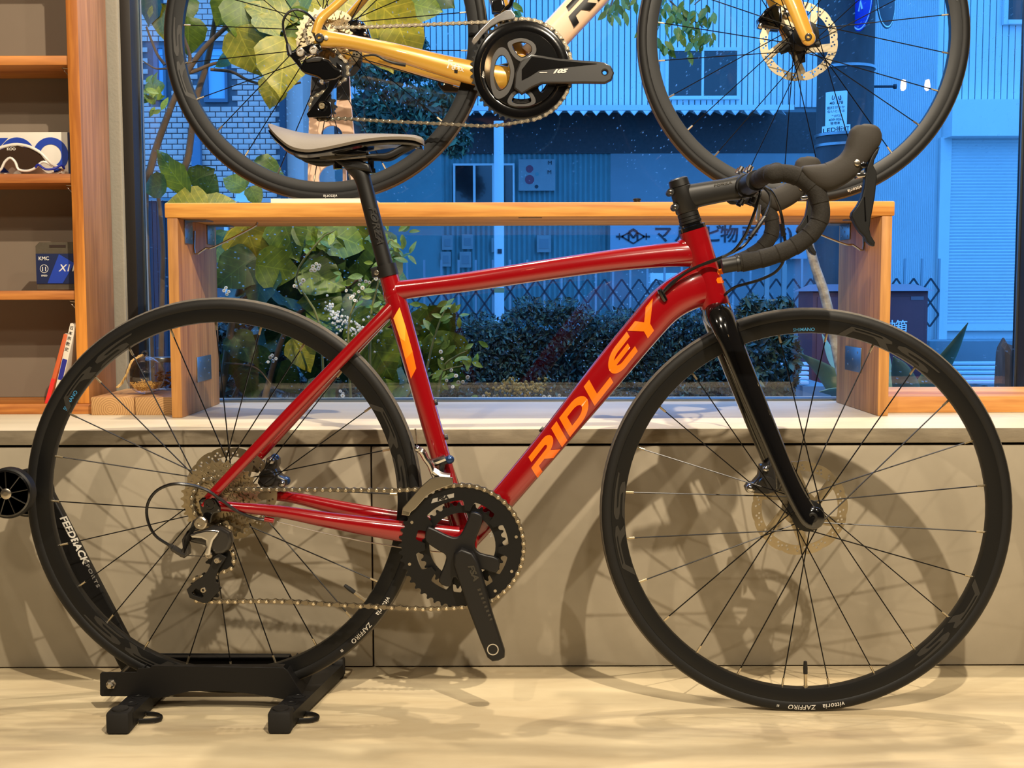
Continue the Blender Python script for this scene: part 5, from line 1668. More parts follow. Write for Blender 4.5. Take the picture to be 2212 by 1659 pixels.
# raised frames of the windows
for i, w_ in enumerate(winds[:3]):
    lp = to_c(C3(w_), -.0575)
    cc = (sum(p[0] for p in lp) / len(lp), sum(p[1] for p in lp) / len(lp))
    big = [(cc[0] + (p[0] - cc[0]) * 1.42, cc[1] + (p[1] - cc[1]) * 1.42) for p in lp]
    me = flat([big, lp], -.0570, .0012, .0004)
    obj('window_bevel', me, mat('crank_grey', (74, 72, 70), .4, metal=.7), gcr)
arm = C3([(650, 590), (690, 500), (770, 450), (860, 462), (960, 480), (1100, 492), (1250, 502), (1340, 512), (1390, 538), (1412, 585), (1396, 632), (1350, 655), (1180, 652), (1000, 655), (850, 655), (770, 690), (690, 740), (640, 700)])
armh = C3([(1350 + 30 * cos(a), 580 + 30 * sin(a)) for a in [2 * pi * i / 16 for i in range(16)]])
o = obj('crank_arm', flat([to_c(arm, -.066), to_c(armh, -.066)], -.065, .010, .003), mat('crank_satin', (40, 39, 38), .32), gcr, smooth=50)
bev = C3([(690, 555), (770, 452), (860, 463), (960, 480), (1100, 493), (1290, 508), (1000, 540), (830, 560), (750, 610), (690, 640)])
obj('crank_facet', flat([to_c(bev, -.0735)], -.0738, .0012), m_blackg, gcr)
me = text_mesh('105', .0105, bold=.0006, shear=.45, sx=1.7); rot2(me, radians(2), GB.L(*C3([(985, 568)])[0], -.0740) - gc_); obj('lettering', me, m_wtext, gcr, smooth=None)
me = text_mesh('SHIMANO', .0028, bold=.0002, sx=1.2); rot2(me, 0, GB.L(*C3([(862, 578)])[0], -.0740) - gc_); obj('lettering', me, m_wtext, gcr, smooth=None)
me = text_mesh('105', .006, bold=.0004, shear=.3, sx=1.4); rot2(me, radians(75), GB.L(*C3([(385, 600)])[0], -.0514) - gc_ + Vector((0, -.0005, 0))); obj('lettering', me, m_wtext, gcr, smooth=None)
bm = BM(); lathe(bm, [(.012, -.05), (.012, .07)], 16); obj('axle', bm, m_anod, gcr)
la = [(948, 182), (954, 170), (968, 166), (1124, 134), (1150, 150), (1130, 186), (1000, 198), (960, 197)]
obj('crank_arm', flat([to_c(la, .066), to_c([(957 + 7.5 * cos(a), 181 + 7.5 * sin(a)) for a in [2 * pi * i / 14 for i in range(14)]], .066)], .066, .010, .003), mat('crank_satin', (40, 39, 38), .32), gcr, smooth=50)
# front derailleur
bm = BM()
slab(bm, GB.xz(C3([(290, 335), (300, 310), (360, 240), (440, 160), (500, 120), (560, 85), (600, 80), (640, 120), (630, 150), (520, 170), (440, 215), (380, 275), (340, 330), (310, 362)]), -.055), -.057, -.055, .0006)
slab(bm, GB.xz(C3([(290, 335), (300, 310), (360, 240), (440, 160), (600, 80), (630, 150), (520, 170), (380, 275), (310, 362)]), -.042), -.042, -.040, .0006)
gfd = obj('front_derailleur', bm, m_silver, gold)
bm = BM(); slab(bm, GB.xz(C3([(440, 0), (540, -20), (560, 60), (520, 110), (450, 100)]), -.04), -.045, -.02, .004); sweep(bm, GB.P(C3([(560, 80), (600, 40), (620, -30)]), -.035), [.006, .005, .004], 8); obj('link_body', bm, m_blackg, gfd)
# rear derailleur
bm = BM()
slab(bm, GB.xz(C([(430, 490), (480, 460), (560, 450), (640, 480), (690, 540), (740, 560), (735, 610), (690, 640), (600, 655), (540, 620), (440, 590), (405, 560)]), -.085), -.094, -.076, .005)
grd = obj('rear_derailleur', bm, m_blackg, gold)
bm = BM(); slab(bm, GB.xz(C([(310, 390), (330, 420), (380, 400), (430, 410), (440, 450), (400, 480), (420, 530), (410, 560), (370, 510), (330, 460), (300, 440)]), -.086), -.095, -.080, .003)
slab(bm, GB.xz(C([(500, 350), (560, 345), (580, 400), (540, 430), (440, 440), (380, 425), (380, 395)]), -.08), -.086, -.074, .003); obj('mount_link', bm, m_blackg, grd)
bm = BM(); slab(bm, GB.xz(C([(440, 480), (520, 450), (590, 455), (560, 490), (450, 500)]), -.095), -.0975, -.094, .002); obj('parallelogram', bm, m_dkalloy, grd)
for p, r_ in (((400, 415), .0085), ((505, 398), .0085), ((570, 650), .0045)):
    bm = BM(); c = GB.L(*C([p])[0], -.097); lathe(bm, [(r_, .008), (r_, 0), (r_ * .8, -.0015), (r_ * .45, -.0015), (r_ * .4, .001)], 18, org=c)
    obj('pivot_bolt', bm, m_steel, grd)
cage = C([(690, 500), (730, 530), (735, 590), (700, 650), (640, 740), (600, 800), (640, 820), (650, 900), (630, 930), (465, 935), (455, 910), (520, 830), (620, 700), (640, 640), (700, 590)])
obj('pulley_cage', flat([GB.xz(cage, -.088), GB.xz(C([(580 + 42 * cos(a), 850 + 42 * sin(a)) for a in [2 * pi * i / 14 for i in range(14)]]), -.088)], -.0885, .0035, .0006), m_blackg, grd)
for p in ((580, 850), (680, 560)):
    o_, r_ = teeth(13, h=.003); c = GB.L(*C([p])[0], -.077)
    obj('pulley', flat([o_, circle(0, 0, .004, 10)], 0, .006), m_anod, grd, loc=c)
    bm = BM(); lathe(bm, [(.0065, .002), (.0065, -.001), (.005, -.002), (.0022, -.002), (.002, 0)], 14, org=(c.x, -.0885, c.z)); obj('pulley_bolt', bm, m_cass, grd)
bm = BM(); sweep(bm, GB.P(C([(520, 175, -.07), (470, 120, -.08), (410, 85, -.088), (350, 78, -.09), (295, 110, -.09), (265, 170, -.09), (270, 250, -.09), (300, 355, -.09)])), .0025, 8, n=4); obj('cable_housing', bm, m_cable, grd)
bm = BM(); sweep(bm, GB.P(C([(298, 350), (306, 372), (314, 410), (325, 440)]), -.09), [.003, .0048, .0055, .006], 10); obj('barrel_adjuster', bm, m_black, grd)
# chain
gang = lambda a: (gc_.x + gr50 * cos(radians(a)), -.047, gc_.z + gr50 * sin(radians(a)))
up_ = [tuple(v) for v in GB.P([(722, 60, -.040), (790, 58.5, -.041), (860, 56, -.042), (930, 53, -.043), (1000, 50, -.044), (1060, 47.5, -.046)])]
ringp = [gang(a) for a in range(94, -86, -7)]
lowp = [tuple(v) for v in GB.P([(1060, 272, -.052), (980, 269, -.058), (900, 265, -.064), (820, 261, -.070), (740, 256, -.075)])]
c1 = GB.L(*C([(580, 850)])[0], -.077); c2 = GB.L(*C([(680, 560)])[0], -.077); pr = .0262
lw = [(c1.x + pr * cos(radians(a)), -.077, c1.z + pr * sin(radians(a))) for a in (-82, -120, -160, -195, -220)]
upw = [(c2.x + pr * cos(radians(a)), -.077, c2.z + pr * sin(radians(a))) for a in (-50, -10, 30, 60)]
cog = [(.034 * cos(radians(a)), -.040, .034 * sin(radians(a))) for a in (-60, -100, -140, -180, -220, -255)]
chain_local(gold, up_ + ringp + lowp + lw + upw + cog)
# stem, bars and saddle end above the picture: build the simple upper assembly so the bicycle is whole
bm = BM(); sweep(bm, [GB.L(985, -300), GB.L(955, -420)], .0136, 16); gpost = obj('seatpost', bm, m_black, gold)
bm = BM()
for (x, w_, z) in ((0, 0, 0),):
    P = [GB.L(850, -440), GB.L(890, -438), GB.L(960, -432), GB.L(1040, -430), GB.L(1105, -428)]
    sweep(bm, P, [(.05, .010), (.072, .016), (.045, .016), (.02, .012), (.012, .008)], 16, n=4)
obj('saddle', bm, mat('saddle_cover', (52, 49, 46), .5), gold)
bm = BM(); sweep(bm, [GB.L(1478, -420), GB.L(1468, -446), GB.L(1560, -470)], [.019, .019, .017], 16); gstem = obj('stem', bm, m_black, gold)
bm = BM(); bc = GB.L(1562, -470)
for s in (-1, 1):
    sweep(bm, [bc, bc + Vector((0, .12 * s, 0)), bc + Vector((.02, .19 * s, 0)), bc + Vector((.075, .2 * s, -.005)), bc + Vector((.085, .2 * s, -.05)), bc + Vector((.05, .2 * s, -.105)), bc + Vector((-.03, .2 * s, -.125))], .0135, 14, n=5)
obj('handlebar', bm, m_tape, gold)

# ================================================================== PLYWOOD DISPLAY STAND HOLDING THE GOLD BICYCLE
m_ply = mat('pale_plywood', (226, 190, 160), 0.6, var=.1, vscale=14, stretch=(1, 1, .2))
yb = 2.575
ds0 = at(700, 440, yb)
dstand = tag(empty('display_stand', (ds0.x, yb, BZ)), 'pale plywood wheel stand with round holes behind the gold bicycle rear wheel', 'bicycle stand')
loc = lambda pts: [(v.x - ds0.x, v.z - BZ) for v in (at(p[0], p[1], yb) for p in pts)]
board = C([(455, 1640), (470, 930), (490, 600), (640, 600), (640, 700), (640, 820), (645, 870), (668, 888), (685, 870), (690, 800), (690, 600), (790, 600), (800, 800), (825, 1050), (850, 1400), (865, 1640)])
holes = [C([(650 + 88 * cos(a), 1085 + 88 * sin(a)) for a in [2 * pi * i / 26 for i in range(26)]]), C([(672 + 126 * cos(a), 1420 + 112 * sin(a)) for a in [2 * pi * i / 30 for i in range(30)]])]
bl = loc(board)
bl = [(x, max(z, .0102)) for x, z in bl]
o = obj('upright_board', flat([bl] + [loc(h) for h in holes], .006, .012), m_ply, dstand)
bm = BM()
for pts in ([(492, 600), (640, 600), (640, 795), (484, 795)], [(690, 600), (790, 600), (797, 795), (690, 795)]):
    slab(bm, loc(C(pts)), -.0012, .0132)
obj('black_tip', bm, mat('black_film', (30, 28, 28), .5), dstand)
bm = BM(); slab(bm, loc(C([(722, 1330), (748, 1330), (760, 1636), (726, 1636)])), .03, .042); obj('rear_strut', bm, m_ply, dstand)
b0, b1 = at(582, 447, 2.345), at(806, 447, 2.345)
bm = BM()
x0, x1 = b0.x - ds0.x, b1.x - ds0.x
v = [bm.verts.new(p) for p in ((x0, -.215, .0), (x1, -.215, 0), (x1, .06, 0), (x0 + .045, .06, 0))]
v2 = [bm.verts.new(p.co + Vector((0, 0, .0098))) for p in v]
bm.faces.new(v); bm.faces.new(v2)
for i in range(4): bm.faces.new((v[i], v[(i + 1) % 4], v2[(i + 1) % 4], v2[i]))
obj('base_plate', bm, mat('white_laminate', (236, 228, 218), .4), dstand)
# small black knob on the bench
kc = at(1376, 440, 2.5)
bm = BM(); lathe(bm, [(.0085, 0), (.009, .002), (.009, .008), (.0075, .0095), (.0075, .014), (.009, .0155), (.009, .018), (.007, .0195)], 18, axis='Z')
tag(obj('knob', bm, m_black, None, (kc.x, 2.5, BZ + .0005)), 'small black ribbed knob standing on the bench behind the stem', 'knob')
# ================================================================== OUTSIDE
Z_G = -0.30
m_asph = mat('asphalt', (118, 118, 118), 0.85, var=.25, vscale=12, bump=.2)
structure('ground', boxbm(-30, 30, 2.86, 40, Z_G - .1, Z_G), m_asph)
m_soil = mat('planter_soil', (32, 28, 24), 0.95, var=.5, vscale=16, bump=.5)
structure('ground', boxbm(-4, 4, 2.83, 3.9, Z_G, Z_CT - .26), m_soil)
m_siding = mat('white_siding', (222, 226, 228), 0.55, var=.05, vscale=2)
m_wframe = mat('white_window_frame', (214, 218, 220), 0.4)
m_dkglass = mat('dark_window_glass', (34, 36, 40), 0.12, coat=.6, var=.3, vscale=14)
m_dkwall = mat('dark_steel_wall', (66, 62, 64), 0.7, var=.3, vscale=20)
m_bluewall = mat('grey_blue_wall', (132, 142, 148), 0.7, var=.12, vscale=3)
m_teal = mat('teal_corrugated', (112, 152, 156), 0.6, var=.15, vscale=3)
m_navy = mat('gate_paint', (46, 50, 60), 0.6)

# ---- warehouse
YH = 18.0
wh = tag(empty('warehouse', (0, YH, Z_G)), 'white ribbed warehouse with a zigzag awning across the street', 'building')
wo = Vector((0, YH, Z_G))
def wpart(name, bm, m, parent=None, **k):
    o = obj(name, bm, m, parent or wh, **k)
    if not parent: o.location = -wo
    return o
def atx(px, Y): return at(px, 635, Y).x
def atz(py, Y): return at(1106, py, Y).z
z_aw = atz(234, YH)
x0, x1 = atx(560, YH), 5.12
wpart('wall', boxbm(x0 - .6, x1, YH + .012, YH + 5, Z_G, 9.5), m_bluewall)
pit = (atx(1200, YH) - atx(1187.5, YH))
n = int((x1 - x0) / pit)
proto = None
zt_ = atz(-70, YH)
for i in range(n):
    if proto is None:
        bm = BM(); slab(bm, [(0, 0), (pit * .86, 0), (pit * .86, zt_ - z_aw), (0, zt_ - z_aw)], -.030, 0, .008, 2)
        o = wpart('siding_panel', bm, m_siding); proto = o.data
    else:
        o = link_mesh('siding_panel', proto, wh)
    o.location = Vector((x0 + i * pit, YH + .01, z_aw)) - wo
wpart('wall_upper', boxbm(x0 - .6, x1, YH - .01, YH + .011, zt_, 9.5), m_siding)
def window(par_o, par, px0, py0, px1, py1, Y, mull=1, fw=.05, proud=.06):
    a, b = at(px0, py1, Y), at(px1, py0, Y)
    X0, X1, Z0, Z1 = a.x, b.x, a.z, b.z
    bm = BM()
    y0, y1 = Y - proud, Y + .01
    box(bm, X0 - fw, X0, y0, y1, Z0 - fw, Z1 + fw); box(bm, X1, X1 + fw, y0, y1, Z0 - fw, Z1 + fw)
    box(bm, X0, X1, y0, y1, Z1, Z1 + fw); box(bm, X0, X1, y0 - .02, y1, Z0 - fw, Z0)
    f = obj('window_frame', bm, m_wframe, par); f.location = -par_o
    for k in range(mull + 1):
        xa = X0 + (X1 - X0) * k / (mull + 1); xb = X0 + (X1 - X0) * (k + 1) / (mull + 1)
        g = obj('window_pane', boxbm(xa + .008, xb - .008, Y - .035 - .012 * (k % 2), Y - .030 - .012 * (k % 2), Z0 + .002, Z1 - .002), m_dkglass, f)
        if k:
            obj('mullion', boxbm(xa - .018, xa + .018, Y - .055, Y - .01, Z0, Z1), m_wframe, f)
    return f
window(wo, wh, 1443, 111, 1591, 209, YH - .02, 1, .05)
# zigzag awning sheet
YA = 16.4
pitA = atx(1227, YA) - atx(1200, YA)
xa0, xa1 = atx(990, YA), atx(1700, YA)
za = atz(243, YA); amp = (atz(236, YA) - atz(251, YA)) / 2
bm = BM(); pf = []; pb = []
nA_ = int((xa1 - xa0) / pitA) * 2
for i in range(nA_ + 1):
    x = xa0 + i * pitA / 2
    s = amp if i % 2 else -amp
    pf.append((bm.verts.new((x, YA, za + s)), bm.verts.new((x, YA, za + s + .01))))
    pb.append((bm.verts.new((x, YH - .05, atz(233, YH - .05) + s * .3)), bm.verts.new((x, YH - .05, atz(232, YH - .05) + s * .3))))
for i in range(nA_):
    for k in (0, 1): bm.faces.new((pf[i][k], pf[i + 1][k], pb[i + 1][k], pb[i][k]))
    bm.faces.new((pf[i][0], pf[i + 1][0], pf[i + 1][1], pf[i][1]))
wpart('awning_sheet', bm, m_siding, smooth=None)
wpart('fascia', boxbm(xa0 - .05, xa1 + .05, YA - .05, YA - .005, atz(240, YA), atz(229, YA)), m_siding)
# lower front under the awning, with side return
YL = 17.2
wpart('header_wall', boxbm(atx(560, YL), 5.12, YL, YL + .5, atz(332, YL), atz(244, YL)), m_dkwall)
wpart('shutter_wall', boxbm(atx(560, YL), atx(955, YL), YL + .02, YL + .1, Z_G, atz(331, YL)), m_teal)
# corrugated teal door
bm = BM(); xs0, xs1 = atx(955, YL), atx(1318, YL); k_ = 0; N_ = 66
zz = (Z_G, atz(331, YL)); prev = None
for i in range(N_ + 1):
    x = xs0 + (xs1 - xs0) * i / N_; y = YL + .02 + (.035 if i % 2 else 0)
    c = (bm.verts.new((x, y, zz[0])), bm.verts.new((x, y, zz[1])))
    if prev: bm.faces.new((prev[0], c[0], c[1], prev[1]))
    prev = c
wpart('corrugated_door', bm, m_teal, smooth=None)
wpart('side_wall', boxbm(xs1, atx(1800, YL), YL + .01, YL + .1, Z_G, atz(331, YL)), m_bluewall)
window(wo, wh, 984, 358, 1107, 448, YL - .01, 2, .03, .04)
def sheet(px0, py0, px1, py1, Y, m, name='poster'):
    a, b = at(px0, py1, Y), at(px1, py0, Y)
    return wpart(name, boxbm(a.x, b.x, Y - .012, Y - .002, a.z, b.z), m)
m_poster = mat('poster_paper', (150, 156, 158), 0.7, var=.1, vscale=10)
m_pinkred = mat('poster_red', (140, 70, 90), 0.7)
ps = sheet(1120, 344, 1199, 412, YL - .02, m_poster)
def disc(px, py, rpx, Y, m, par):
    c = at(px, py, Y); bm = BM(); lathe(bm, [(rpx * Y / F_PX, .004), (rpx * Y / F_PX, 0)], 20, org=c)
    o = obj('poster_print', bm, m, par); o.location = (0, 0, 0)
for (px, py, r, m) in ((1144, 388, 10, m_pinkred), (1144, 365, 8, m_pinkred), (1160, 376, 4, m_teal), (1159, 403, 4, m_navy)):
    disc(px, py, r, YL - .035, m, ps)
def text_at(s, px, py, hpx, Y, m, par, po, bold=.008, sx=1.0, ang=0, name='lettering', shear=0):
    me = text_mesh(s, hpx * Y / F_PX, bold=bold * hpx * Y / F_PX, sx=sx, shear=shear, thick=.004)
    rot2(me, ang, at(px, py, Y) - po)
    return obj(name, me, m, par, smooth=None)
for (s, px, py, h) in (('M', 1188, 352, 12), ('M', 1187, 372, 12)):
    o = text_at(s, px, py, h, YL - .04, m_navy, ps, Vector((0, 0, 0)), bold=0.0)
for (a, b, c, d) in ((955, 508, 978, 540), (998, 506, 1022, 538), (952, 544, 974, 576), (993, 544, 1018, 578), (1160, 508, 1190, 545), (1062, 514, 1078, 545)):
    p_ = sheet(a, b, c, d, YL - .015, m_poster)
    wpart('poster_print', boxbm(at(a + 5, d - 8, YL - .03).x, at(c - 5, d, YL - .03).x, YL - .032, YL - .028, at(a, d - 8, YL - .03).z, at(a, b + 8, YL - .03).z), m_bluewall)
# sign board with emblem
YS = YL - .15
sg_ = tag(empty('shop_sign', (atx(1540, YS), YS, atz(520, YS))), 'pale blue wall sign with diamond emblem and dark Japanese lettering', 'sign')
so = sg_.location.copy()
a, b = at(1318, 560, YS), at(1745, 474, YS)
o = obj('sign_board', boxbm(a.x, b.x, YS, YS + .06, a.z, b.z), mat('sign_face', (150, 166, 180), .5), sg_); o.location = -so
m_sink = mat('sign_ink', (30, 36, 48), .5)
for s, px in (('マ', 1432), ('ル', 1476), ('ヤ', 1520), ('ビ', 1541), ('物', 1576), ('産', 1620), ('(株)', 1680)):
    if s == 'ヤ': continue
    text_at(s, px, 508, 40, YS - .01, m_sink, sg_, so, bold=.015)
def seg(p, q, w, par, po, Y, m, name='emblem'):
    A, B = at(p[0], p[1], Y) - po, at(q[0], q[1], Y) - po
    d = (B - A); L = d.length; d.normalize(); nn = Vector((-d.z, 0, d.x)) * (w * Y / F_PX / 2)
    bm = BM(); slab(bm, [((A + nn).x, (A + nn).z), ((B + nn).x, (B + nn).z), ((B - nn).x, (B - nn).z), ((A - nn).x, (A - nn).z)], -.012, -.002); return bm
emb = BM()
def addseg(bm, p, q, w):
    A, B = at(p[0], p[1], YS) - so, at(q[0], q[1], YS) - so
    d = (B - A).normalized(); nn = Vector((-d.z, 0, d.x)) * (w * YS / F_PX / 2)
    slab(bm, [((A + nn).x, (A + nn).z), ((B + nn).x, (B + nn).z), ((B - nn).x, (B - nn).z), ((A - nn).x, (A - nn).z)], -.012, -.002)
for p, q, w in (((1331, 511), (1347, 511), 4), ((1388, 511), (1404, 511), 4), ((1338, 504), (1338, 518), 2), ((1396, 504), (1396, 518), 2),
                ((1343, 511), (1368, 497), 3), ((1368, 497), (1392, 511), 3), ((1343, 511), (1368, 526), 3), ((1368, 526), (1392, 511), 3),
                ((1358, 520), (1358, 503), 4), ((1377, 520), (1377, 503), 4), ((1359, 502), (1368, 514), 4), ((1377, 502), (1368, 514), 4), ((1358, 500), (1368, 494), 2), ((1377, 500), (1368, 494), 2)):
    addseg(emb, p, q, w)
obj('emblem', emb, m_sink, sg_)
# white pole, accordion gate, fan unit
YP = 15.0
po = tag(empty('white_post', (atx(1078.5, YP), YP, Z_G)), 'thick white square post holding up the warehouse awning', 'post')
obj('shaft', boxbm(-.062, .062, -.06, .06, 0, atz(262, YP) - Z_G, bev=.006), m_siding, po)
obj('band', boxbm(-.064, .064, -.062, .062, atz(630, YP) - Z_G - .012, atz(624, YP) - Z_G + .012), mat('dull_yellow', (150, 140, 90), .6), po)
obj('fixture', boxbm(-.02, .035, -.075, -.0602, atz(548, YP) - Z_G, atz(538, YP) - Z_G), m_navy, po)
YGt = 15.6
gate = tag(empty('accordion_gate', (atx(1300, YGt), YGt, Z_G)), 'dark accordion lattice gate stretched along the warehouse front', 'gate')
go = gate.location.copy()
pg = atx(1237, YGt) - atx(1200, YGt)
zt0, zt1 = atz(572, YGt), atz(760, YGt)
mV = boxbm(-.013, .013, -.02, .01, 0, zt0 - .0 - Z_G); me_v = None
xs = atx(880, YGt); ng = 31
zm0, zm1 = atz(606, YGt), atz(670, YGt)
ztop, zmid, zbot = atz(573, YGt), atz(618, YGt), atz(664, YGt)
for i in range(ng + 1):
    if me_v is None:
        o = obj('gate_bar', boxbm(-.014, .014, -.02, .01, 0, atz(566, YGt) - Z_G), mat('gate_bar_paint', (150, 158, 166), .5), gate); me_v = o.data
    else: o = link_mesh('gate_bar', me_v, gate)
    o.location = (xs + i * pg - go.x, 0, .03)
mA = mB = None
for i in range(ng):
    for (za_, zb_, up) in ((atz(604, YGt), atz(630, YGt), 1), (atz(630, YGt), atz(656, YGt), 0), (atz(656, YGt), atz(682, YGt), 1), (atz(682, YGt), atz(708, YGt), 0)):
        for half in (0, 1):
            xA = xs + (i + .5 * half) * pg; 
            # a strut from (xA, ..) to (xA + pg/2, ..)
            rising = (half == 0) == bool(up)
            H = abs(za_ - zb_)
            key = ('r' if rising else 'f', round(H, 4))
            if key not in MATS:
                b = BM(); p0 = Vector((0, 0, -H / 2 if rising else H / 2)); p1 = Vector((pg / 2, 0, H / 2 if rising else -H / 2))
                d = (p1 - p0).normalized(); nn = Vector((-d.z, 0, d.x)) * .012
                slab(b, [((p0 + nn).x, (p0 + nn).z), ((p1 + nn).x, (p1 + nn).z), ((p1 - nn).x, (p1 - nn).z), ((p0 - nn).x, (p0 - nn).z)], -.03, -.022)
                o = obj('gate_strut', b, m_navy, gate); MATS[key] = o.data
            else: o = link_mesh('gate_strut', MATS[key], gate)
            o.location = (xA - go.x, 0, (za_ + zb_) / 2 - go.z)
for px in (1645, 1682):
    o = obj('gate_post', boxbm(-.03, .03, -.03, .03, 0, atz(572, YGt) - Z_G), mat('post_grey', (150, 150, 150), .5), gate); o.location = (atx(px + 8, YGt) - go.x, -.08, 0)
YU = 16.2
fu = tag(empty('air_conditioner', (atx(1430, YU), YU, Z_G)), 'white outdoor fan unit behind the lattice gate', 'air conditioner')
fa, fb_ = at(1402, 690, YU), at(1462, 590, YU)
zf0 = 0
obj('casing', boxbm(fa.x - fu.location.x, fb_.x - fu.location.x, -.1, .15, zf0, fb_.z - Z_G, bev=.01), m_siding, fu)
c = at(1420, 624, YU) - fu.location
bm = BM(); lathe(bm, [(.12, -.101), (.125, -.118), (.115, -.118), (.11, -.104), (.085, -.104), (.08, -.115), (.07, -.115), (.065, -.104), (.03, -.104), (.03, -.12)], 28, org=c); obj('fan_grille', bm, m_bluewall, fu)

# ---- right-hand building: ribbed sheet, siding, fascia, roller shutter
YR = 17.0
rb_ = tag(empty('workshop_building', (atx(2100, YR), YR, Z_G)), 'blue-lit siding workshop with a closed roller shutter', 'building')
ro = rb_.location.copy()
def rpart(name, bm, m, **k):
    o = obj(name, bm, m, rb_, **k); o.location = -ro; return o
rpart('wall', boxbm(atx(1878, YR), atx(2500, YR), YR + .05, YR + 4, Z_G, 9.5), m_siding)
bm = BM(); xa_, xb_ = atx(1876, YR), atx(2012, YR); NN = 66; prev = None
for i in range(NN + 1):
    x = xa_ + (xb_ - xa_) * i / NN; y = YR + (.02 if i % 2 else -.01)
    c = (bm.verts.new((x, y, Z_G)), bm.verts.new((x, y, 5.2)))
    if prev: bm.faces.new((prev[0], c[0], c[1], prev[1]))
    prev = c
rpart('ribbed_sheet', bm, m_siding, smooth=None)
pitR = atx(2026.8, YR) - atx(2013, YR); z_f = atz(226, YR); zt_ = atz(-70, YR); proto = None
for i in range(34):
    if proto is None:
        bm = BM(); slab(bm, [(0, 0), (pitR * .88, 0), (pitR * .88, zt_ - z_f), (0, zt_ - z_f)], -.03, 0, .007, 2); o = rpart('siding_panel', bm, m_siding); proto = o.data
    else: o = link_mesh('siding_panel', proto, rb_)
    o.location = Vector((atx(2013, YR) + i * pitR, YR + .04, z_f)) - ro
window(ro, rb_, 2174, -60, 2330, 45, YR - .01, 1, .06)
bm = BM(); box(bm, atx(2028, YR), atx(2500, YR), YR - .35, YR + .04, atz(296, YR - .35), atz(226, YR)); rpart('fascia', bm, m_siding)
rpart('shutter_jamb', boxbm(atx(2022, YR), atx(2045, YR), YR - .05, YR + .04, Z_G, atz(300, YR)), m_siding)
bm = BM(); xs_, xe_ = atx(2045, YR), atx(2460, YR); ztp, zbt = atz(297, YR), atz(702, YR)
ns = 58; prev = None
for i in range(ns * 3 + 1):
    z = ztp + (zbt - ztp) * i / (ns * 3); y = YR - .01 - (.0, .022, .016)[i % 3]
    c = (bm.verts.new((xs_, y, z)), bm.verts.new((xe_, y, z)))
    if prev: bm.faces.new((prev[0], prev[1], c[1], c[0]))
    prev = c
rpart('roller_shutter', bm, m_siding, smooth=None)
rpart('shutter_base', boxbm(xs_, xe_, YR - .05, YR, zbt - .10, zbt), m_siding)
rpart('plinth', boxbm(atx(2012, YR), atx(2500, YR), YR - .6, YR + .1, Z_G, atz(735, YR)), m_bluewall)
# ---- low kerb wall and striped deck
YK = 9.2
k = obj('kerb_wall', boxbm(-1.5, 1.5, -.12, .12, 0, atz(737, YK) - Z_G, bev=.01), m_bluewall, None, (atx(2150, YK) + .95, YK, Z_G)); tag(k, 'low grey kerb wall before the roller shutter', 'kerb')
for (pa, pb, lab) in ((1688, 1748, 'white slatted drain cover lying behind the hedge end'), (2058, 2240, 'white slatted deck lying before the grey kerb wall')):
    YD = 7.4
    dk = tag(empty('slatted_deck', (atx((pa + pb) / 2, YD), YD, Z_G)), lab, 'deck')
    for i in range(5):
        y = YD - .1 + i * .14; z = atz(824 - i * 10, y)
        xa_, xb_ = atx(pa, y) - dk.location.x, atx(pb, y) - dk.location.x
        o = obj('slat', boxbm(xa_, xb_, y - YD - .03, y - YD + .03, z - Z_G - .02, z - Z_G, bev=.003), m_siding, dk)
    obj('deck_frame', boxbm(xa_, xb_, -.16, .62, 0, atz(832, YD) - Z_G), m_bluewall, dk)

# ---- concrete utility pole with notice plates, road signs
YU = 9.0
xl, xr = atx(1758, YU), atx(1877, YU)
pr_ = (xr - xl) / 2
up = tag(empty('utility_pole', ((xl + xr) / 2, YU, Z_G)), 'thick concrete utility pole with white notice plates', 'utility pole')
uo = up.location.copy()
bm = BM(); lathe(bm, [(pr_ * 1.02, 0), (pr_ * .97, 5.0)], 36, axis='Z'); obj('shaft', bm, mat('pole_concrete', (86, 80, 82), .85, rgb2=(62, 54, 54), vscale=5, stretch=(1, 1, .3), bump=.3), up)
bm = BM()
for py in (152, 296, 318): 
    z = atz(py, YU) - Z_G; lathe(bm, [(pr_ * 1.0, z - .012), (pr_ * 1.045, z - .010), (pr_ * 1.045, z + .010), (pr_ * 1.0, z + .012)], 36, axis='Z')
obj('steel_band', bm, m_zinc, up)
def cyl_sheet(px0, py0, px1, py1, m, name, lift=1.03):
    y = YU - pr_
    a, b = at(px0, py1, y + .03), at(px1, py0, y + .03)
    bm = BM(); N_ = 12; prev = None
    for i in range(N_ + 1):
        x = (a.x + (b.x - a.x) * i / N_) - uo.x
        R_ = pr_ * lift
        yy = -sqrt(max(1e-6, R_ * R_ - x * x))
        c = [bm.verts.new((x, yy, a.z - uo.z)), bm.verts.new((x, yy, b.z - uo.z)), bm.verts.new((x * .985, yy * .985, b.z - uo.z)), bm.verts.new((x * .985, yy * .985, a.z - uo.z))]
        if prev:
            for k in range(4): bm.faces.new((prev[k], c[k], c[(k + 1) % 4], prev[(k + 1) % 4]))
        prev = c
    return obj(name, bm, m, up)
m_plate = mat('notice_plate', (240, 242, 242), .45)
n1 = cyl_sheet(1787, 197, 1828, 270, m_plate, 'notice_plate')
n2 = cyl_sheet(1782, 270, 1834, 288, m_plate, 'notice_plate')
def pole_text(s, px, py, h, par, sx=1.0, bold=.008):
    y = YU - pr_ + .02
    me = text_mesh(s, h * y / F_PX, bold=bold * h * y / F_PX, sx=sx)
    c = at(px, py, y) - uo
    def fn(p):
        x = p.x + c.x; R_ = pr_ * 1.034
        return Vector((x, -sqrt(max(1e-6, R_ * R_ - x * x)), p.z + c.z))
    obj('lettering', remap(cut(me, 0, [i * .01 for i in range(-15, 16)]), fn), m_sink, par, smooth=None)
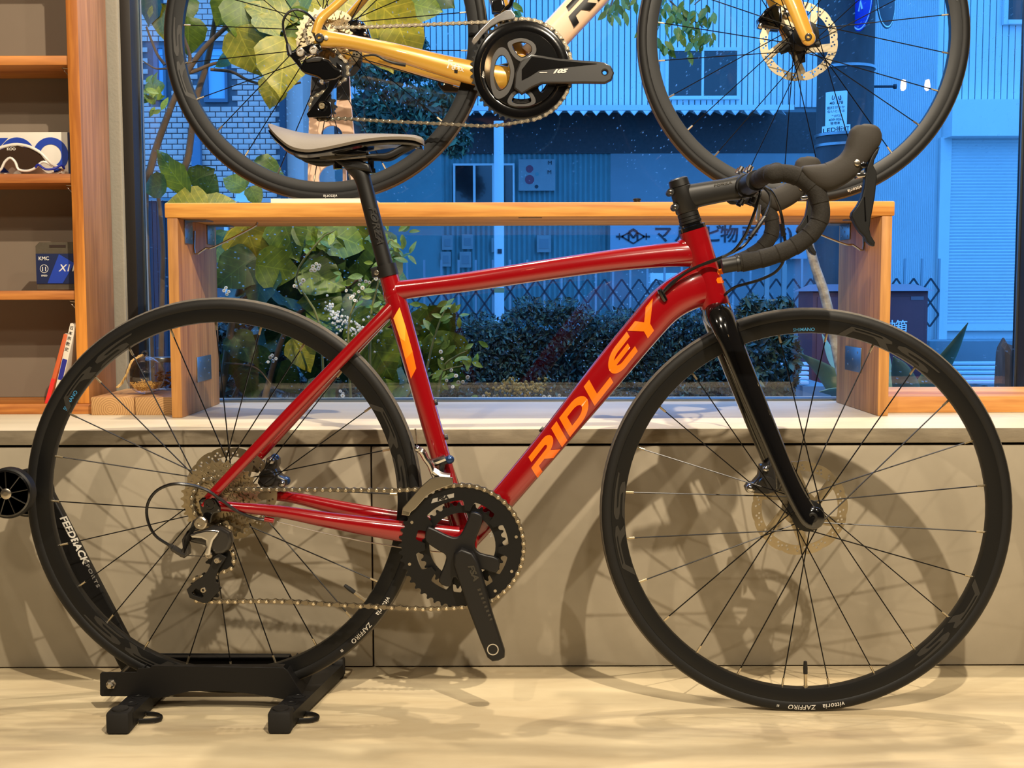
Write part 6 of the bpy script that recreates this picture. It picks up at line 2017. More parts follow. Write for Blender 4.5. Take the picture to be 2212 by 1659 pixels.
pole_text('40 178', 1807.5, 222, 9, n1)
pole_text('街灯がつか', 1807, 232, 6.5, n1); pole_text('ないときは', 1807, 240, 6.5, n1)
pole_text('℡(072)', 1807, 250, 6, n1, 1.0, 0.0); pole_text('439-0265', 1807, 258, 7, n1); pole_text('管理者', 1805, 266, 6, n1)
pole_text('LED街灯', 1808, 280, 13, n2)
y = YU - pr_ + .02
bm = BM()
for s, cx_ in ((1, 1802), (-1, 1812)):
    P = [at(cx_ + s * dx, py, y - .012) - uo for dx, py in ((-3, 206), (-4.5, 212), (-3, 215.5), (0, 213), (1, 208))]
    sweep(bm, P, .0028, 6, n=3)
obj('swan_mark', bm, m_sink, n1)
bm = BM(); a = at(1880, 187, YU); sweep(bm, [Vector((pr_ * .9, 0, a.z - uo.z)), Vector((pr_ + .16, 0, a.z - uo.z))], .010, 8)
lathe(bm, [(.018, 0), (.018, .02)], 10, org=(pr_ + .155, 0, a.z - uo.z), axis='X'); obj('step_bolt', bm, m_navy, up)
# two road sign discs on the pole, turned almost edge on
def rsign(px, py, dy, ang, m_front, m_back, label):
    c = at(px, py, YU + dy)
    r = tag(empty('road_sign', c), label, 'road sign')
    r.rotation_euler = (0, 0, ang)
    bm = BM(); lathe(bm, [(.203, .004), (.206, .003), (.206, -.002), (.203, -.003)], 40); o = obj('disc', bm, [m_back, m_front], r)
    for p in o.data.polygons:
        if p.normal.y < -.5: p.material_index = 1
    bm = BM(); lathe(bm, [(.196, -.0032), (.196, -.0042), (.186, -.0042), (.186, -.0032)], 40, closed=True); obj('rim_line', bm, m_plate, r)
    bm = BM(); sweep(bm, [Vector((-.1, .03, -.08)), Vector((.1, .03, -.08))], .008, 8); obj('bracket', bm, m_zinc, r)
    return r
r1 = rsign(1861, 4, -.32, radians(-84), mat('sign_blue', (20, 60, 190), .4), m_navy, 'round blue road sign turned nearly edge on beside the pole')
bm = BM(); sweep(bm, [Vector((-.05, -.005, .03)), Vector((.05, -.005, .03))], .008, 6); sweep(bm, [Vector((-.03, -.005, -.06)), Vector((.0, -.005, .0)), Vector((.03, -.005, -.06))], .008, 6); ball(bm, (0, -.005, .08), .02, 1, (1, .3, 1)); obj('pictogram', bm, m_plate, r1)
rsign(1914, 2, .15, radians(53), m_navy, m_navy, 'dark grey back of a round road sign right of the pole')

# ---- red-brown hydrant cabinet
YX = 8.3
hx0, hx1 = atx(1756, YX), atx(2005, YX)
hc = tag(empty('hose_cabinet', ((hx0 + hx1) / 2, YX, Z_G)), 'dark red hose cabinet with white lettering behind the bench leg', 'cabinet')
ho = hc.location.copy(); hw = (hx1 - hx0) / 2; hz = atz(631, YX) - Z_G
m_hred = mat('cabinet_red', (112, 44, 52), .5, var=.15, vscale=10)
obj('body', boxbm(-hw, hw, 0, .42, 0, hz, bev=.004), m_hred, hc)
bm = BM()
v = [bm.verts.new(p) for p in ((-hw - .03, -.05, hz), (hw + .03, -.05, hz), (hw + .03, .46, hz), (-hw - .03, .46, hz))]
v2 = [bm.verts.new(p) for p in ((-hw + .05, .12, hz + .05), (hw - .05, .12, hz + .05), (hw - .05, .3, hz + .05), (-hw + .05, .3, hz + .05))]
bm.faces.new(v); bm.faces.new(v2)
for i in range(4): bm.faces.new((v[i], v[(i + 1) % 4], v2[(i + 1) % 4], v2[i]))
obj('roof', bm, mat('cabinet_roof', (150, 120, 130), .4), hc)
for s in (-1, 1):
    xa_, xb_ = (-hw + .03, -.006) if s < 0 else (.006, hw - .03)
    d = obj('door', boxbm(xa_, xb_, -.014, -.0005, .05, hz - .04, bev=.003), m_hred, hc)
a = at(1968, 648, YX - .02) - ho; obj('maker_plate', boxbm(a.x, a.x + .09, -.018, -.0145, a.z, a.z + .025), mat('plate_grey', (120, 100, 110), .5), hc)
for ch, px in (('格', 1896), ('納', 1922), ('箱', 1947)):
    text_at(ch, px, 706, 27, YX - .018, m_plate, hc, ho, bold=.01)

# ---- house of pale blue tiles on the left
YB_ = 13.5
hs = tag(empty('brick_house', (atx(470, YB_), YB_, Z_G)), 'pale brick-tiled house behind the big-leaved shrub', 'building')
bo = hs.location.copy()
m_brick = mat('pale_brick', (250, 196, 180), .75, var=.12, vscale=2.5)
m_joint = mat('brick_joint', (112, 104, 108), .9)
xa, xb = atx(240, YB_), atx(622, YB_)
def hpart(name, bm, m, parent=None, **k):
    o = obj(name, bm, m, parent or hs, **k)
    if not parent: o.location = -bo
    return o
hpart('wall', boxbm(xa, xb, YB_ + .012, YB_ + 2.5, Z_G, 5.6), m_joint)
bw = atx(423.5, YB_) - atx(400, YB_); bh_ = atz(300, YB_) - atz(311.6, YB_)
zb0 = atz(436, YB_)
opens = [(440, 100, 494, 222), (333, 100, 362, 217), (310, -40, 345, 18)]
op = [(at(a, b, YB_).x, at(c, d, YB_).x, at(a, d, YB_).z, at(a, b, YB_).z) for a, b, c, d in opens]
bproto = None; cnt = 0; rest = BM()
rows = int((atz(-40, YB_) - zb0) / bh_)
sites = []
for r_ in range(rows + 14):
    for c_ in range(-1, int((xb - xa) / bw) + 1):
        x = xa + (c_ + (.5 if r_ % 2 else 0)) * bw; z = zb0 + r_ * bh_
        if x + bw > xb or x < xa - .001: continue
        if any(x + bw > o_[0] - .03 and x < o_[1] + .03 and z + bh_ > o_[2] - .03 and z < o_[3] + .03 for o_ in op): continue
        sites.append((x, z))
def seen(x, z):
    # tiles low on the wall between the window frame and the rear wheel show largest
    return x > atx(305, YB_) and atz(425, YB_) < z < atz(150, YB_)
sites.sort(key=lambda s_: (not seen(*s_), s_[1]))
for (x, z) in sites:
    if cnt < 290 and seen(x, z):
        if bproto is None:
            o = obj('brick', boxbm(0, bw - .010, -.010, .012, 0, bh_ - .009, bev=.003), m_brick, hs); bproto = o.data
        else: o = link_mesh('brick', bproto, hs)
        o.location = Vector((x, YB_ + random.uniform(-.003, .003), z)) - bo; cnt += 1
    else:
        box(rest, x, x + bw - .010, YB_ - .010, YB_ + .012, z, z + bh_ - .009)
o = hpart('bricks', rest, m_brick, smooth=None); o['kind'] = 'stuff'
m_bluepane = mat('curtained_pane', (150, 190, 225), .25, coat=.5)
m_gfr = mat('grey_window_frame', (96, 104, 120), .5)
for (X0, X1, Z0, Z1) in op:
    bm = BM()
    box(bm, X0, X0 + .05, YB_ - .05, YB_ + .011, Z0, Z1); box(bm, X1 - .03, X1, YB_ - .05, YB_ + .011, Z0, Z1)
    box(bm, X0 + .05, X1 - .03, YB_ - .05, YB_ + .011, Z0, Z0 + .04); box(bm, X0 + .05, X1 - .03, YB_ - .05, YB_ + .011, Z1 - .03, Z1)
    f = hpart('window_frame', bm, m_gfr)
    zc = Z0 + (Z1 - Z0) * .82
    obj('window_pane', boxbm(X0 + .051, X1 - .031, YB_ - .02, YB_ - .012, Z0 + .041, zc), m_bluepane, f)
    obj('window_pane', boxbm(X0 + .051, X1 - .031, YB_ - .028, YB_ - .020, zc + .003, Z1 - .031), m_bluepane, f)
hpart('downpipe', boxbm(atx(424, YB_), atx(445, YB_), YB_ - .1, YB_ - .012, Z_G, atz(225, YB_), bev=.02), mat('pipe_blue_grey', (100, 118, 140), .5))
bm = BM(); box(bm, atx(613, YB_), atx(626, YB_), YB_ - .09, YB_ - .0, Z_G, 5.6, bev=.01); hpart('corner_post', bm, mat('corner_dark', (62, 66, 78), .6))
# side wall running away from the corner
bm = BM(); box(bm, xb + .01, xb + .20, YB_ + .04, YB_ + 2.4, Z_G, 5.6); hpart('side_wall', bm, m_brick)
# picket fence panel and garden chair in front of the house
fY = 11.0
fe = tag(empty('picket_fence', (atx(340, fY), fY, Z_G)), 'dark board fence below the tiled house wall', 'fence')
fo = fe.location.copy()
for i in range(16):
    x = atx(300 + i * 9.5, fY)
    o = obj('fence_board', boxbm(-.018, .018, 0, .02, 0, atz(432, fY) - Z_G), mat('fence_dark', (50, 48, 58), .7), fe) if i == 0 else link_mesh('fence_board', bpy.data.meshes['fence_board'], fe)
    o.location = (x - fo.x, 0, 0)
obj('fence_rail', boxbm(atx(296, fY) - fo.x, atx(455, fY) - fo.x, -.03, -.001, atz(431, fY) - Z_G, atz(426, fY) - Z_G), m_bluewall, fe)
cY = 10.0
gch = tag(empty('garden_chair', (atx(526, cY), cY, Z_G)), 'white plastic garden chair back beyond the shrub leaves', 'chair')
c0, c1 = at(506, 437, cY) - gch.location, at(546, 408, cY) - gch.location
bm = BM(); slab(bm, [(c0.x, c0.z), (c1.x, c0.z), (c1.x - .02, c1.z - .03), (c1.x - .05, c1.z), (c0.x + .05, c1.z), (c0.x + .02, c1.z - .03)], 0, .02, .005); obj('backrest', bm, m_siding, gch)
obj('seat', boxbm(c0.x - .06, c1.x + .06, -.34, .02, c0.z - .16, c0.z - .13, bev=.01), m_siding, gch)
for sx_ in (c0.x, c1.x):
    for sy_ in (-.3, 0): obj('leg', boxbm(sx_ - .015, sx_ + .015, sy_ - .015, sy_ + .015, 0, (c0.z - .161) if sy_ else c0.z), m_siding, gch)
# ================================================================== PLANTS
def leaf_mat(name, c1, c2, rough=.42):
    m = mat(name, c1, rough, rgb2=c2, vscale=7, detail=3)
    nt = m.node_tree; b = nt.nodes['Principled BSDF']
    prev = b.inputs['Base Color'].links[0].from_socket
    # side veins: chevrons on the leaf's own x/y
    tc = nt.nodes.new('ShaderNodeTexCoord'); sp = nt.nodes.new('ShaderNodeSeparateXYZ')
    nt.links.new(tc.outputs['Generated'], sp.inputs[0])
    a1 = nt.nodes.new('ShaderNodeMath'); a1.operation = 'SUBTRACT'; a1.inputs[1].default_value = .5; nt.links.new(sp.outputs[0], a1.inputs[0])
    ab = nt.nodes.new('ShaderNodeMath'); ab.operation = 'ABSOLUTE'; nt.links.new(a1.outputs[0], ab.inputs[0])
    su = nt.nodes.new('ShaderNodeMath'); su.operation = 'MULTIPLY_ADD'; su.inputs[1].default_value = -.7; nt.links.new(ab.outputs[0], su.inputs[0]); nt.links.new(sp.outputs[1], su.inputs[2])
    mo = nt.nodes.new('ShaderNodeMath'); mo.operation = 'MULTIPLY'; mo.inputs[1].default_value = 36; nt.links.new(su.outputs[0], mo.inputs[0])
    sn = nt.nodes.new('ShaderNodeMath'); sn.operation = 'SINE'; nt.links.new(mo.outputs[0], sn.inputs[0])
    g1 = nt.nodes.new('ShaderNodeMath'); g1.operation = 'GREATER_THAN'; g1.inputs[1].default_value = .955; nt.links.new(sn.outputs[0], g1.inputs[0])
    l1 = nt.nodes.new('ShaderNodeMath'); l1.operation = 'LESS_THAN'; l1.inputs[1].default_value = .012; nt.links.new(ab.outputs[0], l1.inputs[0])
    mxm = nt.nodes.new('ShaderNodeMath'); mxm.operation = 'MAXIMUM'; nt.links.new(g1.outputs[0], mxm.inputs[0]); nt.links.new(l1.outputs[0], mxm.inputs[1])
    sc_ = nt.nodes.new('ShaderNodeMath'); sc_.operation = 'MULTIPLY'; sc_.inputs[1].default_value = .26; nt.links.new(mxm.outputs[0], sc_.inputs[0])
    mx = nt.nodes.new('ShaderNodeMixRGB'); mx.inputs[2].default_value = (*lin(tuple(min(255, v * 1.35 + 10) for v in c1)), 1)
    nt.links.new(sc_.outputs[0], mx.inputs[0]); nt.links.new(prev, mx.inputs[1]); nt.links.new(mx.outputs[0], b.inputs['Base Color'])
    b.inputs['Subsurface Weight'].default_value = 0.0
    return m
m_lf = [leaf_mat('broad_leaf_green', (104, 124, 26), (66, 92, 20)), leaf_mat('broad_leaf_yellow', (170, 156, 48), (118, 124, 32)), leaf_mat('broad_leaf_dark', (60, 86, 30), (36, 60, 24))]
m_lf_s = [mat('small_leaf_green', (98, 134, 44), .45, rgb2=(64, 104, 36), vscale=9), mat('small_leaf_light', (134, 158, 62), .45, rgb2=(96, 128, 48), vscale=9)]
m_bark = mat('shrub_bark', (128, 102, 74), .85, rgb2=(88, 70, 52), vscale=24, stretch=(1, 1, .3), bump=.4)
m_bark2 = mat('pale_bark', (190, 180, 160), .8, rgb2=(120, 104, 86), vscale=30, stretch=(1, 1, 1.5), bump=.3)
def leaf_mesh(name, shape, m, cup=.18, fold=.12, wav=.03, seed=0, ser=0.0):
    """unit leaf along +y, facing -z/+z; outline half-widths at stations"""
    rnd = random.Random(seed)
    bm = BM(); rows = []
    for i, (t, w) in enumerate(shape):
        row = []
        for k in (-1, -.5, 0, .5, 1):
            ww = w * (1 + (ser * (1 if i % 2 else -1) if abs(k) == 1 else 0))
            z = fold * abs(k) * w - cup * t * t + wav * sin(t * 9 + k * 2 + seed) * abs(k)
            row.append(bm.verts.new((k * ww, t, z)))
        rows.append(row)
    for A, B in zip(rows, rows[1:]):
        for k in range(4): bm.faces.new((A[k], A[k + 1], B[k + 1], B[k]))
    bmesh.ops.remove_doubles(bm, verts=bm.verts, dist=1e-5)
    me = bpy.data.meshes.new(name); bm.to_mesh(me); bm.free(); me.materials.append(m); me.shade_smooth(); return me
BROAD = [(0.0, .12), (.05, .30), (.15, .42), (.28, .47), (.42, .46), (.56, .40), (.70, .30), (.83, .17), (.93, .06), (1.0, .0)]
OVAL = [(0, .02), (.1, .12), (.25, .20), (.45, .23), (.65, .19), (.82, .11), (1, 0)]
LONG = [(0, .05), (.1, .14), (.25, .22), (.45, .24), (.65, .19), (.8, .12), (.92, .05), (1, 0)]
LM = [leaf_mesh('leaf', BROAD, m_lf[i % 3], .16 + .05 * (i % 2), .10, .03, i, .04) for i in range(6)]
LS = [leaf_mesh('leaf', OVAL, m_lf_s[i % 2], .12, .15, .01, i) for i in range(4)]
LL = [leaf_mesh('leaf', LONG, m_lf[i % 3], .2, .12, .03, i, .10) for i in range(3)]
def put_leaf(par, po, me, base, tip_dir_px, length, tilt, roll=0.0):
    """leaf from base towards a direction given in the view plane, tilted towards/away"""
    o = link_mesh('leaf', me, par)
    a = tip_dir_px
    y = (C_R * cos(a) + C_U * sin(a)) * cos(tilt) + Vector((0, 1, 0)) * sin(tilt)
    y.normalize()
    n = Vector((0, -1, .35)); n = (n - y * n.dot(y))
    if n.length < .1: n = y.orthogonal()
    n.normalize()
    n = (Matrix.Rotation(roll, 3, y) @ n)
    x = y.cross(n).normalized()
    M = Matrix((x, y, n)).transposed() * length
    o.matrix_parent_inverse = Matrix.Identity(4)
    M4 = M.to_4x4(); M4.translation = base - po
    o.matrix_local = M4
    return o
def branch(par, po, pts, r0, r1, m=m_bark, name='branch'):
    P = [at(p[0], p[1], p[2]) - po for p in pts]
    n = len(P)
    bm = BM(); sweep(bm, P, [r0 + (r1 - r0) * i / (n - 1) for i in range(n)], 9, n=4)
    return obj(name, bm, m, par, smooth=60)
R1 = random.Random(5)
# ---- big-leaved shrub by the window (upper part and lower part are one plant)
so_ = Vector((at(400, 860, 3.45).x, 3.45, Z_CT - .26))
sh = tag(empty('broad_leaved_shrub', so_), 'large shrub with broad veined leaves close outside the glass', 'shrub')
px_m = lambda px, Y: px * Y / F_PX
branch(sh, so_, [(330, 905, 3.45), (312, 470, 3.45), (326, 360, 3.45), (362, 250, 3.42), (398, 168, 3.4), (440, 105, 3.38), (500, 48, 3.35)], .013, .006)
branch(sh, so_, [(408, 905, 3.5), (396, 430, 3.5), (408, 330, 3.5), (424, 215, 3.5), (446, 140, 3.5), (462, 60, 3.5), (474, -30, 3.5)], .012, .007)
branch(sh, so_, [(345, 905, 3.55), (350, 640, 3.55), (352, 540, 3.55), (347, 470, 3.55), (340, 410, 3.55)], .009, .006)
branch(sh, so_, [(404, 158, 3.4), (425, 152, 3.4), (460, 138, 3.4), (508, 130, 3.4)], .006, .004)
branch(sh, so_, [(404, 150, 3.4), (410, 120, 3.4), (392, 60, 3.38), (400, -10, 3.38)], .006, .004)
branch(sh, so_, [(455, 150, 3.45), (500, 155, 3.45), (540, 175, 3.45), (600, 188, 3.45), (650, 178, 3.45)], .005, .003)
branch(sh, so_, [(356, 140, 3.5), (340, 118, 3.5), (328, 90, 3.5), (316, 58, 3.5)], .005, .003)
branch(sh, so_, [(360, 148, 3.5), (336, 148, 3.5), (318, 138, 3.5), (306, 130, 3.5)], .003, .0015)
branch(sh, so_, [(470, 905, 3.4), (500, 700, 3.35), (520, 610, 3.3), (510, 540, 3.28), (500, 490, 3.25)], .012, .006)
branch(sh, so_, [(520, 650, 3.3), (580, 600, 3.28), (640, 565, 3.25), (690, 520, 3.22)], .006, .003)
branch(sh, so_, [(560, 905, 3.4), (600, 760, 3.35), (640, 680, 3.3), (720, 640, 3.28), (780, 600, 3.25)], .010, .004)
branch(sh, so_, [(700, 905, 3.4), (760, 790, 3.35), (800, 740, 3.3), (850, 700, 3.25)], .008, .004)
branch(sh, so_, [(480, 905, 3.5), (540, 780, 3.5), (560, 720, 3.5)], .006, .003)
branch(sh, so_, [(485, 785, 3.35), (530, 788, 3.35), (560, 800, 3.35), (585, 830, 3.35)], .003, .002)
# named leaves: centre px, length px, direction (degrees, up = 90), mesh, depth, tilt
big = [
 (345, 45, 74, -95, 1, 3.5), (320, 20, 70, -110, 2, 3.5), (404, 78, 82, -92, 0, 3.45), (403, 20, 60, -80, 0, 3.45), (522, 42, 96, -88, 0, 3.3), (576, 30, 100, 150, 1, 3.28), (584, 58, 70, -40, 1, 3.28),
 (532, 112, 112, -70, 1, 3.25), (492, 128, 66, 200, 0, 3.4), (572, 96, 72, -80, 1, 3.3), (612, 145, 128, -95, 1, 3.2), (590, 200, 70, -100, 1, 3.3), (640, 60, 86, -60, 0, 3.3), (618, 15, 80, 60, 1, 3.35),
 (486, 20, 80, -120, 0, 3.4), (665, 14, 96, 10, 0, 3.35), (720, 24, 100, -20, 1, 3.3), (800, 32, 130, -25, 1, 3.25), (856, 40, 120, -40, 1, 3.2), (876, 96, 110, -70, 1, 3.2), (918, 16, 80, -15, 0, 3.3), (830, 112, 110, -75, 1, 3.3), (690, 52, 70, -110, 0, 3.35),
 (330, 180, 46, 105, 0, 3.45), (372, 372, 118, 128, 0, 3.3), (330, 402, 60, 190, 2, 3.3), (452, 404, 64, 60, 2, 3.32), (402, 438, 90, 172, 1, 3.25), (470, 440, 84, 20, 1, 3.25), (582, 372, 82, -20, 0, 3.4), (505, 392, 60, 150, 0, 3.4), (552, 424, 46, -60, 0, 3.4), (438, 380, 60, 30, 2, 3.4),
 # lower mass
 (545, 545, 130, -75, 1, 3.2), (506, 585, 110, 215, 2, 3.25), (520, 500, 70, 150, 0, 3.3), (560, 500, 74, 20, 0, 3.35), (626, 516, 108, -70, 0, 3.22), (600, 505, 66, -120, 0, 3.3), (680, 506, 100, -35, 0, 3.2), (744, 512, 118, -15, 0, 3.18), (715, 560, 92, -60, 2, 3.25),
 (600, 580, 96, -10, 0, 3.2), (652, 556, 110, -80, 0, 3.25), (560, 618, 110, -110, 2, 3.2), (500, 625, 80, 200, 2, 3.3), (700, 600, 110, -20, 0, 3.22), (770, 560, 90, -100, 2, 3.25), (640, 615, 100, -60, 2, 3.28), (690, 650, 96, 175, 0, 3.22),
 (720, 676, 118, -10, 0, 3.2), (760, 655, 96, 20, 2, 3.26), (655, 765, 84, -60, 1, 3.25), (800, 720, 110, -30, 0, 3.2), (820, 770, 120, -60, 0, 3.18), (770, 740, 100, -110, 2, 3.28), (850, 690, 90, -70, 0, 3.25), (748, 800, 90, -100, 2, 3.3),
 (935, 720, 120, -75, 0, 3.2), (960, 770, 110, -100, 0, 3.22), (900, 790, 100, -120, 2, 3.25), (930, 830, 90, -90, 0, 3.25), (560, 780, 70, -90, 2, 3.4), (500, 790, 66, -60, 0, 3.4), (540, 830, 80, -90, 2, 3.4), (620, 820, 80, -60, 2, 3.4), (700, 840, 80, 30, 2, 3.35), (830, 840, 90, -60, 0, 3.3), (880, 850, 70, 20, 2, 3.3),
]
for i, (px, py, Ln, ang, mi, Y) in enumerate(big):
    a = radians(ang); Lm = px_m(Ln, Y) * 1.0
    c = at(px, py, Y + R1.uniform(-.03, .03))
    base = c - (C_R * cos(a) + C_U * sin(a)) * Lm * .5
    me = LM[mi + 3 * R1.randrange(2)] if i != 24 else LL[0]
    put_leaf(sh, so_, me, base, a, Lm, R1.uniform(-.35, .35), R1.uniform(-.5, .5))
for i in range(95):     # filling leaves behind
    px = R1.uniform(480, 860); py = R1.uniform(495, 720 + (px - 480) * .25); Y = R1.uniform(3.35, 3.7)
    a = R1.uniform(-2.6, .4); Lm = px_m(R1.uniform(60, 100), Y)
    put_leaf(sh, so_, LM[R1.choice((0, 2, 2, 3, 5))], at(px, py, Y), a, Lm, R1.uniform(-.5, .5), R1.uniform(-.7, .7))
for i in range(26):
    px = R1.uniform(500, 930); py = R1.uniform(-60, 30); Y = R1.uniform(3.35, 3.6)
    put_leaf(sh, so_, LM[R1.choice((0, 1, 2, 4))], at(px, py, Y), R1.uniform(-2.4, -.6), px_m(R1.uniform(60, 110), Y), R1.uniform(-.4, .4), R1.uniform(-.6, .6))
# ---- small-leaved flowering shrub mixed in, with white blossoms
fo_ = Vector((at(800, 900, 3.1).x, 3.1, Z_CT - .26))
fs = tag(empty('flowering_shrub', fo_), 'thin-stemmed shrub with small leaves and white flower clusters', 'shrub')
stems = [[(700, 905, 3.1), (690, 700, 3.1), (640, 600, 3.08), (690, 520, 3.05), (720, 500, 3.05)], [(800, 905, 3.1), (800, 700, 3.1), (815, 620, 3.1), (840, 520, 3.1), (865, 545, 3.1)], [(900, 905, 3.1), (930, 760, 3.1), (948, 700, 3.1), (962, 668, 3.1)],
         [(940, 905, 3.1), (955, 800, 3.1), (985, 770, 3.1), (1010, 758, 3.1)], [(850, 905, 3.1), (900, 830, 3.1), (960, 800, 3.1), (1000, 790, 3.1)], [(760, 905, 3.1), (752, 720, 3.1), (770, 650, 3.1), (820, 590, 3.1)]]
for s_ in stems: branch(fs, fo_, s_, .004, .0016, mat('green_stem', (120, 120, 60), .6))
for cl in ((700, 515, 40, 14), (730, 505, 36, 10), (850, 540, 36, 14), (858, 500, 30, 10), (800, 620, 40, 12), (815, 655, 40, 14), (775, 630, 40, 10), (955, 690, 36, 14), (975, 668, 20, 6), (925, 700, 26, 7), (1000, 770, 26, 9), (975, 820, 40, 9), (990, 795, 30, 8), (320, 195, 26, 12), (335, 220, 30, 12), (940, 835, 40, 8)):
    for k in range(cl[3]):
        px, py = R1.gauss(cl[0], cl[2] * .55), R1.gauss(cl[1], cl[2] * .55); Y = R1.uniform(3.02, 3.2)
        put_leaf(fs, fo_, LS[R1.randrange(4)], at(px, py, Y), R1.uniform(-pi, pi), px_m(R1.uniform(20, 34), Y), R1.uniform(-.5, .5), R1.uniform(-.6, .6))
m_petal = mat('white_petal', (232, 228, 214), .6)
m_core = mat('flower_core', (150, 140, 70), .7)
def flower_me():
    bm = BM()
    lathe(bm, [(.35, 0), (.8, -.22), (1.0, -.1), (.85, .12), (.35, .18)], 10)
    lathe(bm, [(.3, -.12), (.2, -.22), (.05, -.24)], 8, mi=1)
    me = bpy.data.meshes.new('flower'); bmesh.ops.recalc_face_normals(bm, faces=bm.faces); bm.to_mesh(me); bm.free(); me.shade_smooth(); me.materials.append(m_petal); me.materials.append(m_core); return me
FM = flower_me()
pts = [(676, 576), (683, 570), (690, 574), (680, 584), (672, 584), (688, 580), (642, 608), (650, 614), (642, 620), (636, 618), (655, 606), (778, 605), (790, 608), (798, 610), (783, 622), (775, 630), (766, 635), (762, 640), (770, 650), (748, 628), (758, 644), (766, 649), (812, 602), (820, 600), (776, 615), (836, 684), (834, 690), (975, 800), (985, 812), (965, 822), (990, 826), (978, 836), (740, 855), (735, 845), (741, 850), (590, 780), (584, 772), (579, 782), (596, 775), (588, 768), (484, 628), (490, 636), (494, 630), (488, 622), (955, 775), (952, 760), (1000, 825), (1010, 815), (1044, 856), (1056, 860), (1068, 856), (1175, 858), (1187, 857), (1208, 854)]
for (px, py) in pts:
    o = link_mesh('flower', FM, fs, at(px, py, 3.06 + R1.uniform(-.03, .05)) - fo_, (R1.uniform(-.5, .5), 0, R1.uniform(-.5, .5))); s_ = px_m(4.6, 3.06) * R1.uniform(.75, 1.1); o.scale = (s_, s_, s_)
bm = BM()
for i in range(150):
    t = R1.random(); px = 705 + t * 115 + R1.gauss(0, 5); py = 668 + t * 42 + R1.gauss(0, 12) + (20 * sin(t * 3.1))
    ball(bm, at(px, py, 3.14 + R1.uniform(-.03, .03)) - fo_, px_m(R1.uniform(2.2, 3.8), 3.14), 1)
o = obj('blossom_head', bm, m_petal, fs); o['kind'] = 'stuff'
bm = BM()
for i in range(170):
    px = R1.gauss(1120, 36); py = R1.gauss(838, 9) - 6 * sin((px - 1070) / 16)
    if not (1050 < px < 1190): continue
    ball(bm, at(px, py, 3.0 + R1.uniform(-.03, .03)) - fo_, px_m(R1.uniform(2.5, 4.5), 3.0), 1)
o = obj('buds', bm, mat('yellow_buds', (150, 130, 60), .8), fs); o['kind'] = 'stuff'
# ---- leafy twig hanging in from above
to_ = at(1420, -90, 4.6)
tw = tag(empty('leafy_twig', to_), 'leafy green twig hanging down before the white siding', 'branch')
for s_ in ([(1420, -90, 4.6), (1440, -10, 4.6), (1480, 30, 4.6), (1520, 60, 4.6)], [(1360, -90, 4.6), (1330, -20, 4.6), (1320, 10, 4.6), (1312, 30, 4.6)], [(1440, -10, 4.6), (1420, 30, 4.6), (1400, 60, 4.6), (1390, 85, 4.6)], [(1560, -90, 4.6), (1530, -20, 4.6), (1500, 10, 4.6)], [(1480, 30, 4.6), (1490, 70, 4.6), (1500, 90, 4.6)], [(1125, -90, 4.6), (1118, -20, 4.6), (1112, 20, 4.6)]):
    branch(tw, to_, s_, .005, .002, name='twig')
for cl in ((1440, 20, 40, 26), (1480, 50, 34, 26), (1510, 78, 26, 16), (1400, 70, 26, 18), (1335, 8, 26, 16), (1315, 22, 16, 8), (1395, 20, 30, 16), (1520, 30, 30, 18), (1430, 95, 14, 6), (1110, 14, 14, 8)):
    for k in range(cl[3]):
        px, py = R1.gauss(cl[0], cl[2] * .6), R1.gauss(cl[1], cl[2] * .5)
        put_leaf(tw, to_, LS[R1.randrange(4)], at(px, py, 4.6 + R1.uniform(-.1, .1)), R1.uniform(-2.4, -.7), px_m(R1.uniform(18, 32), 4.6), R1.uniform(-.5, .5), R1.uniform(-.7, .7))
# ---- hedge: a dense mass of tiny leaves
def leaf_cloud(name, label, cat, sampler, count, size, mats, seed, spread=.9):
    rnd = random.Random(seed)
    vs, fs_, mi = [], [], []
    for i in range(count):
        c = sampler(rnd)
        if c is None: continue
        s_ = size * rnd.uniform(.6, 1.35)
        n = Vector((rnd.uniform(-1, 1), rnd.uniform(-1.2, .5), rnd.uniform(-.2, 1))).normalized()
        u = n.orthogonal().normalized(); u = Matrix.Rotation(rnd.uniform(0, 6.28), 3, n) @ u
        w = n.cross(u)
        k = len(vs)
        vs += [c - u * s_, c + w * s_ * .42 + n * s_ * .1, c + u * s_, c - w * s_ * .42 + n * s_ * .1]
        fs_ += [(k, k + 1, k + 2, k + 3)]
        mi.append(rnd.randrange(len(mats)))
    me = bpy.data.meshes.new(name); me.from_pydata([tuple(v) for v in vs], [], fs_)
    for m in mats: me.materials.append(m)
    for p, q_ in zip(me.polygons, mi): p.material_index = q_
    return me
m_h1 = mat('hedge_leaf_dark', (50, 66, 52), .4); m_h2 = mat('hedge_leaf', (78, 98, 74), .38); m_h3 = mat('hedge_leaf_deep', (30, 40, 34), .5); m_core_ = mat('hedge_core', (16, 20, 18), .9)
YHG = 6.4
hx0_, hx1_ = atx(420, YHG), atx(1712, YHG)
zs = lambda px: atz(708 if px < 860 else 700 - max(0, min(1, (px - 860) / 260)) * 12 - (14 if 1110 < px < 1300 else 0) - max(0, (px - 1450) / 260) * 6, YHG)
def hs_(r_):
    x = r_.uniform(hx0_, hx1_); px = CX + x / YHG * F_PX
    zt2 = zs(px) + .03 * sin(x * 9) + .02 * sin(x * 23)
    if r_.random() < .35: return Vector((x, r_.uniform(YHG, YHG + .7), zt2 - abs(r_.gauss(0, .03)) + (.05 if r_.random() < .08 else 0)))
    return Vector((x, YHG + r_.uniform(-.06, .05) + .05 * sin(x * 6), zt2 - r_.random() * (zt2 - Z_G)))
hd_ = link_mesh('hedge', leaf_cloud('hedge', '', '', hs_, 70000, .016, [m_h1, m_h2, m_h3, m_h3], 3))
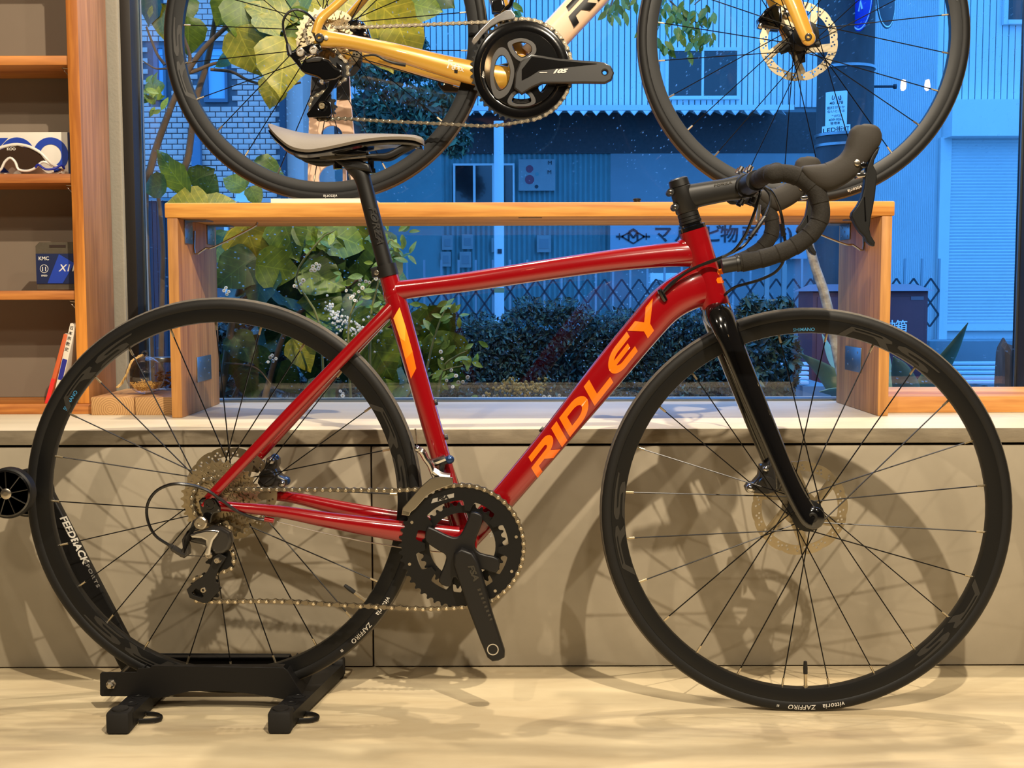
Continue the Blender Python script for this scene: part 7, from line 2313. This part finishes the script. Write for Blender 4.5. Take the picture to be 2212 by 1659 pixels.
tag(hd_, 'clipped dark green hedge running along the street behind the glass', 'hedge', kind='stuff')
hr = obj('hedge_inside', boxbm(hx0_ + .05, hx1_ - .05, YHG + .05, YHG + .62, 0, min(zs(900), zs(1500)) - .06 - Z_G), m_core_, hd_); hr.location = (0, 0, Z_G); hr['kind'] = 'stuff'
# second, taller clump at the far left lower window and a round bush near the fork
def bush(name, label, px, py, rx, rz, Y, n, size, mats, seed):
    c0 = at(px, py, Y)
    def s_(r_):
        v = Vector((r_.gauss(0, 1), r_.gauss(0, 1), r_.gauss(0, 1))).normalized() * (r_.uniform(.75, 1.05))
        lump = 1 + .12 * sin(v.x * 7 + seed) + .12 * sin(v.z * 8 + 2 * seed)
        return Vector((c0.x + v.x * px_m(rx, Y) * lump, Y + v.y * px_m(min(rx, rz), Y) * lump, c0.z + v.z * (px_m(rz, Y) * lump if v.z > 0 else (c0.z - Z_G))))
    o = link_mesh(name, leaf_cloud(name, '', '', s_, n, size, mats, seed)); tag(o, label, 'bush', kind='stuff'); return o
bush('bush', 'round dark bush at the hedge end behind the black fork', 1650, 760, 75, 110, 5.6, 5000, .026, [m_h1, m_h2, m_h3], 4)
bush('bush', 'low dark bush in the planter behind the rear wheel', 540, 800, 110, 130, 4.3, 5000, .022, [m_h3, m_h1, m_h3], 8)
# ---- tree with a slanted trunk in front of the warehouse
YT = 14.0
tro = Vector((atx(800, YT), YT, Z_G))
tree = tag(empty('street_tree', tro), 'dark leafy tree standing between the tiled house and the warehouse', 'tree')
def tpath(pts, r0, r1): branch(tree, tro, [(a, b, YT) for a, b in pts], r0, r1, mat('tree_bark', (72, 62, 56), .9), 'trunk' if r0 > .05 else 'limb')
tpath([(752, 838), (760, 420), (775, 270), (800, 190), (840, 120)], .10, .04)
tpath([(785, 240), (830, 200), (880, 170)], .04, .02); tpath([(800, 190), (770, 130), (740, 60)], .04, .02); tpath([(860, 130), (870, 70)], .03, .015)
m_t1 = mat('tree_leaf', (104, 122, 88), .6); m_t2 = mat('tree_leaf_dark', (62, 78, 62), .7)
blobs = [(800, 235, 50, 40), (870, 215, 60, 45), (930, 235, 55, 45), (960, 200, 45, 35), (840, 145, 55, 38), (790, 160, 40, 35), (905, 145, 40, 30), (830, 265, 60, 30), (940, 280, 50, 30), (770, 110, 40, 30), (885, 100, 40, 25), (960, 255, 40, 40), (980, 300, 40, 40), (760, 330, 34, 40)]
def ts(r_):
    b = r_.choice(blobs); v = Vector((r_.gauss(0, 1), r_.gauss(0, 1), r_.gauss(0, 1))).normalized() * r_.uniform(.3, 1.05)
    c = at(b[0], b[1], YT)
    return Vector((c.x + v.x * px_m(b[2], YT), YT + v.y * px_m(b[2], YT) * .7, c.z + v.z * px_m(b[3], YT))) - tro
o = link_mesh('foliage', leaf_cloud('foliage', '', '', ts, 7500, .055, [m_t1, m_t2, m_t2], 21), tree); o['kind'] = 'stuff'
# ---- agave, leaning stick, stump near the glass on the right
m_ag = mat('agave_leaf', (156, 172, 134), .5, rgb2=(118, 142, 112), vscale=10, stretch=(1, 1, .4))
ag0 = Vector((at(1930, 900, 4.4).x, 4.4, Z_CT - .26))
ag = tag(empty('agave', ag0), 'pale green agave with stiff pointed leaves outside the glass', 'plant')
def ag_leaf(pts, w):
    P = [at(p[0], p[1], p[2]) - ag0 for p in pts]
    bm = BM(); n = len(P)
    sweep(bm, P, [(w * .9, w * .3), (w, w * .26), (w * .62, w * .18), (.0015, .001)][:n] if n == 4 else w, 10, ref=(1, 0, .2), n=5)
    obj('leaf', bm, m_ag, ag, smooth=70)
ag_leaf([(1960, 905, 4.4), (2010, 820, 4.2), (2050, 765, 4.1), (2091, 697, 4.0)], .055)
ag_leaf([(1900, 905, 4.4), (1830, 850, 4.1), (1780, 800, 4.0), (1726, 762, 3.9)], .05)
ag_leaf([(1910, 905, 4.4), (1905, 850, 4.3), (1908, 790, 4.3), (1912, 718, 4.3)], .05)
ag_leaf([(1890, 905, 4.4), (1850, 820, 4.6), (1805, 780, 4.7), (1776, 722, 4.8)], .045)
ag_leaf([(1940, 905, 4.4), (1960, 860, 4.1), (1945, 800, 3.9), (1930, 770, 3.8)], .05)
ag_leaf([(1920, 905, 4.4), (1870, 860, 4.2), (1800, 845, 4.0), (1770, 846, 3.9)], .04)
st0_ = Vector((at(1800, 700, 3.55).x, 3.55, Z_CT - .26))
stk = tag(empty('birch_stick', st0_), 'pale speckled stick leaning outside the window by the bench leg', 'stick')
bm = BM(); sweep(bm, [at(1852, 985, 3.55) - st0_, at(1790, 672, 3.55) - st0_, at(1762, 580, 3.55) - st0_, at(1744, 515, 3.55) - st0_, at(1735, 490, 3.55) - st0_], [.0165, .0155, .0146, .0138, .0128], 12, n=3); obj('shaft', bm, m_bark2, stk)
stm = Vector((at(2182, 830, 3.6).x, 3.6, Z_CT - .26))
sp_ = tag(empty('tree_stump', stm), 'weathered grey stump by the right edge of the window', 'stump')
bm = BM(); zt3 = at(2182, 752, 3.6).z - stm.z
R2 = random.Random(2); rings = []
for k, (t, r_) in enumerate(((0, .05), (.3, .044), (.7, .041), (.95, .043), (1.0, .036))):
    ring = [bm.verts.new(((r_ + .006 * sin(a * 3 + 1) + R2.uniform(-.004, .004)) * cos(a), (r_ + .006 * sin(a * 5)) * sin(a), zt3 * t + (.03 * sin(a * 2 + 1) + R2.uniform(-.008, .008) if t > .9 else 0))) for a in [2 * pi * i / 16 for i in range(16)]]
    if rings:
        for i in range(16): bm.faces.new((rings[-1][i], rings[-1][(i + 1) % 16], ring[(i + 1) % 16], ring[i]))
    rings.append(ring)
bm.faces.new(rings[-1]); bm.faces.new(rings[0])
obj('stump_body', bm, mat('weathered_wood', (96, 86, 78), .9, rgb2=(56, 48, 44), vscale=14, stretch=(3, 3, .5), bump=.6), sp_)
